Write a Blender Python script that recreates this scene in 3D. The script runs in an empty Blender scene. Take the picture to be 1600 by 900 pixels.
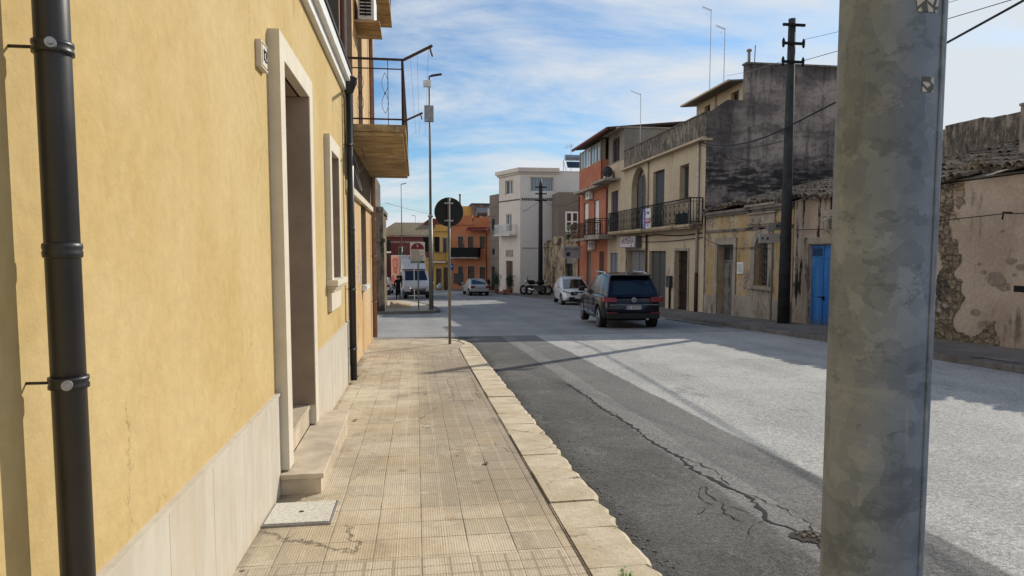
import bpy, bmesh, math, random
from mathutils import Vector, Matrix, noise
random.seed(7)
R = math.radians
sc = bpy.context.scene
C = sc.collection

# ------------------------------------------------------------------ camera
YAW = math.atan(150/1067.0); PITCH = R(4.2)
cam = bpy.data.cameras.new("camera"); camo = bpy.data.objects.new("camera", cam); C.objects.link(camo)
cam.sensor_width = 36; cam.lens = 1067/1600*36; cam.shift_y = 21.36/1600; cam.clip_start = 0.05; cam.clip_end = 3000
camo.location = (0, 0, 1.6); camo.rotation_euler = (R(90)-PITCH, 0, -YAW)
sc.camera = camo

# ------------------------------------------------------------------ sky and sun
SUN_EL, SUN_AZ = R(31.5), R(50.3)          # azimuth clockwise from +Y
world = bpy.data.worlds.new("World"); sc.world = world; world.use_nodes = True
nt = world.node_tree; nt.nodes.clear()
def wn(t, **k):
    n = nt.nodes.new(t)
    for a, b in k.items(): setattr(n, a, b)
    return n
sky = wn('ShaderNodeTexSky', sky_type='NISHITA', sun_disc=False, sun_elevation=SUN_EL, sun_rotation=SUN_AZ)
sky.air_density = 1.0; sky.dust_density = 0.6; sky.ozone_density = 1.6
tc = wn('ShaderNodeTexCoord'); sep = wn('ShaderNodeSeparateXYZ'); nt.links.new(tc.outputs['Generated'], sep.inputs[0])
zc = wn('ShaderNodeMath', operation='MAXIMUM'); nt.links.new(sep.outputs[2], zc.inputs[0]); zc.inputs[1].default_value = 0.0
za = wn('ShaderNodeMath', operation='ADD'); nt.links.new(zc.outputs[0], za.inputs[0]); za.inputs[1].default_value = 0.22
dx = wn('ShaderNodeMath', operation='DIVIDE'); nt.links.new(sep.outputs[0], dx.inputs[0]); nt.links.new(za.outputs[0], dx.inputs[1])
dy = wn('ShaderNodeMath', operation='DIVIDE'); nt.links.new(sep.outputs[1], dy.inputs[0]); nt.links.new(za.outputs[0], dy.inputs[1])
cmb = wn('ShaderNodeCombineXYZ'); nt.links.new(dx.outputs[0], cmb.inputs[0]); nt.links.new(dy.outputs[0], cmb.inputs[1])
n1 = wn('ShaderNodeTexNoise'); n1.inputs['Scale'].default_value = 1.5; n1.inputs['Detail'].default_value = 9; n1.inputs['Roughness'].default_value = 0.63; n1.inputs['Distortion'].default_value = 0.25
mp = wn('ShaderNodeMapping'); mp.inputs['Rotation'].default_value = (0, 0, R(35)); mp.inputs['Scale'].default_value = (0.8, 1.5, 1); mp.inputs['Location'].default_value = (3.1, 1.7, 0.4)
nt.links.new(cmb.outputs[0], mp.inputs[0]); nt.links.new(mp.outputs[0], n1.inputs['Vector'])
n2 = wn('ShaderNodeTexNoise'); n2.inputs['Scale'].default_value = 0.55; n2.inputs['Detail'].default_value = 3
mp2 = wn('ShaderNodeMapping'); mp2.inputs['Location'].default_value = (7.3, 2.2, 0)
nt.links.new(cmb.outputs[0], mp2.inputs[0]); nt.links.new(mp2.outputs[0], n2.inputs['Vector'])
ad = wn('ShaderNodeMath', operation='MULTIPLY_ADD'); nt.links.new(n2.outputs[0], ad.inputs[0]); ad.inputs[1].default_value = 0.8; nt.links.new(n1.outputs[0], ad.inputs[2])
# more veil towards the east (right of the view) and close to the horizon
vx = wn('ShaderNodeMath', operation='MULTIPLY_ADD'); nt.links.new(sep.outputs[0], vx.inputs[0]); vx.inputs[1].default_value = 0.28; nt.links.new(ad.outputs[0], vx.inputs[2])
vz = wn('ShaderNodeMath', operation='MULTIPLY_ADD'); nt.links.new(zc.outputs[0], vz.inputs[0]); vz.inputs[1].default_value = -0.25; nt.links.new(vx.outputs[0], vz.inputs[2])
rp = wn('ShaderNodeValToRGB'); nt.links.new(vz.outputs[0], rp.inputs[0])
rp.color_ramp.elements[0].position = 0.715; rp.color_ramp.elements[0].color = (0.0, 0.0, 0.0, 1)
rp.color_ramp.elements[1].position = 0.97; rp.color_ramp.elements[1].color = (0.97, 0.97, 0.97, 1)
tint = wn('ShaderNodeMix', data_type='RGBA', blend_type='MULTIPLY'); tint.inputs[0].default_value = 1.0
nt.links.new(sky.outputs[0], tint.inputs[6]); tint.inputs[7].default_value = (0.62, 0.90, 1.12, 1)
mixc = wn('ShaderNodeMix', data_type='RGBA'); nt.links.new(rp.outputs[0], mixc.inputs[0]); nt.links.new(tint.outputs[2], mixc.inputs[6])
mixc.inputs[7].default_value = (7.3, 7.75, 8.2, 1)
# extra sky brightness added west and overhead, out of view, to lift shaded facades
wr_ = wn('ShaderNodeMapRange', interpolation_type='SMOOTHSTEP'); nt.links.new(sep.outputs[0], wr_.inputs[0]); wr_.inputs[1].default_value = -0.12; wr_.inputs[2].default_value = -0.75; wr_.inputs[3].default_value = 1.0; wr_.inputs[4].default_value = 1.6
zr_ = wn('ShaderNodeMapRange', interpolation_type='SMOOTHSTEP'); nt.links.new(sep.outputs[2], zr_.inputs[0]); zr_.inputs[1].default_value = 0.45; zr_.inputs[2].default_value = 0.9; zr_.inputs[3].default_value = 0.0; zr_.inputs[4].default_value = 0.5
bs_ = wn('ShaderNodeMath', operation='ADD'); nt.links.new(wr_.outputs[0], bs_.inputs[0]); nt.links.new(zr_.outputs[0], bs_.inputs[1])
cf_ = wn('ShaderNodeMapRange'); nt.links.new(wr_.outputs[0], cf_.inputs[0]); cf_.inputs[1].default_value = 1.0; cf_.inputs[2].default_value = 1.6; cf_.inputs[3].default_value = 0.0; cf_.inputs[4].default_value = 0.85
west_fill = wn('ShaderNodeMix', data_type='RGBA'); nt.links.new(cf_.outputs[0], west_fill.inputs[0]); nt.links.new(mixc.outputs[2], west_fill.inputs[6]); west_fill.inputs[7].default_value = (7.2, 7.1, 6.9, 1)
boost = wn('ShaderNodeMix', data_type='RGBA', blend_type='MULTIPLY'); boost.inputs[0].default_value = 1.0; nt.links.new(west_fill.outputs[2], boost.inputs[6]); nt.links.new(bs_.outputs[0], boost.inputs[7])
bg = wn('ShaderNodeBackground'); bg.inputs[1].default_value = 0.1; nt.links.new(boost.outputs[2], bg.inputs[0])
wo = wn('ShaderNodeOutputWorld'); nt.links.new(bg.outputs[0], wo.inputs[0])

sl = bpy.data.lights.new("sun", 'SUN'); sl.energy = 4.2; sl.angle = R(0.5); sl.color = (1.0, 0.93, 0.82)
so = bpy.data.objects.new("sun", sl); C.objects.link(so); so.rotation_euler = (R(90)-SUN_EL, 0, -SUN_AZ+R(180))
so.rotation_euler = Vector((math.sin(SUN_AZ)*math.cos(SUN_EL), math.cos(SUN_AZ)*math.cos(SUN_EL), math.sin(SUN_EL))).to_track_quat('Z', 'Y').to_euler()
sc.view_settings.view_transform = 'Standard'; sc.view_settings.look = 'None'
sc.view_settings.exposure = 0.0; sc.view_settings.gamma = 1.0; sc.view_settings.use_curve_mapping = False
sc.render.engine = 'CYCLES'
sc.cycles.max_bounces = 6; sc.cycles.diffuse_bounces = 3; sc.cycles.glossy_bounces = 3; sc.cycles.transmission_bounces = 4
sc.cycles.use_denoising = True

# ------------------------------------------------------------------ node material helpers
def lin(r, g, b):
    f = lambda v: (v/255/12.92) if v/255 <= 0.04045 else ((v/255+0.055)/1.055)**2.4
    return (f(r), f(g), f(b), 1)
class NT:
    def __init__(s, name):
        s.m = bpy.data.materials.new(name); s.m.use_nodes = True; s.t = s.m.node_tree
        s.b = s.t.nodes['Principled BSDF']; s._co = None
        s.b.inputs['Roughness'].default_value = 0.9; s.b.inputs['Specular IOR Level'].default_value = 0.25
    def n(s, t, **k):
        x = s.t.nodes.new(t)
        for a, b in k.items(): setattr(x, a, b)
        return x
    def put(s, sock, v):
        if isinstance(v, bpy.types.NodeSocket): s.t.links.new(v, sock)
        elif v is not None:
            sock.default_value = v
    def co(s):
        if s._co is None: s._co = s.n('ShaderNodeTexCoord').outputs['Object']
        return s._co
    def map(s, sc=(1, 1, 1), loc=(0, 0, 0), rot=(0, 0, 0), v=None):
        x = s.n('ShaderNodeMapping'); s.put(x.inputs[0], v or s.co())
        x.inputs['Scale'].default_value = sc; x.inputs['Location'].default_value = loc; x.inputs['Rotation'].default_value = rot
        return x.outputs[0]
    def noise(s, scale, det=5, rough=0.55, v=None, dist=0):
        x = s.n('ShaderNodeTexNoise'); s.put(x.inputs['Vector'], v or s.co())
        x.inputs['Scale'].default_value = scale; x.inputs['Detail'].default_value = det; x.inputs['Roughness'].default_value = rough; x.inputs['Distortion'].default_value = dist
        return x.outputs[0]
    def vor(s, scale, v=None, feature='F1', out=0):
        x = s.n('ShaderNodeTexVoronoi', feature=feature); s.put(x.inputs['Vector'], v or s.co()); x.inputs['Scale'].default_value = scale
        return x.outputs[out]
    def math(s, op, a, b=0.0, c=0.0, clamp=False):
        x = s.n('ShaderNodeMath', operation=op, use_clamp=clamp); s.put(x.inputs[0], a); s.put(x.inputs[1], b)
        if op in ('MULTIPLY_ADD', 'SMOOTH_MIN', 'COMPARE'): s.put(x.inputs[2], c)
        return x.outputs[0]
    def step(s, v, a, b):            # smooth 0..1 between a and b
        x = s.n('ShaderNodeMapRange', interpolation_type='SMOOTHSTEP'); s.put(x.inputs[0], v); s.put(x.inputs[1], a); s.put(x.inputs[2], b)
        return x.outputs[0]
    def ramp(s, v, stops):
        x = s.n('ShaderNodeValToRGB'); s.put(x.inputs[0], v); e = x.color_ramp.elements
        while len(e) < len(stops): e.new(0.5)
        for i, (p, c) in enumerate(stops): e[i].position = p; e[i].color = c if len(c) == 4 else (*c, 1)
        return x.outputs[0]
    def mix(s, f, a, b, mode='MIX'):
        x = s.n('ShaderNodeMix', data_type='RGBA', blend_type=mode); s.put(x.inputs[0], f); s.put(x.inputs[6], a); s.put(x.inputs[7], b)
        return x.outputs[2]
    def xyz(s, v=None):
        x = s.n('ShaderNodeSeparateXYZ'); s.put(x.inputs[0], v or s.co()); return x.outputs
    def comb(s, a, b, c):
        x = s.n('ShaderNodeCombineXYZ'); s.put(x.inputs[0], a); s.put(x.inputs[1], b); s.put(x.inputs[2], c); return x.outputs[0]
    def bump(s, h, strength=0.4, dist=0.01, nrm=None):
        x = s.n('ShaderNodeBump'); s.put(x.inputs['Height'], h); x.inputs['Strength'].default_value = strength; x.inputs['Distance'].default_value = dist
        if nrm is not None: s.put(x.inputs['Normal'], nrm)
        s.put(s.b.inputs['Normal'], x.outputs[0]); return x.outputs[0]
    def col(s, v): s.put(s.b.inputs['Base Color'], v); return s
    def rough(s, v): s.put(s.b.inputs['Roughness'], v); return s

def plain(name, c, rough=0.6, metal=0.0, var=0.12, scale=8, spec=0.4, coat=0.0, bump=0.0):
    n = NT(name); d = tuple(x*(1-var*2) for x in c[:3])+(1,); l = tuple(min(1, x*(1+var)) for x in c[:3])+(1,)
    f = n.noise(scale, 5, 0.6)
    n.col(n.ramp(f, [(0.3, d), (0.7, l)])); n.rough(n.math('MULTIPLY_ADD', f, 0.2, rough-0.1))
    n.b.inputs['Metallic'].default_value = metal; n.b.inputs['Specular IOR Level'].default_value = spec; n.b.inputs['Coat Weight'].default_value = coat
    if bump: n.bump(n.noise(scale*6, 6, 0.6), bump, 0.004)
    return n.m

def plaster(name, base, alt, stain=None, sthr=0.55, streak=0.0, patch=None, pthr=0.62, pscale=0.9, fine=0.12, bump=0.35,
            damp=None, seed=0.0, top=None, blotch=0.7):
    """weathered render: two tones, vertical streaks, grime patches, fallen patches that bare another material"""
    n = NT(name); n._co = n.n('ShaderNodeNewGeometry').outputs['Position']; o = n.map(loc=(seed, seed*1.7, seed*0.6))
    big = n.noise(blotch, 7, 0.62, o)
    c = n.mix(n.step(big, 0.36, 0.64), base, alt)
    f = n.noise(14, 8, 0.7, o)
    c = n.mix(fine*3, c, n.mix(n.step(f, 0.3, 0.7), (0.55, 0.55, 0.55, 1), (1.25, 1.25, 1.25, 1)), 'MULTIPLY')
    h = n.math('MULTIPLY', f, 0.35)
    if stain:
        sn = n.noise(1.1, 9, 0.68, n.map((1, 1, 0.55), (seed+3, 1, 2)))
        if streak:
            st = n.noise(1.0, 6, 0.6, n.map((5, 5, 0.35), (seed, 0, 0)))
            sn = n.math('MULTIPLY_ADD', n.math('SUBTRACT', st, 0.5), streak, sn)
        c = n.mix(n.step(sn, sthr, sthr+0.13), c, stain)
    if damp:      # (height over the street where splash dirt ends, street slope)
        s = n.xyz()
        hh = n.math('ADD', n.math('MULTIPLY_ADD', s[1], damp[1], s[2]), n.math('MULTIPLY', n.noise(2.2, 6, 0.6, o), 1.3))
        c = n.mix(n.math('MULTIPLY', n.step(hh, damp[0]+0.75, damp[0]+0.45), 0.8), c, damp[2])
    if top:       # (z where runoff streaks begin, z where full, colour)
        s = n.xyz()
        hh = n.math('MULTIPLY_ADD', n.noise(1.0, 5, 0.6, n.map((4, 4, 0.2), (seed+9, 0, 0))), top[3] if len(top) > 3 else 1.6, s[2])
        c = n.mix(n.step(hh, top[0], top[1]), c, top[2])
    if patch:
        pn = n.noise(pscale, 10, 0.62, n.map(loc=(seed*2, 5, seed)))
        pm = n.step(pn, pthr, pthr+0.012)
        stone = n.vor(4.5, n.map((1, 1, 1.4), v=None), 'F1', 1)
        edge = n.vor(4.5, n.map((1, 1, 1.4)), 'DISTANCE_TO_EDGE', 0)
        pc = n.mix(0.35, patch, n.mix(1.0, patch, stone, 'MULTIPLY'))
        pc = n.mix(n.step(edge, 0.05, 0.0), pc, tuple(x*0.35 for x in patch[:3])+(1,))
        c = n.mix(pm, c, pc)
        h = n.math('MULTIPLY_ADD', pm, -1.2, h)
        h = n.math('MULTIPLY_ADD', n.math('MULTIPLY', n.step(edge, 0.0, 0.1), pm), 0.6, h)
    n.col(c); n.rough(0.92); n.b.inputs['Specular IOR Level'].default_value = 0.15
    n.bump(h, bump, 0.03)
    return n.m

def glass(name, c=(0.02, 0.025, 0.03, 1), rough=0.08):
    n = NT(name); f = n.noise(1.5, 3, 0.5)
    n.col(n.mix(n.step(f, 0.4, 0.6), c, tuple(x*1.6 for x in c[:3])+(1,))); n.rough(rough)
    n.b.inputs['Specular IOR Level'].default_value = 0.6; return n.m

# ------------------------------------------------------------------ mesh helpers
def wm(o):
    m = Matrix.Identity(4)
    while o is not None:
        m = o.matrix_basis @ m; o = o.parent
    return m
class MB:
    def __init__(s): s.v = []; s.f = []; s.mi = []
    def add(s, vs, fs, mi=0):
        k = len(s.v); s.v += [Vector(p) for p in vs]; s.f += [[i+k for i in f] for f in fs]; s.mi += [mi]*len(fs); return s
    def hexa(s, p, mi=0):      # 8 points: bottom 4 ccw, top 4
        return s.add(p, [(3, 2, 1, 0), (4, 5, 6, 7), (0, 1, 5, 4), (1, 2, 6, 5), (2, 3, 7, 6), (3, 0, 4, 7)], mi)
    def box(s, x0, x1, y0, y1, z0, z1, mi=0):
        return s.hexa([(x0, y0, z0), (x1, y0, z0), (x1, y1, z0), (x0, y1, z0), (x0, y0, z1), (x1, y0, z1), (x1, y1, z1), (x0, y1, z1)], mi)
    def quad(s, *p, mi=0): return s.add(p, [tuple(range(len(p)))], mi)
    def tube(s, pts, r, seg=8, cap=True, mi=0):
        pts = [Vector(p) for p in pts]; rs = r if isinstance(r, (list, tuple)) else [r]*len(pts)
        vs = []; fs = []; ref = None
        for i, p in enumerate(pts):
            t = (pts[min(i+1, len(pts)-1)]-pts[max(i-1, 0)]).normalized()
            if ref is None: ref = t.orthogonal().normalized()
            ref = (ref-t*ref.dot(t)); ref = ref.normalized() if ref.length > 1e-6 else t.orthogonal().normalized()
            b = t.cross(ref)
            for k in range(seg):
                a = 2*math.pi*k/seg; vs.append(p+(ref*math.cos(a)+b*math.sin(a))*rs[i])
        for i in range(len(pts)-1):
            for k in range(seg):
                fs.append((i*seg+k, i*seg+(k+1) % seg, (i+1)*seg+(k+1) % seg, (i+1)*seg+k))
        if cap: fs += [tuple(range(seg))[::-1], tuple((len(pts)-1)*seg+k for k in range(seg))]
        return s.add(vs, fs, mi)
    def lathe(s, prof, c=(0, 0, 0), axis='Z', seg=24, mi=0):
        c = Vector(c); vs = []; fs = []
        for r_, h in prof:
            for k in range(seg):
                a = 2*math.pi*k/seg; x, y = r_*math.cos(a), r_*math.sin(a)
                vs.append(c+(Vector((x, y, h)) if axis == 'Z' else Vector((h, x, y)) if axis == 'X' else Vector((x, h, y))))
        for i in range(len(prof)-1):
            for k in range(seg): fs.append((i*seg+k, i*seg+(k+1) % seg, (i+1)*seg+(k+1) % seg, (i+1)*seg+k))
        fs += [tuple(range(seg))[::-1], tuple((len(prof)-1)*seg+k for k in range(seg))]
        return s.add(vs, fs, mi)
    def ball(s, c, r, seg=10, sq=(1, 1, 1), mi=0):
        prof = [(max(1e-3, r*math.sin(math.pi*i/(seg//2+2)))*1, -r*math.cos(math.pi*i/(seg//2+2))) for i in range(seg//2+3)]
        k = len(s.v); s.lathe(prof, (0, 0, 0), 'Z', seg, mi)
        for v in s.v[k:]: v.x = v.x*sq[0]+c[0]; v.y = v.y*sq[1]+c[1]; v.z = v.z*sq[2]+c[2]
        return s
    def prism(s, poly, h, f, mi=0):      # poly list of 2d, f(u,v,w)->point, w in 0..h
        n = len(poly); vs = [f(u, v, 0) for u, v in poly]+[f(u, v, h) for u, v in poly]
        return s.add(vs, [tuple(range(n))[::-1], tuple(range(n, 2*n))]+[(i, (i+1) % n, n+(i+1) % n, n+i) for i in range(n)], mi)
    def build(s, name, mat, parent=None, bevel=0, smooth=False, sub=0, local=False, keep=False):
        me = bpy.data.meshes.new(name); bm = bmesh.new()
        inv = Matrix.Identity(4) if (local or parent is None) else wm(parent).inverted()
        vs = [bm.verts.new(inv @ v) for v in s.v]
        for f, m in zip(s.f, s.mi):
            try: fc = bm.faces.new([vs[i] for i in f]); fc.material_index = m; fc.smooth = smooth
            except ValueError: pass
        if not keep: bmesh.ops.recalc_face_normals(bm, faces=bm.faces)
        bm.to_mesh(me); bm.free()
        for m in (mat if isinstance(mat, (list, tuple)) else [mat]): me.materials.append(m)
        o = bpy.data.objects.new(name, me); C.objects.link(o)
        if parent is not None: o.parent = parent
        if sub:
            d = o.modifiers.new("sub", 'SUBSURF'); d.levels = d.render_levels = sub
        if bevel:
            d = o.modifiers.new("bevel", 'BEVEL'); d.width = bevel; d.segments = 2; d.limit_method = 'ANGLE'; d.angle_limit = R(40)
        return o
def tag(o, label=None, cat=None, group=None, kind=None):
    if label: o['label'] = label
    if cat: o['category'] = cat
    if group: o['group'] = group
    if kind: o['kind'] = kind
    return o
def thing(name, label, cat, loc=(0, 0, 0), rz=0, group=None):
    o = bpy.data.objects.new(name, None); C.objects.link(o); o.location = loc; o.rotation_euler = (0, 0, rz)
    o.empty_display_size = 0.2
    return tag(o, label, cat, group)
def copy_tree(o, parent=None):
    c = o.copy(); C.objects.link(c); c.parent = parent
    for ch in [x for x in bpy.data.objects if x.parent == o]: copy_tree(ch, c)
    return c
def structure(name, mb, mat, **k): return tag(mb.build(name, mat, **k), kind='structure')
def solid_text(name, cu):
    tmp = bpy.data.objects.new(name, cu); C.objects.link(tmp); bpy.context.view_layer.update()
    me = bpy.data.meshes.new_from_object(tmp.evaluated_get(bpy.context.evaluated_depsgraph_get())); bpy.data.objects.remove(tmp); bpy.data.curves.remove(cu)
    me.name = name; o = bpy.data.objects.new(name, me); C.objects.link(o); return o
def text(s, pos, nrm, size, mat, parent, name='lettering', align='CENTER', ext=0.004, squash=1.0, roll=0):
    cu = bpy.data.curves.new(name, 'FONT'); cu.body = s; cu.size = size; cu.extrude = ext; cu.align_x = align; cu.align_y = 'CENTER'
    cu.materials.append(mat); o = solid_text(name, cu)
    nv = Vector(nrm).normalized(); x = Vector((0, 0, 1)).cross(nv).normalized(); y = nv.cross(x)
    m = Matrix((( x.x*squash, y.x, nv.x, pos[0]), (x.y*squash, y.y, nv.y, pos[1]), (x.z*squash, y.z, nv.z, pos[2]), (0, 0, 0, 1)))
    if roll: m = m @ Matrix.Rotation(roll, 4, 'Z')
    if parent is not None: o.parent = parent; m = wm(parent).inverted() @ m
    o.matrix_basis = m
    return o

# a facade frame: s runs along d, o outwards along n
class FR:
    def __init__(s, P, d, n): s.P = Vector(P); s.d = Vector(d).normalized(); s.n = Vector(n).normalized()
    def p(s, a, o, z): q = s.P+s.d*a+s.n*o; return Vector((q.x, q.y, z))
    def box(s, mb, a0, a1, o0, o1, z0, z1, mi=0):
        return mb.hexa([s.p(a0, o0, z0), s.p(a1, o0, z0), s.p(a1, o1, z0), s.p(a0, o1, z0), s.p(a0, o0, z1), s.p(a1, o0, z1), s.p(a1, o1, z1), s.p(a0, o1, z1)], mi)
    def wall(s, mb, a0, a1, z0, z1, ops=(), rev=0.25, depth=6.0, rmi=0, topf=None):
        """front sheet with real openings and reveals, plus sides, back and top: a solid block"""
        S = sorted(set([a0, a1]+[x for o in ops for x in (o[0], o[1])])); Z = sorted(set([z0, z1]+[x for o in ops for x in (o[2], o[3])]))
        for i in range(len(S)-1):
            for j in range(len(Z)-1):
                cs, cz = (S[i]+S[i+1])/2, (Z[j]+Z[j+1])/2
                if any(o[0] < cs < o[1] and o[2] < cz < o[3] for o in ops): continue
                mb.quad(s.p(S[i], 0, Z[j]), s.p(S[i+1], 0, Z[j]), s.p(S[i+1], 0, Z[j+1]), s.p(S[i], 0, Z[j+1]))
        for o in ops:
            b0, b1, c0, c1 = o[:4]; r = -rev
            if len(o) > 4 and o[4] == 'arch':
                rad = (b1-b0)/2; cz = c1-rad; m = (b0+b1)/2; N = 12
                arc = [(m-rad*math.cos(math.pi*k/N), cz+rad*math.sin(math.pi*k/N)) for k in range(N+1)]
                for k in range(N):
                    (p0, q0), (p1, q1) = arc[k], arc[k+1]
                    mb.quad(s.p(p0, 0, q0), s.p(p1, 0, q1), s.p(p1, 0, c1), s.p(p0, 0, c1))
                    mb.quad(s.p(p0, 0, q0), s.p(p1, 0, q1), s.p(p1, r, q1), s.p(p0, r, q0), mi=rmi)
                    mb.quad(s.p(p0, r, q0), s.p(p1, r, q1), s.p(p1, r, c1), s.p(p0, r, c1), mi=rmi)
                tz = cz
            else:
                tz = c1; mb.quad(s.p(b0, 0, c1), s.p(b1, 0, c1), s.p(b1, r, c1), s.p(b0, r, c1), mi=rmi)
            mb.quad(s.p(b0, 0, c0), s.p(b0, 0, tz), s.p(b0, r, tz), s.p(b0, r, c0), mi=rmi)
            mb.quad(s.p(b1, 0, c0), s.p(b1, 0, tz), s.p(b1, r, tz), s.p(b1, r, c0), mi=rmi)
            mb.quad(s.p(b0, 0, c0), s.p(b1, 0, c0), s.p(b1, r, c0), s.p(b0, r, c0), mi=rmi)
            mb.quad(s.p(b0, r-0.09, c0), s.p(b1, r-0.09, c0), s.p(b1, r-0.09, c1), s.p(b0, r-0.09, c1), mi=rmi)
        mb.quad(s.p(a0, 0, z0), s.p(a0, -depth, z0), s.p(a0, -depth, z1), s.p(a0, 0, z1))
        mb.quad(s.p(a1, 0, z0), s.p(a1, -depth, z0), s.p(a1, -depth, z1), s.p(a1, 0, z1))
        mb.quad(s.p(a0, -depth, z0), s.p(a1, -depth, z0), s.p(a1, -depth, z1), s.p(a0, -depth, z1))
        mb.quad(s.p(a0, 0, z1), s.p(a1, 0, z1), s.p(a1, -depth, z1), s.p(a0, -depth, z1))
        return mb

def window(F, parent, a0, a1, z0, z1, off, fm, gm, mull=1, trans=0, fw=0.06, curtain=None, name='window'):
    mb = MB(); F.box(mb, a0, a0+fw, off-0.06, off, z0, z1); F.box(mb, a1-fw, a1, off-0.06, off, z0, z1)
    F.box(mb, a0+fw, a1-fw, off-0.06, off, z0, z0+fw); F.box(mb, a0+fw, a1-fw, off-0.06, off, z1-fw, z1)
    for k in range(mull):
        m = a0+(a1-a0)*(k+1)/(mull+1); F.box(mb, m-fw*0.6, m+fw*0.6, off-0.055, off+0.004, z0+fw, z1-fw)
    for k in range(trans):
        m = z0+(z1-z0)*(k+1)/(trans+1); F.box(mb, a0+fw, a1-fw, off-0.05, off-0.004, m-fw*0.35, m+fw*0.35)
    w = mb.build(name, fm, parent)
    g = MB(); F.box(g, a0+fw, a1-fw, off-0.04, off-0.03, z0+fw, z1-fw); g.build('pane', gm, w)
    if curtain:
        c = MB(); N = 24; xs = [a0+fw+0.01+(a1-a0-2*fw-0.02)*k/N for k in range(N+1)]
        for k in range(N):
            q0, q1 = off-0.024+0.008*math.sin(k*2.1), off-0.024+0.008*math.sin((k+1)*2.1)
            c.quad(F.p(xs[k], q0, z0+fw), F.p(xs[k+1], q1, z0+fw), F.p(xs[k+1], q1, z1-fw), F.p(xs[k], q0, z1-fw))
        c.build('curtain', curtain, w)
    return w
def slats(F, parent, a0, a1, z0, z1, off, mat, pitch=0.09, name='roller_shutter', split=True):
    mb = MB(); n = max(2, int((z1-z0)/pitch)); h = (z1-z0)/n
    for k in range(n):
        for (b0, b1) in (((a0, (a0+a1)/2-0.02), ((a0+a1)/2+0.02, a1)) if split else ((a0, a1),)):
            mb.hexa([F.p(b0, off-0.05, z0+k*h), F.p(b1, off-0.05, z0+k*h), F.p(b1, off, z0+k*h+0.004), F.p(b0, off, z0+k*h+0.004),
                     F.p(b0, off-0.05, z0+(k+1)*h), F.p(b1, off-0.05, z0+(k+1)*h), F.p(b1, off-0.022, z0+(k+1)*h-0.004), F.p(b0, off-0.022, z0+(k+1)*h-0.004)])
    if split: F.box(mb, (a0+a1)/2-0.02, (a0+a1)/2+0.02, off-0.05, off+0.01, z0, z1)
    return mb.build(name, mat, parent)
def door(F, parent, a0, a1, z0, z1, off, mat, leaves=2, panels=3, handle=None, name='door'):
    mb = MB(); w = (a1-a0)/leaves
    for l in range(leaves):
        b0, b1 = a0+l*w+0.006, a0+(l+1)*w-0.006
        F.box(mb, b0, b1, off-0.05, off, z0, z1); ph = (z1-z0)/panels
        for k in range(panels):
            q0, q1 = z0+k*ph+0.09, z0+(k+1)*ph-0.05
            F.box(mb, b0+0.08, b1-0.08, off, off+0.014, q0, q1)
            F.box(mb, b0+0.13, b1-0.13, off+0.014, off+0.024, q0+0.05, q1-0.05)
    d = mb.build(name, mat, parent, bevel=0.004)
    if handle is not None:
        m = (a0+a1)/2; h = MB(); F.box(h, m-0.09, m-0.03, off+0.024, off+0.036, z0+0.95, z0+1.13); h.tube([F.p(m-0.06, off+0.03, z0+1.05), F.p(m-0.06, off+0.08, z0+1.05), F.p(m-0.17, off+0.085, z0+1.05)], 0.011, 6)
        h.build('handle', handle, d)
    return d
def railing(pts, z0, h, mat, parent, sp=0.12, rb=0.008, rr=0.02, name='railing', scroll=False, mid=True):
    """pts: list of xy corners"""
    mb = MB(); P = [Vector((a, b, 0)) for a, b in pts]
    for i in range(len(P)-1):
        a, b = P[i], P[i+1]; L = (b-a).length; t = (b-a)/L; nb = max(1, int(L/sp))
        for z, rad in ((z0+h, rr), (z0+0.08, rr*0.7))+(((z0+h-0.13, rr*0.5),) if mid else ()):
            mb.tube([a+Vector((0, 0, z)), b+Vector((0, 0, z))], rad, 6)
        for k in range(nb+1):
            q = a+t*(L*k/nb); post = (k == 0 or k == nb)
            mb.tube([q+Vector((0, 0, z0)), q+Vector((0, 0, z0+h))], rr if post else rb, 6)
            if scroll and k < nb and k % 4 == 1:
                qm = q+t*(L/nb/2); w = L/nb*0.9
                for sgn in (1, -1):
                    mb.tube([qm+t*(w*math.sin(u*math.pi*2/8)*sgn*0.6)+Vector((0, 0, z0+0.15+(h-0.35)*u/8)) for u in range(9)], rb, 4)
    return mb.build(name, mat, parent)
def catenary(a, b, sag, n=16):
    a, b = Vector(a), Vector(b)
    return [a.lerp(b, k/n)-Vector((0, 0, sag*4*(k/n)*(1-k/n))) for k in range(n+1)]

def Rd(y):
    if y < 14: return -0.12-0.033*(y-4)
    if y < 54: return -0.45-0.041*(y-14)
    return max(-2.09-0.02*(y-54), -2.2)

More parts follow.
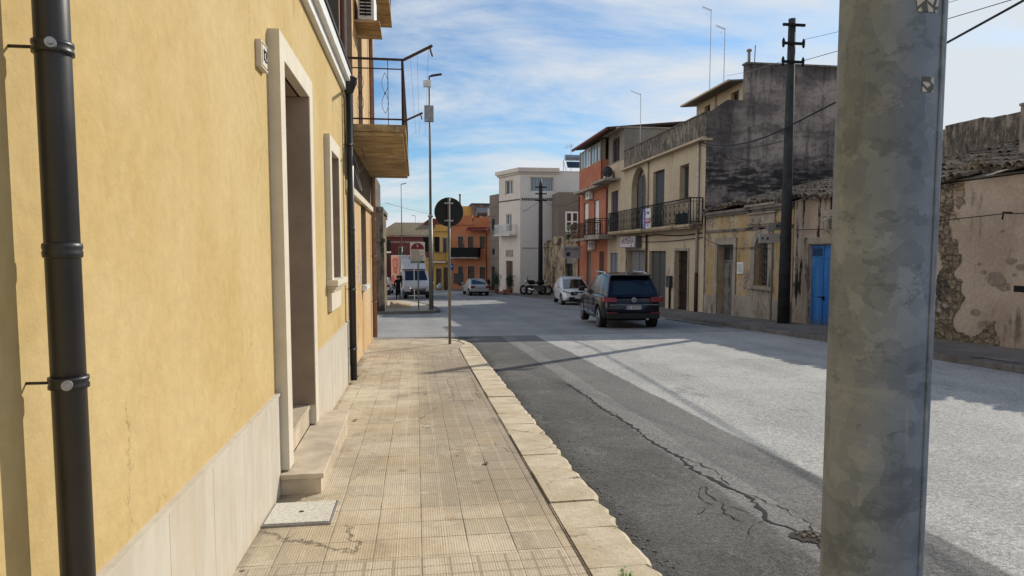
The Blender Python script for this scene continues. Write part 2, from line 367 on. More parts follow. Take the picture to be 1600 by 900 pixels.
# ================================================================== MATERIALS
def asphalt():
    n = NT("asphalt"); n._co = n.n('ShaderNodeNewGeometry').outputs['Position']; s = n.xyz()
    wob = n.math('MULTIPLY_ADD', n.noise(0.35, 4, 0.6), 0.16, -0.08)
    wob2 = n.math('MULTIPLY_ADD', n.noise(3.0, 5, 0.6), 0.05, -0.025)
    x = n.math('ADD', s[0], n.math('ADD', wob, wob2))
    big = n.noise(0.5, 6, 0.65); agg = n.vor(120); agg2 = n.noise(60, 4, 0.7); spk = n.vor(190, None, 'F1', 1)
    agg3 = n.noise(34, 7, 0.85)
    old = n.mix(n.step(big, 0.35, 0.65), (0.065, 0.065, 0.061, 1), (0.115, 0.112, 0.104, 1))
    seam = n.mix(n.step(big, 0.3, 0.7), (0.15, 0.149, 0.142, 1), (0.20, 0.197, 0.186, 1))
    mid = n.mix(n.step(big, 0.3, 0.7), (0.112, 0.111, 0.106, 1), (0.15, 0.147, 0.14, 1))
    light = n.mix(n.step(big, 0.3, 0.7), (0.285, 0.283, 0.268, 1), (0.37, 0.365, 0.345, 1))
    c = n.mix(n.step(x, 2.14, 2.20), old, seam)
    c = n.mix(n.step(x, 2.42, 2.45), c, mid)
    c = n.mix(n.step(x, 3.04, 3.10), c, light)
    ke = n.math('ADD', s[0], n.math('MULTIPLY', n.noise(2.0, 8, 0.75), 0.5)); c = n.mix(n.math('MULTIPLY', n.step(ke, 1.72, 1.42), n.step(s[0], 3.0, 2.0)), c, (0.040, 0.039, 0.036, 1))
    wr_ = n.noise(1.6, 9, 0.8, n.map((1, 0.5, 1), (3, 3, 1))); c = n.mix(n.math('MULTIPLY', n.step(wr_, 0.54, 0.66), 0.45), c, (0.20, 0.197, 0.186, 1)); c = n.mix(n.math('MULTIPLY', n.step(wr_, 0.44, 0.34), 0.40), c, (0.045, 0.045, 0.044, 1))
    # patch limits: the strips end at the junction, where the side street begins
    yj = n.math('ADD', s[1], wob)
    c = n.mix(n.step(yj, 17.5, 17.62), c, n.mix(n.step(big, 0.35, 0.65), (0.20, 0.20, 0.20, 1), (0.26, 0.258, 0.25, 1)))
    # tyre polish: slightly darker bands along the lanes
    tr = n.math('SINE', n.math('MULTIPLY', s[0], 2*math.pi/1.75))
    c = n.mix(n.math('MULTIPLY', n.step(tr, 0.2, 1.0), 0.12), c, (0.06, 0.06, 0.06, 1))
    c = n.mix(0.9, c, n.mix(n.step(agg, 0.1, 0.6), (0.50, 0.50, 0.50, 1), (1.45, 1.44, 1.42, 1)), 'MULTIPLY')
    c = n.mix(0.9, c, n.mix(n.step(agg3, 0.34, 0.66), (0.48, 0.48, 0.48, 1), (1.45, 1.44, 1.42, 1)), 'MULTIPLY')
    c = n.mix(n.math('MULTIPLY', n.step(n.xyz(spk)[0], 0.80, 0.90), 0.28), c, (0.30, 0.29, 0.27, 1))
    # oil drips and damp marks
    oil = n.noise(0.9, 6, 0.7, n.map(loc=(4, 4, 4)))
    c = n.mix(n.math('MULTIPLY', n.step(oil, 0.62, 0.72), 0.35), c, (0.035, 0.035, 0.035, 1))
    n.col(c); n.rough(0.93); n.b.inputs['Specular IOR Level'].default_value = 0.2
    n.bump(n.math('ADD', n.math('MULTIPLY', agg, 0.9), n.math('ADD', agg2, n.math('MULTIPLY', n.noise(7, 5, 0.6), 1.5))), 0.55, 0.008)
    return n.m
def tiles():
    """25 cm cement pavers: fine ribs along the street, a double bead down the middle of each"""
    n = NT("ribbed_paver"); n._co = n.n('ShaderNodeNewGeometry').outputs['Position']; s = n.xyz()
    T = 0.25
    jx = n.math('MULTIPLY_ADD', n.noise(0.7, 3, 0.5), 0.03, 0.0)
    u = n.math('DIVIDE', n.math('ADD', s[0], n.math('ADD', jx, 0.985-0.015)), T); v = n.math('DIVIDE', n.math('ADD', s[1], jx), T)
    fu, fv = n.math('FRACT', u), n.math('FRACT', v)
    iu, iv = n.math('FLOOR', u), n.math('FLOOR', v)
    wnn = n.n('ShaderNodeTexWhiteNoise'); n.put(wnn.inputs['Vector'], n.comb(iu, iv, 0.0)); rnd = wnn.outputs['Value']
    def line(f, p, w): return n.step(n.math('ABSOLUTE', n.math('SUBTRACT', f, p)), w, w*0.45)
    jw = n.math('MULTIPLY_ADD', n.noise(5, 4, 0.6), 0.03, 0.008)
    joint = n.math('MAXIMUM', n.step(n.math('MINIMUM', fu, n.math('SUBTRACT', 1.0, fu)), jw, 0.002), n.step(n.math('MINIMUM', fv, n.math('SUBTRACT', 1.0, fv)), jw, 0.002))
    bead = n.math('MAXIMUM', line(fu, 0.475, 0.016), line(fu, 0.525, 0.016))
    rib = n.math('MULTIPLY_ADD', n.math('SINE', n.math('MULTIPLY', u, 2*math.pi*17)), 0.5, 0.5)
    worn = n.step(n.noise(1.3, 7, 0.7), 0.40, 0.62)
    big = n.noise(0.8, 8, 0.66); big2 = n.noise(2.6, 8, 0.7, n.map(loc=(3, 3, 3)))
    c = n.mix(n.step(big, 0.38, 0.62), (0.49, 0.395, 0.26, 1), (0.60, 0.51, 0.37, 1))
    grey = n.math('MULTIPLY', n.step(n.math('ADD', s[0], n.math('MULTIPLY', big2, 0.5)), 0.10, 0.45), n.step(n.math('ADD', s[1], n.math('MULTIPLY', big, 2.0)), 5.1, 5.3))
    c = n.mix(n.math('MULTIPLY', grey, 0.62), c, (0.29, 0.245, 0.185, 1))
    c = n.mix(n.math('MULTIPLY', n.step(rnd, 0.45, 1.0), 0.34), c, (0.30, 0.25, 0.18, 1))
    c = n.mix(n.math('MULTIPLY', n.step(big2, 0.52, 0.70), 0.65), c, (0.22, 0.185, 0.14, 1))
    c = n.mix(n.math('MULTIPLY', n.step(n.noise(1.1, 8, 0.72, n.map(loc=(2, 9, 1))), 0.55, 0.66), 0.35), c, (0.50, 0.33, 0.17, 1))
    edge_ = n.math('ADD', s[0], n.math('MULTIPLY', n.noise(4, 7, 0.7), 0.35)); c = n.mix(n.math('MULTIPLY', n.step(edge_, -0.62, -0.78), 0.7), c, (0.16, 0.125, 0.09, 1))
    c = n.mix(n.math('MULTIPLY', n.step(n.noise(5, 8, 0.75, n.map(loc=(8, 1, 3))), 0.60, 0.70), 0.5), c, (0.66, 0.60, 0.48, 1))
    c = n.mix(n.math('MULTIPLY', n.math('SUBTRACT', 1.0, rib), n.math('MULTIPLY_ADD', worn, 0.30, 0.09)), c, (0.20, 0.14, 0.075, 1))
    c = n.mix(n.math('MULTIPLY', bead, n.math('MULTIPLY_ADD', worn, -0.35, 0.60)), c, (0.64, 0.54, 0.38, 1))
    c = n.mix(n.math('MULTIPLY', joint, n.step(n.noise(1.7, 7, 0.75, n.map(loc=(9, 4, 2))), 0.36, 0.66)), c, (0.11, 0.09, 0.065, 1))
    # relaid patches: smooth cement at the corner, small blocks nearest the camera
    yq = n.math('ADD', s[1], n.math('MULTIPLY', n.noise(1.5, 5, 0.6), 0.15)); cem = n.mix(n.step(n.noise(1.8, 9, 0.75), 0.40, 0.62), (0.36, 0.295, 0.205, 1), (0.50, 0.425, 0.31, 1))
    sl_ = n.math('FRACT', n.math('DIVIDE', s[0], 0.06)); cem2 = n.mix(n.math('MULTIPLY', n.step(n.math('MINIMUM', sl_, n.math('SUBTRACT', 1.0, sl_)), 0.12, 0.0), 0.55), cem, (0.16, 0.125, 0.085, 1))
    c = n.mix(n.step(yq, 12.30, 12.34), c, cem2); c = n.mix(n.step(yq, 13.15, 13.20), c, cem)
    f2, g2 = n.math('FRACT', n.math('MULTIPLY', u, 1.75)), n.math('FRACT', n.math('MULTIPLY_ADD', v, 2.5, 0.3)); j2 = n.math('MAXIMUM', n.step(n.math('MINIMUM', f2, n.math('SUBTRACT', 1.0, f2)), 0.08, 0.02), n.step(n.math('MINIMUM', g2, n.math('SUBTRACT', 1.0, g2)), 0.10, 0.03))
    c = n.mix(n.step(s[1], 3.46, 3.45), c, n.mix(n.math('MULTIPLY', j2, 0.45), (0.50, 0.42, 0.30, 1), (0.13, 0.10, 0.07, 1)))
    wvv = n.n('ShaderNodeVectorMath', operation='ADD'); n.put(wvv.inputs[0], n.co()); n.put(wvv.inputs[1], n.comb(n.math('MULTIPLY', n.noise(6, 7, 0.75), 0.30), n.math('MULTIPLY', n.noise(6, 7, 0.75, n.map(loc=(4, 4, 4))), 0.30), 0.0))
    ck = n.vor(0.85, wvv.outputs[0], 'DISTANCE_TO_EDGE', 0); c = n.mix(n.math('MULTIPLY', n.math('MULTIPLY', n.step(ck, 0.007, 0.002), n.step(n.noise(0.8, 3, 0.5, n.map(loc=(1, 1, 7))), 0.47, 0.53)), 0.8), c, (0.09, 0.07, 0.05, 1))
    grime = n.noise(0.55, 9, 0.78, n.map((1, 0.6, 1), (5, 5, 5))); c = n.mix(n.math('MULTIPLY', n.step(grime, 0.50, 0.60), 0.45), c, (0.27, 0.225, 0.165, 1)); c = n.mix(n.math('MULTIPLY', n.step(grime, 0.46, 0.38), 0.35), c, (0.66, 0.58, 0.43, 1))
    big3 = n.vor(1.9, n.map(loc=(0.3, 0.2, 0)), 'F1', 0); c = n.mix(n.math('MULTIPLY', n.step(big3, 0.10, 0.06), 0.45), c, (0.17, 0.14, 0.105, 1))
    spots = n.vor(2.6, n.map(loc=(0.4, 0.9, 0)), 'F1', 0)
    c = n.mix(n.math('MULTIPLY', n.step(spots, 0.05, 0.035), 0.8), c, (0.06, 0.05, 0.04, 1))
    f = n.noise(70, 4, 0.7)
    c = n.mix(0.5, c, n.mix(n.step(f, 0.3, 0.7), (0.78, 0.78, 0.78, 1), (1.18, 1.18, 1.18, 1)), 'MULTIPLY')
    n.col(c); n.rough(0.9)
    h = n.math('MULTIPLY_ADD', rib, 0.35, n.math('MULTIPLY', bead, 0.6)); h = n.math('MULTIPLY_ADD', joint, -1.2, h); h = n.math('MULTIPLY_ADD', f, 0.5, h)
    n.bump(h, 0.6, 0.004)
    return n.m
def kerbstone(name, a, b, d):
    n = NT(name); n._co = n.n('ShaderNodeNewGeometry').outputs['Position']
    f = n.noise(2.2, 9, 0.7); g = n.noise(26, 8, 0.75); p = n.vor(34)
    c = n.mix(n.step(f, 0.35, 0.65), a, b); c = n.mix(n.math('MULTIPLY', n.step(g, 0.56, 0.70), 0.75), c, d)
    c = n.mix(n.math('MULTIPLY', n.step(p, 0.18, 0.05), 0.4), c, d)
    wv = n.n('ShaderNodeVectorMath', operation='ADD'); n.put(wv.inputs[0], n.co()); n.put(wv.inputs[1], n.comb(n.math('MULTIPLY', n.noise(7, 5, 0.7), 0.22), n.math('MULTIPLY', n.noise(6, 5, 0.7, n.map(loc=(3, 3, 3))), 0.22), 0.0))
    cr = n.vor(1.25, wv.outputs[0], 'DISTANCE_TO_EDGE', 0); gate = n.step(n.noise(0.9, 3, 0.5, n.map(loc=(5, 2, 1))), 0.50, 0.56)
    c = n.mix(n.math('MULTIPLY', n.math('MULTIPLY', n.step(cr, 0.010, 0.003), gate), 0.9), c, tuple(x*0.25 for x in d[:3])+(1,))
    pit = n.noise(14, 6, 0.8, n.map((1, 1.6, 1))); c = n.mix(n.math('MULTIPLY', n.step(pit, 0.62, 0.66), 0.7), c, tuple(x*0.5 for x in d[:3])+(1,))
    n.col(c); n.rough(0.88); n.bump(n.math('ADD', n.math('MULTIPLY', g, 0.8), n.math('MULTIPLY', f, 1.0)), 0.7, 0.015); return n.m
def concrete(name, a, b, d, seed=0):
    n = NT(name); n._co = n.n('ShaderNodeNewGeometry').outputs['Position']
    f = n.noise(0.9, 8, 0.68, n.map(loc=(seed, 0, 0))); g = n.noise(18, 7, 0.7); st = n.noise(3, 7, 0.7, n.map(loc=(0, seed, 3)))
    c = n.mix(n.step(f, 0.35, 0.65), a, b); c = n.mix(n.math('MULTIPLY', n.step(st, 0.54, 0.70), 0.6), c, d)
    c = n.mix(0.4, c, n.mix(n.step(g, 0.3, 0.7), (0.7, 0.7, 0.7, 1), (1.25, 1.25, 1.25, 1)), 'MULTIPLY')
    n.col(c); n.rough(0.92); n.bump(n.math('ADD', g, f), 0.5, 0.01); return n.m

m_asphalt = asphalt(); m_tiles = tiles()
m_kerb = kerbstone("limestone_kerb", (0.47, 0.38, 0.25, 1), (0.62, 0.535, 0.39, 1), (0.31, 0.235, 0.145, 1))
m_kerb_dark = kerbstone("basalt_kerb", (0.11, 0.10, 0.095, 1), (0.17, 0.16, 0.145, 1), (0.06, 0.055, 0.05, 1))
m_pave_r = concrete("grey_pavement", (0.13, 0.12, 0.105, 1), (0.19, 0.175, 0.155, 1), (0.08, 0.075, 0.065, 1), 2)
m_pave_l2 = concrete("pale_pavement", (0.36, 0.31, 0.23, 1), (0.47, 0.41, 0.31, 1), (0.27, 0.21, 0.14, 1), 5)
m_dirt = concrete("dirt", (0.20, 0.16, 0.11, 1), (0.28, 0.23, 0.16, 1), (0.12, 0.10, 0.07, 1), 8)
m_crack = plain("crack_dark", (0.008, 0.008, 0.008, 1), 0.95)
m_leaf = plain("weed_leaf", (0.11, 0.26, 0.02, 1), 0.7, var=0.3, scale=20)
m_darkleaf = plain("shrub_leaf", (0.025, 0.06, 0.02, 1), 0.6, var=0.35, scale=12)

# ================================================================== GROUND, ROAD, PAVEMENTS
def strip(x0, x1, y0, y1, dz, ny=None, nx=1, extra=0.0):
    mb = MB(); ny = ny or max(1, int(abs(y1-y0)/1.0)); 
    for j in range(ny):
        a, b = y0+(y1-y0)*j/ny, y0+(y1-y0)*(j+1)/ny
        for i in range(nx):
            p, q = x0+(x1-x0)*i/nx, x0+(x1-x0)*(i+1)/nx
            mb.quad((p, a, Rd(a)+dz), (q, a, Rd(a)+dz), (q, b, Rd(b)+dz), (p, b, Rd(b)+dz))
    return mb
g = MB(); ys = [-200, -100, -40]+list(range(-36, 96, 4))+[120, 200, 400, 900]
for a, b in zip(ys, ys[1:]):
    g.quad((-900, a, Rd(max(a, -40))-0.03), (900, a, Rd(max(a, -40))-0.03), (900, b, Rd(max(b, -40))-0.03), (-900, b, Rd(max(b, -40))-0.03))
structure("ground", g, m_dirt)
structure("road", strip(-40, 24, -30, 95, 0.0), m_asphalt)

# pavement beside the yellow house, kerb set out along its edge, corner rounded into the side street
KX = 1.18; KW = 0.35
edge = [(KX, -12)]+[(KX, y) for y in (0, 2, 4, 6, 8, 10, 12, 13.4)]+[(1.15, 14.2), (1.06, 14.9), (0.88, 15.4), (0.60, 15.72), (0.25, 15.85), (-0.3, 15.92), (-6, 16.05)]
def inset(path, w, wend=None):
    out = []
    for i, p in enumerate(path):
        a = Vector(path[max(i-1, 0)]+(0,)); b = Vector(path[min(i+1, len(path)-1)]+(0,)); t = (b-a).normalized()
        nrm = Vector((-t.y, t.x, 0)); ww = w if (wend is None or i < 9) else wend
        out.append((p[0]+nrm.x*ww, p[1]+nrm.y*ww))
    return out
inn = inset(edge, KW, 0.15)
pv = MB()
for i in range(len(inn)-1):
    (x0, y0), (x1, y1) = inn[i], inn[i+1]
    if y0 < 15.3 and x0 > -0.9:
        n_ = max(1, int((y1-y0)/0.5))
        for k in range(n_):
            u0, u1 = k/n_, (k+1)/n_; a0, a1 = y0+(y1-y0)*u0, y0+(y1-y0)*u1; b0, b1 = x0+(x1-x0)*u0, x0+(x1-x0)*u1
            pv.quad((-6, a0, Rd(a0)+0.12), (b0, a0, Rd(a0)+0.12), (b1, a1, Rd(a1)+0.12), (-6, a1, Rd(a1)+0.12))
    elif x0 > -6:
        pv.quad((-6, y0, Rd(y0)+0.12), (x0, y0, Rd(y0)+0.12), (x1, y1, Rd(y1)+0.12), (-6, y1, Rd(y1)+0.12))
structure("pavement", pv, m_tiles)
def kerb(path, w, z, mat, name, lmin, lmax, jit=0.008, wend=None, seed=3, gap=0.006):
    rnd = random.Random(seed); ip = inset(path, w, wend); mb = MB()
    L = [0]
    for a, b in zip(path, path[1:]): L.append(L[-1]+math.dist(a, b))
    def at(P, d):
        for i in range(len(L)-1):
            if d <= L[i+1]: f = (d-L[i])/(L[i+1]-L[i]); return (P[i][0]+(P[i+1][0]-P[i][0])*f, P[i][1]+(P[i+1][1]-P[i][1])*f)
        return P[-1]
    d = 0
    while d < L[-1]-0.05:
        e = min(L[-1], d+rnd.uniform(lmin, lmax)); h = rnd.uniform(-jit, jit); N = max(2, int((e-d-gap)/0.07)); hs = [rnd.uniform(-0.003, 0.003) for _ in range(4)]
        os_ = [at(path, d+gap+(e-d-gap)*k/N) for k in range(N+1)]; is_ = [at(ip, d+gap+(e-d-gap)*k/N) for k in range(N+1)]
        ow = [rnd.uniform(-0.009, 0.010)+0.016*(k in (0, N))+(0.02 if rnd.random() < 0.07 else 0) for k in range(N+1)]
        base = len(mb.v); vs = []
        for k in range(N+1):
            ox, oy = os_[k]; ix, iy = is_[k]; q = ow[k]; dxx, dyy = (ix-ox)/w, (iy-oy)/w; f = k/N
            zt0 = Rd(oy)+z+h+hs[0]*(1-f)+hs[1]*f; zt1 = Rd(iy)+z+h+hs[2]*(1-f)+hs[3]*f
            vs += [(ox+dxx*q, oy+dyy*q, Rd(oy)-0.08), (ox+dxx*(q+0.012), oy+dyy*(q+0.012), zt0-0.014), (ox+dxx*(q+0.035), oy+dyy*(q+0.035), zt0), (ix-dxx*0.004, iy-dyy*0.004, zt1), (ix-dxx*0.004, iy-dyy*0.004, Rd(iy)-0.08)]
        fs = []
        for k in range(N):
            for j in range(4): fs.append((k*5+j, k*5+j+1, (k+1)*5+j+1, (k+1)*5+j))
        fs += [(0, 1, 2, 3, 4), tuple(N*5+j for j in (4, 3, 2, 1, 0))]
        mb.add(vs, fs); d = e
    return structure(name, mb, mat)
kerb(edge, KW, 0.129, m_kerb, "kerb", 0.34, 0.78, wend=0.15, jit=0.006)
# dark soil showing between kerb and pavers
sj = MB()
for i in range(len(inn)-1):
    if inn[i][1] < 15.9 and inn[i][0] > -5.9:
        a, b = inn[i], inn[i+1]; oa, ob = edge[i], edge[i+1]
        sj.quad((a[0]-0.012, a[1]-0.004, Rd(a[1])+0.1235), (a[0]+0.05, oa[1], Rd(oa[1])+0.09), (b[0]+0.05, ob[1], Rd(ob[1])+0.09), (b[0]-0.012, b[1]-0.004, Rd(b[1])+0.1235))
structure("kerb_joint", sj, plain("joint_soil", (0.05, 0.04, 0.03, 1), 0.95))

# corner pavement over the side street
e2 = [(-40, 29.9), (-6, 29.75), (-1.5, 29.6), (0.1, 29.7), (0.75, 30.0), (1.05, 30.6), (1.12, 31.8), (1.05, 34), (0.7, 38), (0.2, 42), (-0.3, 45), (-1.0, 46.4), (-4, 46.9), (-40, 47)]
i2 = inset(e2, 0.25)
pv = MB(); pts = i2
for i in range(len(pts)-1):
    pass
rows = [y*0.5 for y in range(60, 94)]
def xat(P, y, lo, hi):
    for i in range(lo, hi):
        if (P[i][1]-y)*(P[i+1][1]-y) <= 0 and P[i][1] != P[i+1][1]:
            f = (y-P[i][1])/(P[i+1][1]-P[i][1]); return P[i][0]+(P[i+1][0]-P[i][0])*f
    return None
yy = [i2[3][1]+0.002]+[r for r in rows if i2[3][1]+0.1 < r < 46.0]+[46.05]
for a, b in zip(yy, yy[1:]):
    xa, xb = xat(i2, a, 3, 11), xat(i2, b, 3, 11)
    if xa is None or xb is None: continue
    pv.quad((-40, a, Rd(a)+0.12), (xa, a, Rd(a)+0.12), (xb, b, Rd(b)+0.12), (-40, b, Rd(b)+0.12))
tag(pv.build("pavement", m_pave_l2), kind='structure')
kerb(e2, 0.25, 0.125, m_kerb_dark, "kerb", 0.7, 1.0, seed=5)
# right-hand pavement
e3 = [(2.0, 69.5), (4.4, 65.8), (6.3, 63.3), (8.2, 58.5), (9.6, 52), (9.95, 46), (9.95, 33), (9.75, 29.5), (9.3, 26.5), (9.28, 20), (9.28, 10), (9.3, -20)]
i3 = inset(e3, 0.28)
pv = MB(); yy = [69.2-0.5*k for k in range(180)]
for a, b in zip(yy, yy[1:]):
    xa, xb = xat(i3, a, 0, len(i3)-1), xat(i3, b, 0, len(i3)-1)
    if xa is None or xb is None: continue
    pv.quad((xa, a, Rd(a)+0.12), (14, a, Rd(a)+0.12), (14, b, Rd(b)+0.12), (xb, b, Rd(b)+0.12))
tag(pv.build("pavement", m_pave_r), kind='structure')
kerb(e3, 0.28, 0.125, m_kerb_dark, "kerb", 0.8, 1.1, seed=8, jit=0.015)
pv = strip(-40, 24, 70.5, 95, 0.10); tag(pv.build("pavement", m_pave_l2), kind='structure')

# cracks in the old strip, a broken hole at their end, patches
def crack(pts, w, seed):
    rnd = random.Random(seed); P = []
    for (a, b) in zip(pts, pts[1:]):
        n_ = max(2, int(math.dist(a, b)/0.05))
        for k in range(n_):
            f = k/n_; P.append((a[0]+(b[0]-a[0])*f+rnd.uniform(-0.022, 0.022), a[1]+(b[1]-a[1])*f+rnd.uniform(-0.01, 0.01)))
    P.append(pts[-1]); mb = MB()
    W = [w*rnd.uniform(0.25, 1.5) for _ in P]; W[0] = W[-1] = 0.002
    for i in range(len(P)-1):
        (x0, y0), (x1, y1) = P[i], P[i+1]; a, b = W[i]/2, W[i+1]/2
        mb.quad((x0-a, y0, Rd(y0)+0.004), (x0+a, y0, Rd(y0)+0.004), (x1+b, y1, Rd(y1)+0.004), (x1-b, y1, Rd(y1)+0.004))
    return mb
cr = crack([(2.14, 9.5), (2.17, 8.6), (2.15, 7.6), (2.21, 6.8), (2.19, 6.1), (2.24, 5.5), (2.2, 5.12), (2.25, 4.75), (2.33, 4.5), (2.27, 4.2), (2.22, 4.0), (2.28, 3.82), (2.31, 3.55), (2.27, 2.9)], 0.030, 1)
for k, (p, w) in enumerate([([(2.21, 6.8), (2.08, 6.72), (1.98, 6.78)], .008), ([(2.24, 5.5), (2.33, 5.3), (2.36, 5.0), (2.30, 4.7)], .010), ([(2.25, 4.75), (2.12, 4.72), (2.02, 4.62), (1.92, 4.66)], .010),
        ([(2.12, 4.72), (2.05, 4.5), (2.08, 4.3), (1.98, 4.15), (2.05, 3.98)], .011), ([(2.02, 4.62), (1.96, 4.45), (2.0, 4.3)], .008), ([(2.27, 4.2), (2.14, 4.15), (2.08, 4.3), (1.9, 4.25), (1.8, 4.15)], .008),
        ([(2.27, 4.4), (2.15, 4.38), (2.05, 4.5)], .007), ([(2.33, 4.5), (2.43, 4.2), (2.44, 3.9), (2.38, 3.75)], .008), ([(2.22, 4.0), (2.1, 3.95), (1.98, 3.8), (1.92, 3.7)], .008), ([(2.15, 7.6), (2.24, 7.4), (2.21, 7.1)], .008)]):
    b = crack(p, w, 10+k); kk = len(cr.v); cr.v += b.v; cr.f += [[i+kk for i in f] for f in b.f]; cr.mi += b.mi
structure("road_crack", cr, m_crack)
rnd = random.Random(4)
hole = [(2.33+0.115*math.cos(a)*rnd.uniform(.75, 1.2), 3.70+0.10*math.sin(a)*rnd.uniform(.8, 1.2)) for a in [k*math.pi/9 for k in range(18)]]
hb = MB(); hb.add([(x, y, Rd(y)+0.006) for x, y in hole], [tuple(range(18))]); structure("pothole", hb, plain("pothole_rubble", (0.045, 0.036, 0.028, 1), 0.95, var=0.4, scale=60, bump=0.9))
rb = MB()
for k in range(34):
    a, r_ = rnd.uniform(0, 6.28), 0.085*math.sqrt(rnd.random()); x, y = 2.34+r_*math.cos(a)*1.1, 3.69+r_*math.sin(a); q = rnd.uniform(0.006, 0.016)
    rb.ball((x, y, Rd(y)+0.006+q*0.3), q, 6, (1, rnd.uniform(.7, 1.2), .6))
tag(rb.build("loose_stones", plain("rubble_stone", (0.20, 0.16, 0.12, 1), 0.9, var=0.35, scale=30)), "small loose stones lying in the broken hole in the asphalt", "gravel", kind='stuff')
# faint darker scar beside the far kerb
sc_ = MB(); pp = [(9.05, 23.5), (9.18, 22.2), (9.0, 20.6), (9.2, 18.9)]
b = crack([(9.0, 23.8), (9.02, 22), (9.05, 20.5), (9.06, 19.2)], 0.22, 31); structure("asphalt_patch", b, plain("fresh_tar", (0.03, 0.03, 0.03, 1), 0.8, bump=0.4))

# little weeds rooted in the kerb line
def weed(x, y, s, label, seed, dz=0.0):
    rnd = random.Random(seed); mb = MB()
    for k in range(46):
        a, r_ = rnd.uniform(0, 6.28), s*math.sqrt(rnd.random()); px, py = x+r_*math.cos(a)*0.7, y+r_*math.sin(a)*1.3; h = rnd.uniform(0.15, 0.75)*s
        q = rnd.uniform(0.10, 0.20)*s; b = rnd.uniform(0, 6.28); c_, s_ = math.cos(b)*q, math.sin(b)*q; z = Rd(py)+dz+h
        mb.quad((px-c_, py-s_, z), (px+s_*.6, py-c_*.6, z+q*.3), (px+c_, py+s_, z+q*0.5), (px-s_*.6, py+c_*.6, z+q*.2))
        if k % 2 == 0: mb.tube([(px, py, z), (px*0.6+x*0.4, py*0.6+y*0.4, Rd(y)+dz)], 0.0015, 4)
    tag(mb.build("weed", m_leaf), label, "weed", "weeds along the kerb")
weed(1.20, 5.62, 0.05, "small green weed at the kerb beside the middle of the dark asphalt strip", 1)
weed(1.21, 4.28, 0.035, "tiny green weed at the kerb foot nearer the camera, left of the asphalt", 2)
weed(0.98, 3.06, 0.05, "green weed growing on the kerb stone at the bottom edge of the photo", 3, 0.125)
weed(0.93, 14.9, 0.06, "green weed tuft at the far kerb corner past the round sign", 4, 0.12)

# ================================================================== YELLOW HOUSE (left)
XW = -0.93
m_yellow = plaster("yellow_render", (0.515, 0.372, 0.158, 1), (0.565, 0.43, 0.21, 1), stain=(0.42, 0.27, 0.085, 1), sthr=0.62, streak=0.15, fine=0.06, bump=0.45, blotch=0.9)
def enrich_yellow(m):
    t = m.node_tree; n = NT.__new__(NT); n.m = m; n.t = t; n.b = t.nodes['Principled BSDF']; n._co = n.n('ShaderNodeNewGeometry').outputs['Position']
    src = n.b.inputs['Base Color'].links[0].from_socket
    tro = n.noise(1.0, 8, 0.72, n.map((6, 6, 4.0), (2, 5, 1), (0.6, 0, 0))); drip = n.noise(1.0, 7, 0.65, n.map((9, 9, 0.25), (7, 0, 3))); pale = n.noise(1.7, 9, 0.75, n.map(loc=(1, 6, 2)))
    c = n.mix(n.math('MULTIPLY', n.step(tro, 0.40, 0.66), 0.14), src, (0.66, 0.51, 0.27, 1)); c = n.mix(n.math('MULTIPLY', n.step(drip, 0.60, 0.78), 0.14), c, (0.36, 0.25, 0.10, 1))
    c = n.mix(n.math('MULTIPLY', n.step(pale, 0.60, 0.72), 0.30), c, (0.66, 0.55, 0.36, 1))
    wv = n.n('ShaderNodeVectorMath', operation='ADD'); n.put(wv.inputs[0], n.co()); n.put(wv.inputs[1], n.comb(0.0, n.math('MULTIPLY', n.noise(3, 6, 0.7), 0.5), n.math('MULTIPLY', n.noise(3.2, 6, 0.7, n.map(loc=(4, 4, 4))), 0.5)))
    cr = n.vor(0.75, wv.outputs[0], 'DISTANCE_TO_EDGE', 0); gate = n.step(n.noise(0.7, 3, 0.5, n.map(loc=(8, 3, 1))), 0.54, 0.60); c = n.mix(n.math('MULTIPLY', n.math('MULTIPLY', n.step(cr, 0.0035, 0.001), gate), 0.55), c, (0.24, 0.16, 0.06, 1))
    s = n.xyz(); foot = n.math('MULTIPLY_ADD', n.noise(2.2, 7, 0.7), 0.35, s[2]); c = n.mix(n.math('MULTIPLY', n.step(foot, 0.98, 0.78), 0.30), c, (0.40, 0.27, 0.10, 1))
    n.col(c)
enrich_yellow(m_yellow)
m_cream_trim = plain("pale_limestone_trim", (0.66, 0.59, 0.47, 1), 0.75, var=0.05, scale=5, bump=0.15)
def plinth_mat():
    n = NT("pale_marble_plinth"); n._co = n.n('ShaderNodeNewGeometry').outputs['Position']
    f = n.math('MULTIPLY_ADD', n.noise(1.0, 8, 0.7, n.map((9, 9, 1.1))), 0.6, n.math('MULTIPLY', n.noise(3.0, 8, 0.7), 0.4)); g = n.noise(2, 5, 0.6)
    c = n.mix(n.step(f, 0.34, 0.62), (0.47, 0.42, 0.335, 1), (0.565, 0.52, 0.435, 1)); c = n.mix(n.math('MULTIPLY', n.step(g, 0.5, 0.7), 0.4), c, (0.50, 0.40, 0.27, 1))
    s = n.xyz(); low = n.math('ADD', n.math('MULTIPLY_ADD', s[1], 0.033, s[2]), n.math('MULTIPLY', n.noise(1.0, 6, 0.65, n.map((6, 6, 1))), 0.35))
    c = n.mix(n.math('MULTIPLY', n.step(low, 0.42, 0.18), 0.6), c, (0.55, 0.38, 0.20, 1))
    n.col(c); n.rough(0.7); n.bump(f, 0.12, 0.004); return n.m
m_plinth = plinth_mat()
m_reveal = plain("beige_reveal_stone", (0.34, 0.26, 0.185, 1), 0.8, var=0.12, scale=3)
m_step = plain("beige_marble_step", (0.55, 0.455, 0.33, 1), 0.55, var=0.16, scale=5)
m_darkpipe = plain("dark_grey_plastic", (0.022, 0.022, 0.024, 1), 0.42, var=0.2, scale=6, spec=0.5)
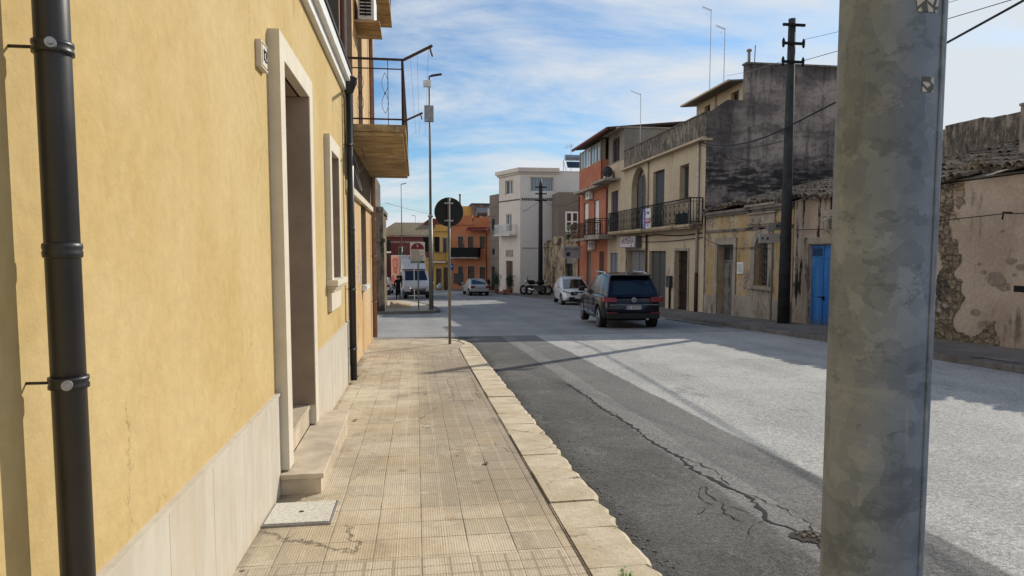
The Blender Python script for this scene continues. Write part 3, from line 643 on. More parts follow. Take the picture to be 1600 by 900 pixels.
m_black = plain("black_plastic", (0.006, 0.006, 0.0065, 1), 0.6, spec=0.2)
m_steel = plain("zinc_steel", (0.42, 0.42, 0.42, 1), 0.4, metal=0.8)
m_wood = plain("brown_door_wood", (0.10, 0.055, 0.03, 1), 0.6, var=0.3, scale=5)
m_glass = glass("window_glass")
m_white = plain("white_paint", (0.72, 0.72, 0.70, 1), 0.5, var=0.05)
m_rust = plain("rusty_iron", (0.075, 0.035, 0.022, 1), 0.75, var=0.35, scale=14)
m_iron = plain("black_iron", (0.008, 0.008, 0.009, 1), 0.65, var=0.2, spec=0.2)
m_roof = concrete("flat_roof", (0.12, 0.11, 0.10, 1), (0.18, 0.16, 0.14, 1), (0.08, 0.07, 0.06, 1), 4)

FL = FR((XW, 0, 0), (0, 1, 0), (1, 0, 0))
yh = thing("yellow_house", "yellow rendered house with pale stone door and window surrounds, filling the left edge", "house", (XW, 4, 0))
DO = (4.83, 5.93, 0.12, 2.87); WO = (7.52, 8.22, 1.30, 2.67)
mb = MB(); FL.wall(mb, -5, 9.46, -0.6, 3.82, [DO, WO], rev=0.62, depth=7, rmi=1); mb.build("wall", [m_yellow, m_reveal], yh)
# plinth slabs with fine joints, top level, foot follows the pavement
mb = MB(); y = -4.0; k = 0
while y < 9.44:
    y2 = min(9.445, y+0.55)
    for (a, b) in ((y, min(y2, 4.66)), (max(y, 6.09), y2)):
        if b-a > 0.02 and not (a < 4.66 < b and False): FL.box(mb, a+0.0015, b-0.0015, 0.0, 0.022, -0.5, 0.645)
    y = y2
    if abs(y-9.445) < 1e-6: break
def keepside(m, test):
    q = MB()
    for f, k in zip(m.f, m.mi):
        if test(sum((m.v[i].y for i in f))/len(f)): q.add([m.v[i] for i in f], [tuple(range(len(f)))], k)
    return q
for tst in (lambda v: v < 5.3, lambda v: v >= 5.3): keepside(mb, tst).build("plinth", m_plinth, yh)
mb = MB()
for (a, b) in ((-4, 4.66), (6.09, 9.445)): mb = MB(); FL.box(mb, a, b, 0.0, 0.030, 0.646, 0.664); mb.build("plinth_cap", m_plinth, yh)
mb = MB(); FL.box(mb, -5, 9.44, 0.0, 0.055, 3.70, 3.93); FL.box(mb, -5, 9.42, 0.055, 0.11, 3.80, 3.93)
mb.build("cornice", m_white, yh, bevel=0.004)
mb = MB(); FL.box(mb, -5, 9.45, -7, 0.125, 3.932, 3.975); mb.build("roof", m_black, yh)
def surround(F, parent, o, w, proud, mat, sides=True, lo=None, name="surround"):
    a0, a1, z0, z1 = o; lo = z0 if lo is None else lo; mb = MB()
    F.box(mb, a0-w, a0, -0.02, proud, lo, z1+w); F.box(mb, a1, a1+w, -0.02, proud, lo, z1+w); F.box(mb, a0, a1, -0.02, proud, z1, z1+w)
    return mb.build(name, mat, parent, bevel=0.003)
surround(FL, yh, DO, 0.16, 0.075, m_cream_trim, lo=0.13, name="door_surround")
surround(FL, yh, WO, 0.15, 0.06, m_cream_trim, name="window_surround")
door(FL, yh, 4.84, 5.92, 0.30, 2.86, -0.56, m_wood, 2, 4, handle=m_steel)
window(FL, yh, 7.53, 8.21, 1.31, 2.66, -0.50, m_wood, m_glass, 1)
mb = MB(); FL.box(mb, 7.34, 8.40, 0.0, 0.12, 1.235, 1.30); FL.box(mb, 7.37, 8.37, 0.0, 0.095, 1.205, 1.233); FL.box(mb, 7.40, 8.34, 0.0, 0.07, 1.175, 1.203); FL.box(mb, 7.42, 8.32, 0.0, 0.045, 0.96, 1.173)
mb.build("window_sill", m_cream_trim, yh, bevel=0.004)
mb = MB(); FL.box(mb, 5.915, 5.9295, -0.61, 0.07, 0.301, 2.866); mb.build("reveal_lining", m_reveal, yh); mb = MB(); FL.box(mb, 8.205, 8.2195, -0.6, 0.055, 1.301, 2.669); mb.build("reveal_lining", m_reveal, yh)
# steps
mb = MB(); FL.box(mb, 4.62, 6.44, 0.023, 0.285, -0.5, 0.085); FL.box(mb, 4.60, 6.46, 0.023, 0.305, 0.087, 0.122); mb.build("doorstep", m_step, yh, bevel=0.004)
mb = MB(); FL.box(mb, 4.835, 5.910, -0.61, 0.02, 0.123, 0.268); FL.box(mb, 4.835, 5.910, -0.61, 0.03, 0.27, 0.30); mb.build("threshold", m_step, yh, bevel=0.003)
# house number plaque
np_ = tag(None or MB().build("x", m_white), None) if False else None
mb = MB(); FL.box(mb, 4.32, 4.50, 0.0, 0.035, 2.70, 2.86); pq = mb.build("number_plaque", m_cream_trim, yh, bevel=0.003)
mb = MB()
for (a0, a1, z0, z1) in ((4.335, 4.485, 2.712, 2.716), (4.335, 4.485, 2.844, 2.848), (4.335, 4.339, 2.716, 2.844), (4.481, 4.485, 2.716, 2.844)): FL.box(mb, a0, a1, 0.035, 0.037, z0, z1)
mb.build("border", m_black, pq)
text("12", (XW+0.036, 4.41, 2.78), (1, 0, 0), 0.10, m_black, pq)

# downpipes
def pipe_thing(name, label, x, y, r, z0, z1, mat, collars, brackets, wallx, hopper=False, cat="downpipe"):
    t = thing(name, label, cat, (x, y, z0)); mb = MB(); mb.tube([(x, y, z0), (x, y, z1)], r, 24)
    for z in collars: mb.lathe([(r, z-0.022), (r+0.004, z-0.019), (r+0.005, z-0.008), (r+0.003, z-0.003), (r+0.005, z+0.003), (r+0.0045, z+0.012), (r, z+0.015)], (x, y, 0), 'Z', 24)
    mb.build("pipe", mat, t, smooth=True)
    for z in brackets:
        mb = MB(); mb.lathe([(r+0.001, z-0.014), (r+0.006, z-0.014), (r+0.006, z-0.006), (r+0.003, z), (r+0.006, z+0.006), (r+0.006, z+0.014), (r+0.001, z+0.014)], (x, y, 0), 'Z', 24)
        mb.tube([(x, y-r*0.2, z), (wallx, y-r*0.2, z)], 0.004, 6)
        b = mb.build("bracket", mat, t, smooth=True)
        s_ = MB(); sx, sy = x+(r+0.004)*0.35, y-(r+0.004)*0.93
        s_.tube([(sx, sy, z), (sx+0.006, sy-0.016, z)], 0.012, 12); s_.tube([(sx+0.006, sy-0.016, z), (sx+0.009, sy-0.024, z)], 0.006, 6); s_.build("screw", m_steel, b)
    if hopper:
        mb = MB(); mb.lathe([(r, z1-0.02), (r+0.012, z1), (0.095, z1+0.10), (0.10, z1+0.11), (0.10, z1+0.17), (0.11, z1+0.175), (0.11, z1+0.19), (0.09, z1+0.19)], (x, y, 0), 'Z', 24); mb.build("hopper", mat, t, smooth=True)
    return t
pipe_thing("downpipe", "thick dark grey downpipe with steel screws on the yellow wall, nearest the camera", -0.838, 1.775, 0.038, -0.05, 4.1, m_darkpipe, [1.606], [2.075, 1.284], XW)
pipe_thing("downpipe", "dark downpipe with a funnel top at the far corner of the yellow house", -0.845, 9.33, 0.045, -0.13, 3.68, m_darkpipe, [1.9], [3.0, 1.1, 0.3], XW, hopper=True)

# white utility cover in the pavement
def cover_mat():
    n = NT("white_cast_cover"); s = n.xyz()
    v = n.vor(26, n.map((1, 1.4, 1)), 'DISTANCE_TO_EDGE', 0); f = n.noise(9, 7, 0.7)
    c = n.mix(n.step(v, 0.10, 0.02), (0.62, 0.585, 0.49, 1), (0.44, 0.41, 0.33, 1)); c = n.mix(n.math('MULTIPLY', n.step(f, 0.52, 0.68), 0.4), c, (0.46, 0.40, 0.32, 1))
    n.col(c); n.rough(0.7); n.bump(n.step(v, 0.10, 0.02), -0.7, 0.004); return n.m
t = thing("access_cover", "white patterned square access cover set in the pavement by the doorstep", "manhole cover", (-0.71, 4.22, Rd(4.22)+0.12))
mb = MB()
def cq(x0, x1, y0, y1, h, lift=0.0): mb.hexa([(x0, y0, Rd(y0)+0.10), (x1, y0, Rd(y0)+0.10), (x1, y1, Rd(y1)+0.10), (x0, y1, Rd(y1)+0.10), (x0, y0, Rd(y0)+h+lift), (x1, y0, Rd(y0)+h+lift), (x1, y1, Rd(y1)+h+lift), (x0, y1, Rd(y1)+h+lift)])
cq(-0.895, -0.525, 4.035, 4.405, 0.138); mb.build("lid", cover_mat(), t, bevel=0.002)
mb = MB(); cq(-0.91, -0.899, 4.02, 4.42, 0.132); cq(-0.521, -0.51, 4.02, 4.42, 0.132); cq(-0.899, -0.521, 4.02, 4.031, 0.132); cq(-0.899, -0.521, 4.409, 4.42, 0.132); mb.build("frame", m_steel, t)
mb = MB(); zz = Rd(4.22)+0.139; mb.tube([(-0.71, 4.22, zz-0.01), (-0.71, 4.22, zz)], 0.016, 12); mb.build("lifting_hole", m_rust, t)

# ================================================================== BROWN BUILDING with balconies (left, beyond)
m_brownside = plaster("brown_side_render", (0.115, 0.085, 0.07, 1), (0.16, 0.11, 0.09, 1), stain=(0.05, 0.045, 0.04, 1), sthr=0.58, streak=0.3, bump=0.5, seed=3)
m_ochre = plaster("ochre_flaking_render", (0.56, 0.36, 0.17, 1), (0.60, 0.45, 0.27, 1), stain=(0.42, 0.25, 0.12, 1), sthr=0.58, streak=0.5, patch=(0.50, 0.42, 0.32, 1), pthr=0.60, bump=0.4, seed=5)
def balc():
    n = NT("peeling_balcony_paint"); n._co = n.n('ShaderNodeNewGeometry').outputs['Position']
    st = n.noise(1.0, 8, 0.72, n.map((2.2, 11, 2))); b = n.noise(1.6, 8, 0.7, n.map(loc=(3, 2, 1)))
    c = n.mix(n.step(st, 0.38, 0.60), (0.27, 0.175, 0.085, 1), (0.52, 0.37, 0.19, 1)); c = n.mix(n.math('MULTIPLY', n.step(b, 0.50, 0.62), 0.6), c, (0.20, 0.13, 0.07, 1))
    c = n.mix(n.math('MULTIPLY', n.step(n.noise(2.6, 8, 0.75, n.map(loc=(1, 8, 4))), 0.60, 0.64), 0.75), c, (0.48, 0.43, 0.36, 1)); c = n.mix(n.math('MULTIPLY', n.step(n.noise(1.3, 7, 0.7, n.map(loc=(6, 1, 7))), 0.60, 0.66), 0.85), c, (0.05, 0.042, 0.036, 1))
    n.col(c); n.rough(0.9); n.bump(st, 0.5, 0.02); return n.m
m_balc = balc()
m_lintel = plaster("dark_lintel_render", (0.12, 0.10, 0.085, 1), (0.20, 0.16, 0.12, 1), bump=0.5, seed=9)
XB = -0.98
FB = FR((XB, 0, 0), (0, 1, 0), (1, 0, 0))
bb = thing("apartment_building", "brown and ochre building with a rusty railed balcony beside the yellow house", "building", (XB, 12.6, 0))
ops = [(10.15, 11.35, -0.6, 2.45), (12.75, 14.0, 0.95, 2.55), (10.5, 11.5, 3.46, 5.9), (12.6, 13.6, 3.46, 5.9), (12.0, 13.0, 7.3, 9.4)]
mb = MB(); FB.wall(mb, 9.47, 15.78, -1.0, 11.5, ops, rev=0.28, depth=8, rmi=1); mb.build("wall", [m_ochre, m_reveal], bb)
mb = MB(); mb.box(XB-8.02, XB+0.012, 9.455, 9.468, 3.99, 11.5); mb.build("side_wall", m_brownside, bb)
mb = MB(); FB.box(mb, 9.5, 15.7, 0.0, 0.03, 2.57, 3.22); mb.build("lintel_band", m_lintel, bb)
mb = MB(); FB.box(mb, 9.5, 15.7, 0.0, 0.07, 2.46, 2.56); mb.build("ledge", m_cream_trim, bb)
slats(FB, bb, 10.17, 11.33, -0.3, 2.43, -0.22, plain("beige_shutter", (0.40, 0.34, 0.26, 1), 0.6), 0.1, split=False)
window(FB, bb, 12.76, 13.99, 0.96, 2.54, -0.2, m_wood, m_glass, 1)
mb = MB(); FB.box(mb, 12.68, 14.07, 0.0, 0.06, 0.88, 0.945); mb.build("window_sill", m_white, bb)
for a in (10.52, 12.62): door(FB, bb, a, a+0.96, 3.48, 5.88, -0.2, m_wood, 2, 4, name="balcony_door")
mb = MB(); FB.box(mb, 9.82, 15.55, -0.1, 0.86, 3.27, 3.365); FB.box(mb, 9.86, 15.5, -0.1, 0.82, 3.22, 3.268); sl1 = mb.build("balcony_slab", m_balc, bb, bevel=0.006)
railing([(XB+0.02, 9.86), (XB+0.82, 9.86), (XB+0.82, 15.5), (XB+0.02, 15.5)], 3.365, 0.90, m_rust, sl1, sp=0.19, rb=0.005, rr=0.017, scroll=False)
mb = MB()
for u in (0.22, 0.56):     # wrought leaf shapes in the near end panel
    for sgn in (1, -1):
        for (z0, z1) in ((3.52, 3.80), (3.80, 4.08)):
            mb.tube([(XB+0.02+u*0.8/0.8+sgn*0.045*math.sin(math.pi*k/8), 9.855, z0+(z1-z0)*k/8) for k in range(9)], 0.004, 4)
    mb.ball((XB+0.02+u, 9.855, 3.80), 0.014, 6); mb.build("wrought_ornament", m_rust, sl1); mb = MB()
# clothes line arms off the near corner, lines to the far end
ca = thing("clothes_line", "clothes line on rusty arms sticking out from the balcony corner", "clothes line", (XB+0.84, 9.8, 3.4))
cx_, cy_ = XB+0.84, 9.84
mb = MB(); mb.tube([(cx_, cy_, 4.26), (cx_+0.37, cy_-0.70, 4.26)], 0.020, 8); mb.tube([(cx_+0.35, cy_-0.67, 4.26), (cx_+0.36, cy_-0.68, 4.20), (cx_+0.38, cy_-0.70, 4.13)], 0.012, 6)
mb.build("arm", m_rust, ca)
mb = MB(); mb.tube([(cx_, cy_, 3.42), (cx_+0.24, cy_-0.60, 3.42)], 0.014, 8); mb.tube([(cx_+0.22, cy_-0.57, 3.42), (cx_+0.24, cy_-0.6, 3.34)], 0.009, 6); mb.build("arm", m_rust, ca)
mb = MB()
for f in (0.25, 0.5, 0.9): mb.tube(catenary((cx_+0.37*f, cy_-0.70*f, 4.25), (cx_+0.1+0.3*f, 15.3, 4.15), 0.05, 8), 0.0025, 4)
mb.build("line", plain("grey_cord", (0.35, 0.35, 0.35, 1), 0.7), ca)
# upper balcony
mb = MB(); FB.box(mb, 11.2, 15.5, -0.1, 0.52, 6.46, 6.58); mb.build("balcony_slab", m_balc, bb, bevel=0.01)
railing([(XB+0.02, 11.25), (XB+0.48, 11.25), (XB+0.48, 15.4), (XB+0.02, 15.4)], 6.58, 0.9, m_rust, bb, sp=0.2)
def ac_unit(label, P, F, a, z, o=0.06, w=0.8, h=0.55, d=0.28, rz=0, flip=1, cover=False):
    t = thing("air_conditioner", label, "air conditioner", F.p(a, o, z), 0, "wall air conditioner units")
    mb = MB(); F.box(mb, a-w/2, a+w/2, o, o+d, z, z+h); mb.build("casing", m_white, t, bevel=0.012)
    mb = MB(); c = F.p(a-0.1*w, o+d+0.004, z+h/2); ax = F.n; u = F.d; r_ = h*0.42
    ring = [c+u*(r_*math.cos(q))+Vector((0, 0, r_*math.sin(q))) for q in [k*math.pi/10 for k in range(21)]]
    mb.tube(ring, 0.008, 4, cap=False)
    for f in (0.35, 0.68): mb.tube([c+(p_-c)*f for p_ in ring], 0.006, 4, cap=False)
    for q in range(0, 20, 5): mb.tube([c, ring[q]], 0.006, 4)
    mb.build("fan_grille", m_black, t)
    mb = MB(); 
    for s_ in (-0.3, 0.3): F.box(mb, a+s_*w-0.015, a+s_*w+0.015, 0.0, o+d, z-0.035, z-0.003)
    mb.build("bracket", m_steel, t)
    return t
FBs = FR((XB, 11.7, 0), (1, 0, 0), (0, -1, 0))
t = thing("air_conditioner", "white air conditioner unit under the upper balcony at the top edge", "air conditioner", (XB+0.2, 12.0, 6.0), 0, "wall air conditioner units")
mb = MB(); mb.box(XB+0.06, XB+0.33, 12.0, 12.8, 5.48, 6.0); mb.build("casing", m_white, t, bevel=0.012)
mb = MB()
for k in range(7): mb.box(XB+0.09, XB+0.28, 11.992, 11.997, 5.55+k*0.055, 5.585+k*0.055)
mb.box(XB+0.18, XB+0.19, 11.986, 11.991, 5.53, 5.95); mb.build("grille", m_black, t)
mb = MB(); mb.box(XB, XB+0.42, 11.95, 12.9, 5.43, 5.46); mb.box(XB, XB+0.34, 12.2, 12.24, 5.25, 5.28); mb.build("bracket", m_balc, t)
# pipes and cables clipped to this building
pipe_thing("downpipe", "slim brown downpipe at the far corner of the ochre building", XB+0.07, 15.35, 0.05, -0.3, 11, plain("brown_pipe", (0.30, 0.17, 0.12, 1), 0.5), [2.3], [4.6, 1.5, 0.5], XB)
pipe_thing("downpipe", "thin grey conduit running up the ochre building beside the dark funnel pipe", XB+0.06, 9.72, 0.022, 3.0, 10.5, plain("grey_conduit", (0.42, 0.40, 0.40, 1), 0.5), [], [4.2, 5.6], XB)
pipe_thing("downpipe", "reddish thin pipe on the corner of the ochre building above the yellow roof", XB+0.045, 9.52, 0.03, 3.99, 10.8, plain("red_pipe", (0.24, 0.11, 0.09, 1), 0.5), [], [5.0, 7.0], XB)
t = thing("cable", "loops of grey cable hanging on the wall under the balcony", "cable", (XB+0.05, 10.4, 2.6))
mb = MB(); mb.tube([(XB+0.06, 9.75, 3.1)]+[(XB+0.10+0.16*math.sin(q)*0.6, 10.1+0.6*(1-math.cos(q))*0.5, 2.85-0.35*math.sin(q)) for q in [k*math.pi/8 for k in range(9)]]+[(XB+0.06, 10.9, 3.1)], 0.008, 5)
mb.tube([(XB+0.05, 9.9, 3.2), (XB+0.18, 10.3, 2.75), (XB+0.26, 10.6, 2.95), (XB+0.16, 11.0, 3.2)], 0.006, 5)
mb.tube([(XB+0.05, 9.8, 3.0), (XB+0.07, 9.9, 2.3), (XB+0.05, 10.0, 2.62), (XB+0.09, 10.06, 2.2), (XB+0.04, 10.1, 2.55)], 0.006, 5)
mb.build("loop", plain("grey_cable", (0.30, 0.30, 0.29, 1), 0.6), t)

rnd = random.Random(77)
m_dry = plain("dry_leaf_brown", (0.16, 0.085, 0.035, 1), 0.85, var=0.3)
for (x, y, s_, lb) in ((-0.62, 6.9, .030, "small dry brown leaf on the pavement beyond the doorstep"), (0.52, 5.15, .028, "dark dry leaf lying mid pavement on the ribbed pavers"), (-0.86, 9.9, .05, "clump of dry dirt at the foot of the dark funnel pipe"), (0.10, 8.3, .018, "tiny dark leaf scrap far up the pavement")):
    mb = MB(); P = []
    for k in range(9): q = 2*math.pi*k/9; r_ = s_*rnd.uniform(.55, 1.1); P.append((x+r_*math.cos(q), y+r_*math.sin(q)*1.3, Rd(y)+0.124+rnd.uniform(0.002, s_*0.35)))
    mb.add(P+[(x, y, Rd(y)+0.126)], [(k, (k+1) % 9, 9) for k in range(9)]); tag(mb.build("dry_leaf", m_dry), lb, "leaf")

rnd = random.Random(91); mb = MB()
for k in range(420):
    y = rnd.uniform(2.4, 14.5) if k % 3 else rnd.uniform(2.4, 7); x = 1.20+abs(rnd.gauss(0, 0.10)); q = rnd.uniform(0.003, 0.010); mb.ball((x, y, Rd(y)+q*0.4), q, 5, (1, rnd.uniform(.7, 1.5), .6))
tag(mb.build("gutter_grit", plain("grit", (0.19, 0.165, 0.13, 1), 0.95, var=0.35, scale=30)), "loose grit and small stones gathered along the kerb foot", "grit", kind='stuff')

# ================================================================== RIGHT SIDE: facades on x = 11.3 facing the street
FX = 11.3
FRt = FR((FX, 0, 0), (0, 1, 0), (-1, 0, 0))
m_cream = plaster("cream_render", (0.46, 0.365, 0.255, 1), (0.52, 0.43, 0.31, 1), stain=(0.19, 0.15, 0.11, 1), sthr=0.62, streak=0.5, bump=0.35, seed=11, damp=(-0.3, 0.041, (0.24, 0.19, 0.13, 1)))
m_greywall = plaster("soot_streaked_render", (0.105, 0.085, 0.078, 1), (0.165, 0.132, 0.118, 1), stain=(0.028, 0.025, 0.026, 1), sthr=0.56, streak=0.55, bump=0.7, seed=21, blotch=0.5)
def greywall():
    n = NT("soot_streaked_wall"); n._co = n.n('ShaderNodeNewGeometry').outputs['Position']; s = n.xyz()
    a = n.noise(0.45, 9, 0.68, n.map((1, 1, 1.8), (3, 0, 1))); b = n.noise(5.5, 9, 0.78, n.map(loc=(1, 2, 3))); st = n.noise(1, 7, 0.65, n.map((3.2, 3.2, 0.4))); lay = n.noise(1, 6, 0.6, n.map((0.35, 0.35, 2.6), (6, 0, 2)))
    c = n.mix(n.step(a, 0.38, 0.60), (0.155, 0.132, 0.128, 1), (0.34, 0.295, 0.265, 1))
    c = n.mix(n.math('MULTIPLY', n.step(b, 0.50, 0.62), 0.55), c, (0.060, 0.050, 0.050, 1))
    c = n.mix(n.math('MULTIPLY', n.step(st, 0.50, 0.64), 0.62), c, (0.060, 0.052, 0.053, 1))
    c = n.mix(n.math('MULTIPLY', n.step(n.noise(7, 9, 0.8), 0.56, 0.62), 0.55), c, (0.30, 0.25, 0.21, 1))
    # layered soot tide lines in the lower half, each with its own ragged edge
    warp = n.math('MULTIPLY_ADD', n.noise(0.55, 8, 0.7, n.map((1, 1, 1.2), (9, 0, 0))), 2.6, s[2])
    for z_, w_, k_ in ((4.05, 0.50, 0.92), (5.35, 0.75, 0.90), (6.2, 0.16, 0.6), (7.3, 0.20, 0.45)):
        dd_ = n.math('ABSOLUTE', n.math('SUBTRACT', warp, z_+0.35))
        c = n.mix(n.math('MULTIPLY', n.math('MULTIPLY', n.step(dd_, w_, w_*0.55), n.step(n.noise(1, 8, 0.75, n.map((0.9, 0.9, 5), (z_, 0, 0))), 0.36, 0.52)), k_), c, (0.022, 0.021, 0.024, 1))
    top = n.math('MULTIPLY_ADD', n.noise(1, 7, 0.7, n.map((2.5, 2.5, 0.3), (4, 4, 0))), 1.8, s[2])
    c = n.mix(n.math('MULTIPLY', n.step(top, 9.0, 9.8), 0.7), c, (0.030, 0.028, 0.030, 1))
    vx_ = n.math('MULTIPLY_ADD', n.noise(0.7, 6, 0.7), 1.6, s[0]); c = n.mix(n.math('MULTIPLY', n.math('MULTIPLY', n.step(vx_, 13.7, 12.9), n.step(s[2], 4.6, 6.2)), 0.62), c, (0.034, 0.031, 0.034, 1))
    n.col(c); n.rough(0.95); n.b.inputs['Specular IOR Level'].default_value = 0.1
    n.bump(n.math('ADD', n.math('MULTIPLY', b, 1.0), n.math('MULTIPLY', a, 1.0)), 0.8, 0.05); return n.m
m_gw = greywall()
def lichen():
    n = NT("black_lichen_parapet"); n._co = n.n('ShaderNodeNewGeometry').outputs['Position']
    a = n.noise(1.0, 8, 0.7, n.map((1, 1, 2))); b = n.noise(6.5, 9, 0.8); d = n.noise(2.0, 7, 0.7, n.map((3, 3, 0.8)))
    c = n.mix(n.step(a, 0.35, 0.65), (0.085, 0.077, 0.068, 1), (0.18, 0.155, 0.13, 1)); c = n.mix(n.math('MULTIPLY', n.step(b, 0.48, 0.58), 0.75), c, (0.022, 0.022, 0.022, 1))
    c = n.mix(n.math('MULTIPLY', n.step(n.math('ADD', n.math('MULTIPLY', b, 0.5), n.math('MULTIPLY', d, 0.6)), 0.55, 0.63), 0.75), c, (0.36, 0.305, 0.23, 1))
    n.col(c); n.rough(0.95); n.bump(n.math('ADD', b, a), 0.7, 0.03); return n.m
m_parapet = lichen()
m_yelold = plaster("old_yellow_render", (0.38, 0.26, 0.12, 1), (0.44, 0.36, 0.25, 1), stain=(0.15, 0.12, 0.095, 1), sthr=0.56, streak=0.6, patch=(0.36, 0.31, 0.25, 1), pthr=0.58, pscale=1.3, bump=0.6, seed=31, damp=(-0.25, 0.041, (0.20, 0.18, 0.155, 1)), blotch=1.0)
m_pinkold = plaster("ruined_pink_render", (0.34, 0.26, 0.20, 1), (0.44, 0.355, 0.28, 1), stain=(0.15, 0.12, 0.10, 1), sthr=0.56, streak=0.5, patch=(0.30, 0.24, 0.16, 1), pthr=0.60, pscale=0.8, bump=0.8, seed=37, blotch=0.8, damp=(-0.45, 0.033, (0.22, 0.19, 0.165, 1)))
m_pinkblack = plaster("soot_stained_pink_render", (0.36, 0.28, 0.22, 1), (0.45, 0.37, 0.30, 1), stain=(0.022, 0.022, 0.022, 1), sthr=0.50, streak=0.9, patch=(0.28, 0.23, 0.17, 1), pthr=0.62, pscale=1.1, bump=0.8, seed=41, blotch=1.0)
m_stonetrim = plaster("grey_stone_trim", (0.26, 0.225, 0.185, 1), (0.36, 0.315, 0.26, 1), stain=(0.10, 0.09, 0.08, 1), sthr=0.54, streak=0.4, bump=0.5, seed=43, blotch=2)
m_orange = plaster("orange_render", (0.38, 0.14, 0.085, 1), (0.44, 0.18, 0.11, 1), stain=(0.27, 0.085, 0.045, 1), sthr=0.64, streak=0.3, bump=0.3, seed=47)
m_redtrim = plain("dark_red_paint", (0.16, 0.028, 0.022, 1), 0.55, var=0.2)
m_grille = m_iron
m_shutgrey = plain("grey_shutter", (0.15, 0.14, 0.13, 1), 0.55, var=0.15)
m_dkdoor = plain("dark_grey_door", (0.045, 0.045, 0.045, 1), 0.55, var=0.2)
m_lilac = plain("lilac_grey_shutter", (0.17, 0.16, 0.21, 1), 0.6)
m_greydoor = plaster("weathered_grey_door", (0.13, 0.125, 0.12, 1), (0.20, 0.19, 0.175, 1), stain=(0.05, 0.045, 0.04, 1), sthr=0.55, streak=0.5, seed=2, bump=0.3, blotch=3)
def blue_mat():
    n = NT("blue_painted_metal"); n._co = n.n('ShaderNodeNewGeometry').outputs['Position']
    f = n.noise(1, 7, 0.65, n.map((3, 3, 0.5))); g = n.noise(1.2, 5, 0.6)
    c = n.mix(n.step(f, 0.35, 0.65), (0.016, 0.105, 0.33, 1), (0.035, 0.16, 0.43, 1)); c = n.mix(n.math('MULTIPLY', n.step(g, 0.56, 0.7), 0.4), c, (0.10, 0.24, 0.48, 1))
    sc3 = n.noise(1, 8, 0.75, n.map((4, 4, 1.2), (3, 3, 3))); c = n.mix(n.math('MULTIPLY', n.step(sc3, 0.56, 0.66), 0.35), c, (0.16, 0.26, 0.42, 1))
    z_ = n.math('MULTIPLY_ADD', n.noise(3, 7, 0.7), 0.5, n.xyz()[2]); c = n.mix(n.math('MULTIPLY', n.step(z_, 0.10, -0.35), 0.7), c, (0.06, 0.07, 0.08, 1)); c = n.mix(n.math('MULTIPLY', n.step(n.noise(9, 8, 0.8), 0.62, 0.66), 0.6), c, (0.10, 0.06, 0.04, 1))
    n.col(c); n.rough(0.55); n.bump(g, 0.25, 0.01); return n.m
m_blue = blue_mat()
def tile_mat():
    n = NT("old_clay_tiles"); n._co = n.n('ShaderNodeNewGeometry').outputs['Position']
    f = n.noise(3.2, 8, 0.7); g = n.noise(14, 8, 0.75)
    c = n.mix(n.step(f, 0.38, 0.62), (0.19, 0.145, 0.11, 1), (0.33, 0.27, 0.20, 1)); c = n.mix(n.math('MULTIPLY', n.step(g, 0.44, 0.56), 0.75), c, (0.06, 0.055, 0.045, 1))
    c = n.mix(n.math('MULTIPLY', n.step(n.noise(7, 7, 0.7, n.map(loc=(3, 1, 2))), 0.60, 0.66), 0.6), c, (0.40, 0.36, 0.28, 1))
    n.col(c); n.rough(0.95); n.bump(g, 0.7, 0.02); return n.m
m_tile = tile_mat()

# ---- cream two-storey building with long balcony, big soot-streaked side wall
cb = thing("cream_building", "cream two-storey building with a long iron balcony and black streaked side wall", "building", (FX, 31, 0))
Y0, Y1 = 25.8, 36.45
ops = [(27.35, 28.75, -1.2, 1.63), (29.95, 32.20, -1.4, 1.63), (32.75, 35.80, -1.6, 1.66), (27.45, 28.45, 3.80, 5.27), (30.28, 31.80, 2.68, 5.38), (32.80, 35.10, 2.68, 5.90, 'arch')]
mb = MB(); FRt.wall(mb, Y0, Y1, -2.2, 5.95, ops, rev=0.30, depth=1.6, rmi=0); mb.build("wall", m_cream, cb)
# parapet and cornice (street side)
mb = MB(); FRt.box(mb, Y0+0.0, Y1, -0.22, 0.012, 6.085, 7.02); mb.build("parapet", m_parapet, cb)
mb = MB(); FRt.box(mb, Y0-0.05, Y1+0.02, -0.25, 0.28, 5.95, 6.03); FRt.box(mb, Y0-0.02, Y1, -0.25, 0.16, 6.03, 6.083); mb.build("cornice", m_cream, cb)
mb = MB(); FRt.box(mb, Y0, Y1, -0.26, 0.05, 7.02, 7.07); mb.build("coping", m_parapet, cb)
# side wall: stepped outline, 8 m deep, one block
prof = [(FX+0.004, -2.2), (18.8, -2.2), (18.8, 8.92), (12.90, 8.92), (12.90, 7.52), (12.15, 7.52), (FX+0.004, 6.95)]
mb = MB(); mb.prism(prof, 0.28, lambda u, v, w: (u, Y0-0.03+w, v)); mb.build("side_wall", m_gw, cb)
mb = MB(); mb.hexa([(12.86, Y0-0.06, 8.92), (18.85, Y0-0.06, 8.92), (18.85, Y0+0.3, 8.92), (12.86, Y0+0.3, 8.92), (12.86, Y0-0.06, 8.99), (18.85, Y0-0.06, 8.99), (18.85, Y0+0.3, 8.99), (12.86, Y0+0.3, 8.99)])
mb.build("coping", m_parapet, cb)
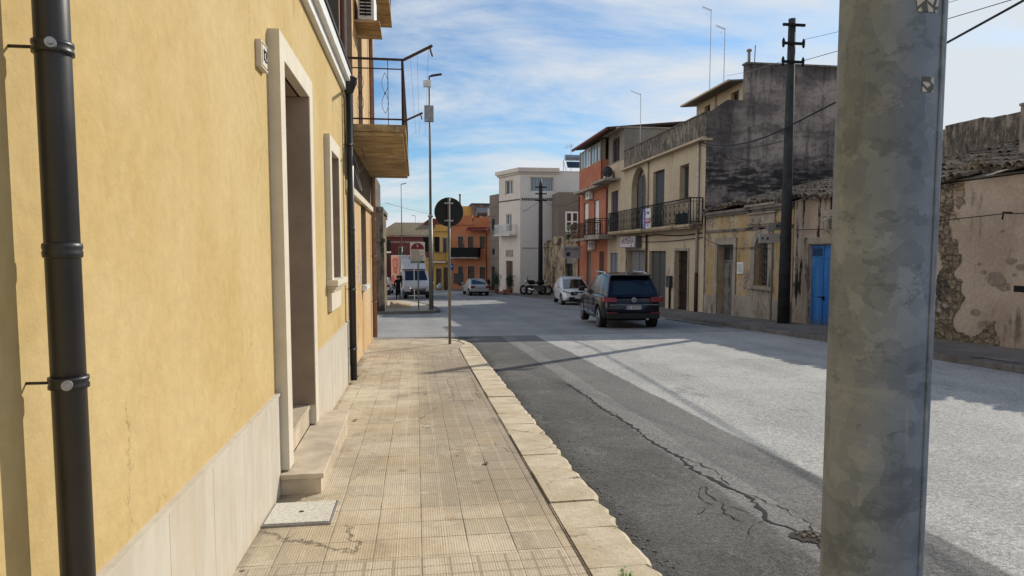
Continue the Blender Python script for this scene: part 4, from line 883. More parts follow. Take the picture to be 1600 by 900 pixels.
# set-back third storey under its own eave
FT = FR((12.95, 0, 0), (0, 1, 0), (-1, 0, 0))
mb = MB(); FT.wall(mb, Y0+0.26, 30.7, 5.9, 8.35, [(26.5, 27.2, 7.25, 8.1), (29.2, 29.8, 7.25, 8.1)], rev=0.2, depth=5.8); mb.build("upper_wall", plaster("upper_cream_render", (0.50, 0.40, 0.27, 1), (0.56, 0.46, 0.33, 1), stain=(0.25, 0.2, 0.14, 1), sthr=0.62, streak=0.3, seed=5), cb)
for a, b_ in ((26.5, .7), (29.2, .6)): window(FT, cb, a+0.01, a+b_-0.01, 7.26, 8.09, -0.14, m_wood, m_glass, 1)
mb = MB(); mb.hexa([(12.35, Y0+0.26, 8.30), (18.8, Y0+0.26, 8.80), (18.8, 31.0, 8.80), (12.35, 31.0, 8.30), (12.35, Y0+0.26, 8.37), (18.8, Y0+0.26, 8.87), (18.8, 31.0, 8.87), (12.35, 31.0, 8.37)])
mb.build("roof", m_roof, cb)
mb = MB(); mb.box(12.27, 12.345, Y0+0.27, 31.0, 8.31, 8.38); mb.build("gutter", m_cream, cb)
mb = MB(); mb.box(FX+0.25, 12.94, Y0+0.26, Y1-0.02, 5.9, 6.05); mb.build("terrace", m_roof, cb)
mb = MB(); mb.tube([(12.90, 28.6, 6.05), (12.90, 28.6, 8.3)], 0.05, 8); mb.build("drainpipe", m_cream, cb)
# openings
window(FRt, cb, 27.46, 28.44, 3.81, 5.26, -0.22, m_shutgrey, m_glass, 1)
mb = MB(); FRt.box(mb, 27.35, 28.55, 0.0, 0.05, 3.73, 3.795); mb.build("window_sill", m_stonetrim, cb)
slats(FRt, cb, 30.30, 31.78, 2.69, 5.36, -0.12, m_dkdoor, 0.07, split=False)
door(FRt, cb, 33.05, 34.85, 2.69, 5.5, -0.26, m_dkdoor, 2, 3, name="balcony_door")
slats(FRt, cb, 32.78, 35.78, -1.5, 1.64, -0.2, m_shutgrey, 0.13)
mb = MB(); FRt.box(mb, 29.97, 32.18, -0.2, -0.14, -1.3, 1.62); FRt.box(mb, 31.05, 31.09, -0.139, -0.12, -1.3, 1.62); mb.build("garage_door", m_dkdoor, cb)
dd = MB(); FRt.box(dd, 27.37, 28.73, -0.27, -0.23, -1.1, 1.62); dd = dd.build("door", m_wood, cb)
gr = MB()
for k in range(13):
    y = 27.42+k*0.105; gr.tube([FRt.p(y, -0.15, -0.95), FRt.p(y, -0.15, 1.6)], 0.012, 5)
for z in (-0.9, -0.2, 0.5, 1.2): FRt.box(gr, 27.38, 28.72, -0.165, -0.135, z, z+0.05)
gr.build("iron_grille", m_iron, dd)
mb = MB()
for a0, a1 in ((27.23, 27.345), (28.755, 28.86)): FRt.box(mb, a0, a1, 0.0, 0.04, -1.2, 1.63)
FRt.box(mb, 27.23, 28.86, 0.0, 0.045, 1.635, 1.74)
mb.build("door_surround", m_stonetrim, cb); mb = MB()
for a0, a1 in ((32.62, 32.745), (35.805, 35.93)): FRt.box(mb, a0, a1, 0.0, 0.03, -1.6, 1.66)
FRt.box(mb, 32.62, 35.93, 0.0, 0.04, 1.665, 1.76)
mb.build("door_surround", m_stonetrim, cb)
# balcony
BY0, BY1, BX = 25.70, 37.55, 0.58
mb = MB(); FRt.box(mb, BY0+0.2, BY1, 0.0, BX, 2.58, 2.70); FRt.box(mb, BY0+0.25, BY1-0.05, 0.0, BX-0.06, 2.52, 2.578); bs = mb.build("balcony_slab", plaster("balcony_edge_render", (0.44, 0.34, 0.22, 1), (0.36, 0.28, 0.19, 1), stain=(0.13, 0.11, 0.09, 1), sthr=0.55, streak=0.3, seed=6, blotch=2, bump=0.8, patch=(0.25, 0.2, 0.15, 1), pthr=0.6, pscale=2), cb, bevel=0.01)
railing([(FX-0.03, BY0+0.24), (FX-BX+0.05, BY0+0.24), (FX-BX+0.05, BY1-0.06), (FX-0.03, BY1-0.06)], 2.70, 1.02, m_iron, bs, sp=0.125, rb=0.010, rr=0.024, scroll=True)
mb = MB()
for y in (26.05, 28.9, 31.9, 34.7, 37.4):
    mb.tube([(FX-BX+0.05, y, 2.66), (FX-BX+0.03, y, 3.0), (FX-BX-0.02, y, 3.25), (FX-BX+0.05, y, 3.6), (FX-BX+0.05, y, 3.74)], 0.02, 6); mb.ball((FX-BX+0.05, y, 3.76), 0.03, 8)
mb.build("post", plain("grey_iron_post", (0.12, 0.13, 0.13, 1), 0.5), bs)
mb = MB(); FRt.box(mb, 26.25, 27.6, BX-0.10, BX-0.08, 2.68, 3.16); mb.build("screen_cloth", plain("dark_green_net", (0.02, 0.035, 0.033, 1), 0.9), bs)
# banner, shop board, letter box, pipe, cable duct
bn = thing("banner", "blue and white sale banner with red block tied to the black balcony railing", "banner", (FX-BX, 30.7, 2.8))
xb = FX-BX-0.0
mb = MB(); N = 10
for (a, b, mi) in ((30.35, 31.05, 0), (31.05, 31.47, 1)):
    for k in range(N):
        z0, z1 = 2.68+(3.60-2.68)*k/N, 2.68+(3.60-2.68)*(k+1)/N; w0, w1 = 0.012*math.sin(k*1.1), 0.012*math.sin((k+1)*1.1)
        mb.hexa([(xb-0.03+w0, a, z0), (xb-0.03+w0, b, z0), (xb-0.024+w0, b, z0), (xb-0.024+w0, a, z0), (xb-0.03+w1, a, z1), (xb-0.03+w1, b, z1), (xb-0.024+w1, b, z1), (xb-0.024+w1, a, z1)], mi)
cl = mb.build("cloth", [plain("banner_white", (0.62, 0.60, 0.64, 1), 0.7, var=0.05), plain("banner_blue", (0.10, 0.10, 0.30, 1), 0.7, var=0.1)], bn)
m_red = plain("red_paint", (0.42, 0.025, 0.03, 1), 0.6); mb = MB(); mb.box(xb-0.052, xb-0.046, 30.39, 31.01, 2.92, 3.14); mb.build("red_block", m_red, bn)
text("VENDESI", (xb-0.056, 30.70, 3.03), (-1, 0, 0), 0.15, m_white, bn, squash=0.95); text("AGENZIA", (xb-0.046, 31.26, 3.12), (-1, 0, 0), 0.17, m_white, bn, roll=R(90)); text("TEL", (xb-0.046, 30.7, 2.80), (-1, 0, 0), 0.11, m_black, bn); text("Casa", (xb-0.046, 30.7, 3.40), (-1, 0, 0), 0.16, m_black, bn)
sb = thing("shop_sign", "white shop board lettered in dark red above the roller shutter", "shop sign", (FX, 34.5, 1.8))
mb = MB(); FRt.box(mb, 33.35, 36.0, 0.02, 0.30, 1.80, 2.40); mb.build("box", [plain("grey_sign_metal", (0.10, 0.10, 0.10, 1), 0.5)], sb, bevel=0.01)
mb = MB(); FRt.box(mb, 33.55, 35.97, 0.30, 0.315, 1.83, 2.37); mb.build("face", plain("sign_face", (0.50, 0.46, 0.48, 1), 0.5, var=0.06), sb)
m_maroon = plain("maroon_letters", (0.10, 0.012, 0.03, 1), 0.5)
text("ARMERIA", (FX-0.32, 34.75, 2.16), (-1, 0, 0), 0.50, m_maroon, sb, squash=1.06); text("caccia", (FX-0.32, 34.05, 1.90), (-1, 0, 0), 0.11, m_black, sb)
pb = thing("letter_box", "dark metal letter box on the cream wall beside the grille door", "letter box", (FX, 29.2, 0.1)); mb = MB(); FRt.box(mb, 29.05, 29.5, 0.01, 0.16, 0.0, 0.52); mb.build("box", m_dkdoor, pb, bevel=0.01)
mb = MB(); FRt.box(mb, 29.12, 29.43, 0.16, 0.168, 0.40, 0.44); mb.build("slot", m_black, pb)
mb = MB(); mb.tube([(FX-0.05, 29.28, -1.1), (FX-0.05, 29.28, 0.0)], 0.05, 8); mb.build("post", m_iron, pb)
pipe_thing("downpipe", "white downpipe with a dark foot at the corner of the cream building", FX-0.07, 26.35, 0.055, 0.75, 6.0, plain("cream_pipe", (0.46, 0.42, 0.36, 1), 0.5), [2.2, 4.6], [3.5, 5.2], FX)
pipe_thing("downpipe", "dark rusty drainpipe foot at the corner of the cream building", FX-0.07, 26.35, 0.07, -1.0, 0.75, m_rust, [], [0.3], FX)
pipe_thing("downpipe", "brown downpipe beside the roller shutter under the long balcony", FX-0.07, 32.45, 0.05, -1.3, 2.45, m_rust, [0.5], [1.6], FX)
pipe_thing("downpipe", "cream downpipe between the arch and the dark shuttered balcony door", FX-0.06, 32.42, 0.045, 2.7, 5.95, m_cream, [], [4.4], FX)
t = thing("cable", "thick bundle of cables running under the long iron balcony", "cable", (FX-0.03, 32, 2.3))
mb = MB(); mb.tube(catenary((FX-0.05, 36.4, 2.36), (FX-0.05, 31.2, 2.40), 0.05)+catenary((FX-0.05, 31.1, 2.40), (FX-0.05, 25.9, 2.34), 0.08), 0.022, 6); mb.tube(catenary((FX-0.05, 36.4, 2.20), (FX-0.05, 25.9, 2.16), 0.12), 0.014, 6); mb.build("bundle", m_black, t)
# graffiti blotch
mb = MB(); rnd = random.Random(2)
pts = [(FX-0.008, 29.62+0.16*math.sin(k*1.9)+rnd.uniform(-.05, .05), 0.78+0.022*k*math.cos(k*0.9)+rnd.uniform(-.04, .04)) for k in range(15)]
mb.tube(pts, 0.014, 4); tag(mb.build("graffiti_scribble", plain("white_spray", (0.5, 0.5, 0.48, 1), 0.8)), "white sprayed scribble on the cream wall between garage door and grille door", "graffiti")

# ---- narrow house with purple shutters
nb = thing("narrow_house", "narrow beige house with purple shutters between cream and orange buildings", "house", (FX, 38, 0))
mb = MB(); FRt.wall(mb, 36.46, 39.55, -2.4, 6.6, [(37.45, 38.95, -1.5, 1.52), (37.5, 38.9, 2.68, 5.05)], rev=0.2, depth=6); mb.build("wall", m_cream, nb)
mb = MB(); FRt.wall(mb, 36.46, 39.55, 6.6, 8.3, [(37.35, 38.75, 6.68, 8.0)], rev=0.15, depth=6); mb.build("upper_wall", plaster("grey_beige_render", (0.22, 0.20, 0.175, 1), (0.28, 0.25, 0.21, 1), stain=(0.12, 0.11, 0.10, 1), sthr=0.58, seed=9), nb)
window(FRt, nb, 37.36, 38.74, 6.69, 7.99, -0.1, m_wood, m_glass, 1)
m_purple = plain("purple_paint", (0.035, 0.022, 0.055, 1), 0.6)
slats(FRt, nb, 37.52, 38.88, 2.69, 5.03, -0.08, m_purple, 0.07, name="shutter"); slats(FRt, nb, 37.47, 38.93, -1.0, 1.5, -0.08, m_lilac, 0.09, name="shutter")
mb = MB(); FRt.box(mb, 36.4, 39.7, -6, 0.35, 8.3, 8.38); FRt.box(mb, 37.1, 40.2, 0.0, 0.9, 5.55, 5.68); mb.build("roof_slab", m_stonetrim, nb)
FSd = FR((FX, 39.0, 0), (-1, 0, 0), (0, -1, 0))
def ac_side(label, x0, y, z, grp="wall air conditioner units"):
    t = thing("air_conditioner", label, "air conditioner", (x0, y, z), 0, grp); mb = MB(); mb.box(x0-0.32, x0-0.04, y, y+0.8, z, z+0.55); mb.build("casing", m_white, t, bevel=0.012)
    mb = MB(); c = Vector((x0-0.326, y+0.33, z+0.27))
    for rr_ in (0.22, 0.15, 0.08): mb.tube([c+Vector((0, rr_*math.cos(q), rr_*math.sin(q))) for q in [k*math.pi/8 for k in range(17)]], 0.007, 4, cap=False)
    mb.build("fan_grille", m_black, t); mb = MB(); mb.box(x0-0.36, x0, y+0.1, y+0.13, z-0.04, z-0.005); mb.box(x0-0.36, x0, y+0.67, y+0.70, z-0.04, z-0.005); mb.build("bracket", m_steel, t)
ac_side("air conditioner on the small ledge of the narrow beige house", FX-0.1, 38.2, 5.72)
t = thing("satellite_dish", "small dark dish on the ledge of the narrow beige house", "satellite dish", (FX-0.6, 37.6, 5.7)); mb = MB(); mb.lathe([(0.02, 0), (0.18, 0.03), (0.30, 0.09), (0.305, 0.10), (0.18, 0.045), (0.02, 0.02)], (FX-0.6, 37.5, 6.05), 'Y', 16); mb.build("dish", m_dkdoor, t, smooth=True); mb = MB(); mb.tube([(FX-0.6, 37.55, 5.68), (FX-0.6, 37.55, 6.0)], 0.02, 6); mb.build("mast", m_steel, t)

# ---- orange building with glazed top floor
ob = thing("orange_building", "orange building with glazed top veranda and a sloping dark red eave", "building", (FX, 43, 0))
mb = MB(); FRt.wall(mb, 39.56, 46.8, -2.6, 5.45, [(40.3, 41.4, -1.5, 1.6), (43.4, 44.6, -1.6, 1.6), (41.6, 42.8, 2.45, 4.85), (44.2, 45.5, 2.45, 4.85)], rev=0.2, depth=6); mb.build("wall", m_orange, ob)
mb = MB(); FRt.box(mb, 39.56, 45.5, -6, 0.32, 5.62, 7.02); mb.build("veranda_wall", m_orange, ob)
mb = MB(); FRt.box(mb, 39.4, 45.9, 0.0, 0.62, 5.45, 5.60); mb.build("ledge", m_stonetrim, ob)
FV = FR((FX-0.32, 0, 0), (0, 1, 0), (-1, 0, 0))
mg = plain("pale_veranda_frame", (0.30, 0.25, 0.16, 1), 0.6)
m_skyglass = NT("veranda_glass"); m_skyglass.col((0.30, 0.38, 0.44, 1)); m_skyglass.rough(0.12); m_skyglass.b.inputs['Specular IOR Level'].default_value = 0.9; m_skyglass = m_skyglass.m
for k in range(4):
    a = 39.72+k*1.43; window(FV, ob, a, a+1.33, 7.03, 8.18-0.0, -0.02, mg if k != 2 else m_white, m_skyglass, 1, fw=0.05)
mb = MB()
for k in range(5): FV.box(mb, 39.58+k*1.43, 39.71+k*1.43, -0.15, 0.0, 7.02, 8.2)
FV.box(mb, 39.6, 45.3, -6.2, -0.6, 7.02, 8.2)
mb.build("pillar", mg, ob)
mb = MB(); mb.hexa([(FX-0.82, 36.9, 8.30), (FX+5, 36.9, 8.85), (FX+5, 45.1, 8.85), (FX-0.82, 45.1, 8.30), (FX-0.82, 36.9, 8.42), (FX+5, 36.9, 8.97), (FX+5, 45.1, 8.97), (FX-0.82, 45.1, 8.42)]); mb.build("roof", m_rust, ob)
mb = MB(); mb.tube([(FX-0.86, 36.9, 8.32), (FX-0.86, 45.2, 8.32)], 0.09, 8); mb.tube([(FX-0.40, 39.6, 8.25), (FX-0.40, 39.6, 5.6), (FX-0.07, 39.62, 5.3), (FX-0.07, 39.62, 2.5)], 0.05, 6); mb.tube([(FX-0.07, 46.6, 5.4), (FX-0.07, 46.6, -1.5)], 0.05, 6); mb.build("gutter", m_redtrim, ob)
for (a, mt) in ((41.62, m_shutgrey), (44.22, m_white)):
    slats(FRt, ob, a, a+1.16 if a < 42 else a+1.26, 3.4, 4.83, -0.1, m_white, 0.09, split=False); door(FRt, ob, a, a+1.16, 2.46, 3.39, -0.12, m_white, 2, 2, name="balcony_door")
door(FRt, ob, 40.32, 41.38, -1.5, 1.58, -0.15, m_dkdoor, 2, 3); door(FRt, ob, 43.42, 44.58, -1.6, 1.58, -0.15, m_shutgrey, 2, 3)
mb = MB(); FRt.box(mb, 41.2, 44.9, 0, 1.0, 2.28, 2.43); b1 = mb.build("balcony_slab", m_stonetrim, ob); railing([(FX-0.02, 41.25), (FX-.95, 41.25), (FX-.95, 44.85), (FX-0.02, 44.85)], 2.43, 0.95, m_rust, b1, sp=0.14, scroll=True, rb=0.011)
mb = MB(); FRt.box(mb, 37.65, 41.1, 0, 1.05, 2.32, 2.58); b2 = mb.build("balcony_slab", m_stonetrim, ob); railing([(FX-0.02, 38.9), (FX-1.0, 38.9), (FX-1.0, 41.05), (FX-0.02, 41.05)], 2.58, 0.95, m_iron, b2, sp=0.14, rb=0.011)
ac_side("air conditioner high on the orange wall below the glazed veranda", FX, 42.9, 4.95)
ac_side("air conditioner beside the hanging shop sign on the orange building", FX, 42.2, 1.72)
t = thing("hanging_sign", "white rectangular shop sign sticking out from the orange building over the pavement", "shop sign", (FX-0.1, 45.4, 1.6)); mb = MB(); mb.box(FX-1.45, FX-0.25, 45.3, 45.42, 1.15, 1.95); mb.build("board", [plain("sign_pale", (0.36, 0.36, 0.38, 1), 0.5)], t, bevel=0.008)
text("BETTI", (FX-1.12, 45.295, 1.73), (0, -1, 0), 0.20, m_black, t, squash=0.9); text("STUDIO", (FX-0.62, 45.295, 1.73), (0, -1, 0), 0.17, m_black, t, squash=0.8)
mb = MB(); mb.lathe([(0.16, 0), (0.16, 0.006)], (FX-1.1, 45.288, 1.42), 'Y', 16); mb.build("emblem", m_dkdoor, t)
mb = MB(); mb.tube([(FX, 45.36, 1.9), (FX-0.3, 45.36, 1.9)], 0.02, 6); mb.build("bracket", m_iron, t)

# ---- crumbling low house with terrace (ruin between orange and white building)
rb_ = thing("crumbling_house", "low crumbling stone house with broken shutter, beside the white building", "house", (FX, 52, 0))
m_crumb = plaster("crumbling_yellow_stone", (0.36, 0.27, 0.16, 1), (0.40, 0.33, 0.24, 1), stain=(0.07, 0.06, 0.05, 1), sthr=0.53, streak=0.9, patch=(0.22, 0.17, 0.12, 1), pthr=0.52, pscale=1.6, bump=0.8, seed=51, blotch=1.5)
mb = MB(); FRt.wall(mb, 46.85, 59.9, -2.8, 2.35, [(54.9, 56.2, -2.4, 0.35), (48.7, 51.2, -0.9, 1.35)], rev=0.3, depth=5); mb.build("wall", m_crumb, rb_)
mb = MB(); rnd = random.Random(12)
for k in range(70):
    y = rnd.uniform(47, 59.6); x = FX+rnd.uniform(0, 1.4); h = 2.35+max(0, 0.55*(1-abs(y-52)/7))*rnd.random(); s_ = rnd.uniform(0.12, 0.3); mb.box(x-s_, x+s_, y-s_*1.4, y+s_*1.4, 2.2, h+rnd.uniform(0.02, 0.25))
mb.build("rubble_top", m_crumb, rb_, bevel=0.03)
slats(FRt, rb_, 48.75, 51.15, 0.7, 1.33, -0.1, m_shutgrey, 0.1, split=False); mb = MB(); FRt.box(mb, 48.75, 51.15, -0.28, -0.24, -0.88, 0.7); mb.build("broken_window", m_black, rb_)
door(FRt, rb_, 54.95, 56.15, -2.1, 0.34, -0.2, m_greydoor, 1, 3)
mb = MB(); FRt.box(mb, 48.9, 49.9, 0.02, 0.06, -1.8, -0.75); FRt.box(mb, 50.0, 51.6, 0.02, 0.07, -1.9, -0.7); mb.build("white_panel", plain("dirty_white_panel", (0.42, 0.42, 0.42, 1), 0.7), rb_)
mb = MB(); FRt.box(mb, 46.9, 51.5, -2.2, -0.15, 2.36, 3.0); mb.build("terrace_wall", m_yelold, rb_)
def bush(name, label, cat, c, rx, ry, rz, n, leaf, mat, seed, group=None, pot=None):
    rnd = random.Random(seed); t = thing(name, label, cat, (c[0], c[1], c[2]-rz), 0, group); mb = MB()
    for k in range(n):
        a = rnd.uniform(0, 6.283); u = rnd.uniform(-1, 1); r_ = rnd.random()**0.4; q = math.sqrt(1-u*u)
        lump = 0.8+0.28*math.sin(a*3+seed)+0.2*math.sin(u*6+a*2)
        p = Vector((c[0]+rx*q*math.cos(a)*r_*lump, c[1]+ry*q*math.sin(a)*r_*lump, c[2]+rz*u*r_*lump)); d = Vector((rnd.uniform(-1, 1), rnd.uniform(-1, 1), rnd.uniform(-1, 1))).normalized(); e = d.orthogonal().normalized(); s_ = leaf*rnd.uniform(0.6, 1.4)
        mb.quad(p-d*s_, p-e*s_*0.45, p+d*s_, p+e*s_*0.45)
    mb.build("foliage", mat, t)
    if pot:
        mb = MB(); mb.lathe(pot[0], (c[0], c[1], c[2]-rz-pot[1]), 'Z', 14); mb.build("pot", pot[2], t)
    st = MB(); st.tube([(c[0], c[1], c[2]-rz), (c[0]+0.02, c[1], c[2])], 0.02, 5); st.build("stem", m_wood, t)
    return t
bush("hanging_plant", "dark green plant hanging over the crumbling terrace wall", "plant", (FX-0.05, 50.0, 2.75), 0.25, 0.35, 0.55, 260, 0.06, m_darkleaf, 4)
bush("terrace_plant", "pale leafy plants along the terrace railing of the orange building", "plant", (FX-0.2, 48.4, 3.35), 0.3, 1.2, 0.3, 300, 0.06, plain("dry_leaf", (0.16, 0.17, 0.07, 1), 0.7, var=0.3), 6)

# ---- white corner building
FW = FR((9.14, 59.8, 0), (7.70-9.14, 63.5-59.8, 0), (-(63.5-59.8), 7.70-9.14, 0))
LW = math.hypot(1.44, 3.7)
wb = thing("white_building", "white three-storey corner building with rooftop parapet and small balcony", "building", (9.14, 59.8, 0))
m_wh = plaster("white_render", (0.62, 0.54, 0.465, 1), (0.67, 0.595, 0.52, 1), stain=(0.48, 0.41, 0.35, 1), sthr=0.66, streak=0.3, fine=0.05, bump=0.15, seed=61)
m_wh2 = plaster("pale_grey_render", (0.66, 0.62, 0.56, 1), (0.70, 0.66, 0.60, 1), stain=(0.52, 0.48, 0.43, 1), sthr=0.66, streak=0.3, fine=0.05, bump=0.15, seed=62)
ops = [(1.3, 2.7, 6.75, 8.0), (1.55, 2.6, 3.4, 5.0), (1.35, 2.6, -2.2, 0.75)]
mb = MB(); FW.wall(mb, 0.0, LW, -3, 8.55, ops, rev=0.2, depth=0.5); mb.build("wall", m_wh, wb)
FWs = FR((9.15, 59.8, 0), (1, 0, 0), (0, -1, 0))
mb = MB(); FWs.wall(mb, 0.0, 5.6, -3, 8.55, [(0.88, 2.98, 6.85, 8.12)], rev=0.15, depth=6); mb.build("side_wall", m_wh2, wb)
mb = MB(); FWs.wall(mb, 3.4, 6.6, 8.551, 9.02, [], depth=6) if False else None
mb.box(9.14, 16.5, 59.8, 66, 8.56, 8.7)
mb.build("roof", m_wh2, wb)
mb = MB(); FW.box(mb, -0.25, LW+0.2, -0.5, 0.30, 8.56, 8.92); FWs.box(mb, -0.20, 3.45, -0.5, 0.25, 8.565, 8.925); FW.box(mb, -0.08, LW+0.1, -0.5, 0.14, 8.40, 8.555); FWs.box(mb, -0.1, 3.42, -0.5, 0.12, 8.41, 8.55); mb.build("parapet", m_wh, wb, bevel=0.02)
window(FW, wb, 1.31, 2.69, 6.76, 7.99, -0.12, m_white, m_glass, 1); window(FWs, wb, 0.89, 2.97, 6.86, 8.11, -0.1, m_white, m_glass, 1, curtain=plain("net_curtain", (0.30, 0.34, 0.36, 1), 0.8))
surround(FWs, wb, (0.88, 2.98, 6.85, 8.12), 0.12, 0.03, m_cream_trim, name="window_surround"); surround(FW, wb, (1.3, 2.7, 6.75, 8.0), 0.12, 0.03, m_cream_trim, name="window_surround")
window(FW, wb, 1.56, 2.59, 3.41, 4.99, -0.1, m_white, m_glass, 1); door(FW, wb, 1.36, 2.59, -2.1, 0.74, -0.14, m_wood, 2, 3)
mb = MB(); FW.box(mb, 0.6, 3.6, 0.0, 0.75, 3.0, 3.12); b3 = mb.build("balcony_slab", m_wh, wb)
p = [FW.p(0.65, 0.02, 0), FW.p(0.65, 0.7, 0), FW.p(3.55, 0.7, 0), FW.p(3.55, 0.02, 0)]; railing([(q.x, q.y) for q in p], 3.12, 0.9, m_white, b3, sp=0.10, rb=0.014)
mb = MB(); FW.box(mb, 1.3, 2.6, 0.0, 0.04, 1.15, 1.75); mb.build("wall_relief", m_stonetrim, wb)
mb = MB()
for k in range(18): FWs.box(mb, 0.1+k*0.19, 0.22+k*0.19, 0.0, 0.03, 6.12, 6.24)
for k in range(22): FW.box(mb, 0.1+k*0.18, 0.2+k*0.18, 0.0, 0.03, 6.12, 6.24)
FWs.box(mb, 0.0, 3.5, 0.0, 0.02, 6.26, 6.29); FWs.box(mb, 0.0, 3.5, 0.0, 0.02, 6.08, 6.10); mb.build("frieze", m_dkdoor, wb)
window(FWs, wb, 4.4+0.1, 5.5, 7.0, 8.0, 0.02, m_white, m_glass, 0)
# ---- grey narrow house left of it
FG = FR((7.68, 63.55, 0), (7.05-7.68, 65.6-63.55, 0), (-(65.6-63.55), 7.05-7.68, 0)); LG = math.hypot(.63, 2.05)
m_taupe = plaster("taupe_cladding", (0.19, 0.155, 0.13, 1), (0.22, 0.18, 0.15, 1), bump=0.15, seed=66, fine=0.05)
gh = thing("grey_house", "narrow taupe house with tiny windows between white and far orange houses", "house", (7.3, 64.6, 0))
ops = [(0.9, 1.6, 3.6, 4.7), (0.95, 1.55, 1.3, 1.9), (0.9, 1.7, -2.2, 0.2)]
mb = MB(); FG.wall(mb, 0.0, LG, -3, 6.95, ops, rev=0.12, depth=4); mb.build("wall", m_taupe, gh)
for k, o in enumerate(ops): (window(FG, gh, o[0]+.01, o[1]-.01, o[2]+.01, o[3]-.01, -0.06, m_dkdoor if k < 2 else m_wood, m_glass, 1))
mb = MB()
for z in (0.9, 2.6, 3.4, 4.9, 5.7): FG.box(mb, 0, LG, 0.0, 0.012, z, z+0.03)
mb.build("cladding_joint", m_dkdoor, gh)
# ---- taupe block behind the crumbling house
tb = thing("taupe_block", "taupe block with a white framed window behind the crumbling house", "house", (13, 57, 0))
FTb = FR((11.95, 57.0, 0), (1, 0, 0), (0, -1, 0)); mb = MB(); FTb.wall(mb, 0, 3.4, -2.5, 6.6, [(0.65, 1.75, 3.3, 4.95)], rev=0.1, depth=2.6); mb.build("wall", m_taupe, tb)
window(FTb, tb, 0.62, 1.78, 3.27, 4.98, 0.03, m_white, m_glass, 1, 1, fw=0.14)
# solar heater and aerial over the white building
sh = thing("solar_water_heater", "solar water heater with round tank on the roof behind the orange building", "solar heater", (14.0, 60.5, 8.7))
mb = MB(); mb.tube([(13.35, 60.8, 10.0), (15.1, 60.8, 10.0)], 0.27, 16); mb.build("tank", plain("heater_tank", (0.24, 0.29, 0.36, 1), 0.35, metal=0.4), sh, smooth=False)
mb = MB(); mb.hexa([(13.4, 59.9, 9.05), (15.0, 59.9, 9.05), (15.0, 59.96, 9.0), (13.4, 59.96, 9.0), (13.4, 60.5, 9.62), (15.0, 60.5, 9.62), (15.0, 60.56, 9.57), (13.4, 60.56, 9.57)]); mb.build("panel", m_glass, sh)
mb = MB()
for x in (13.2, 15.2): mb.tube([(x, 60.8, 8.7), (x, 60.8, 9.8)], 0.03, 5); mb.tube([(x, 59.6, 8.7), (x, 60.8, 9.75)], 0.025, 5)
mb.build("frame", m_steel, sh)

# ---- far orange and yellow houses
def small_house(name, label, P, dvec, L, z1, ops, mat, depth=6, extra=None, cat="house", z0=-3):
    d = Vector((dvec[0], dvec[1], 0)).normalized(); n = Vector((-d.y, d.x, 0)); 
    if n.dot(Vector((P[0], P[1], 0))) > 0: n = -n
    F = FR((P[0], P[1], 0), d, n); t = thing(name, label, cat, (P[0], P[1], 0)); mb = MB(); F.wall(mb, 0, L, z0, z1, [o[:4] for o in ops], rev=0.15, depth=depth); mb.build("wall", mat, t)
    for o in ops:
        k = o[4] if len(o) > 4 else 'w'
        if k == 'w': window(F, t, o[0]+.01, o[1]-.01, o[2]+.01, o[3]-.01, -0.08, m_wood, m_glass, 1)
        elif k == 's': slats(F, t, o[0]+.01, o[1]-.01, o[2]+.01, o[3]-.01, -0.05, m_wood, 0.12, name="shutter")
        elif k == 'd': door(F, t, o[0]+.01, o[1]-.01, o[2]+.01, o[3]-.01, -0.08, m_wood, 2, 3)
        surround(F, t, o[:4], 0.09, 0.02, m_stonetrim, name="opening_surround")
    return t, F
m_or2 = plaster("terracotta_render", (0.46, 0.165, 0.075, 1), (0.52, 0.20, 0.095, 1), stain=(0.36, 0.12, 0.05, 1), sthr=0.66, seed=71, fine=0.05, bump=0.15)
oh, F = small_house("terracotta_house", "bright orange two-storey house with black screened balcony across the junction", (3.47, 67.6), (3.6, -1.55), 3.95, 4.55,
    [(0.72, 1.25, 1.85, 3.05, 's'), (1.75, 2.3, 1.85, 3.05, 's'), (2.95, 3.5, 1.85, 3.05, 's'), (0.72, 1.2, -1.75, 0.1, 's'), (1.72, 2.4, -2.2, 0.15, 'd'), (2.95, 3.5, -2.2, 0.1, 'd')], m_or2)
mb = MB(); F.box(mb, -0.05, 2.3, -5, 0.14, 4.2, 4.3); F.box(mb, 0.0, 2.2, -5, 0.02, 4.3, 5.1); F.box(mb, 2.3, 3.9, -5, -0.05, 4.5, 4.9); mb.build("parapet", m_or2, oh)
mb = MB(); F.box(mb, 0.05, 3.0, 0, 0.9, 0.92, 1.05); b4 = mb.build("balcony_slab", m_stonetrim, oh); mb = MB(); F.box(mb, 0.05, 3.0, 0.86, 0.89, 1.06, 1.98); F.box(mb, 0.05, 0.08, 0.0, 0.86, 1.06, 1.98); F.box(mb, 2.97, 3.0, 0.0, 0.86, 1.06, 1.98); mb.build("black_screen", m_black, b4)
mb = MB(); mb.hexa([F.p(1.75, 0, 3.9), F.p(3.9, 0, 3.9), F.p(3.9, 0.75, 3.6), F.p(1.75, 0.75, 3.6), F.p(1.75, 0, 3.97), F.p(3.9, 0, 3.97), F.p(3.9, 0.75, 3.67), F.p(1.75, 0.75, 3.67)]); mb.build("canopy", m_redtrim, oh)
mb = MB(); F.box(mb, 0.25, 1.2, 0.03, 0.12, -1.5, -0.55); mb.build("notice_board", m_dkdoor, oh)
mb = MB(); mb.tube([F.p(3.35, 0.06, 3.55), F.p(3.6, 0.06, 3.4), F.p(3.62, 0.06, -2.0)], 0.05, 6); mb.build("drainpipe", m_redtrim, oh)
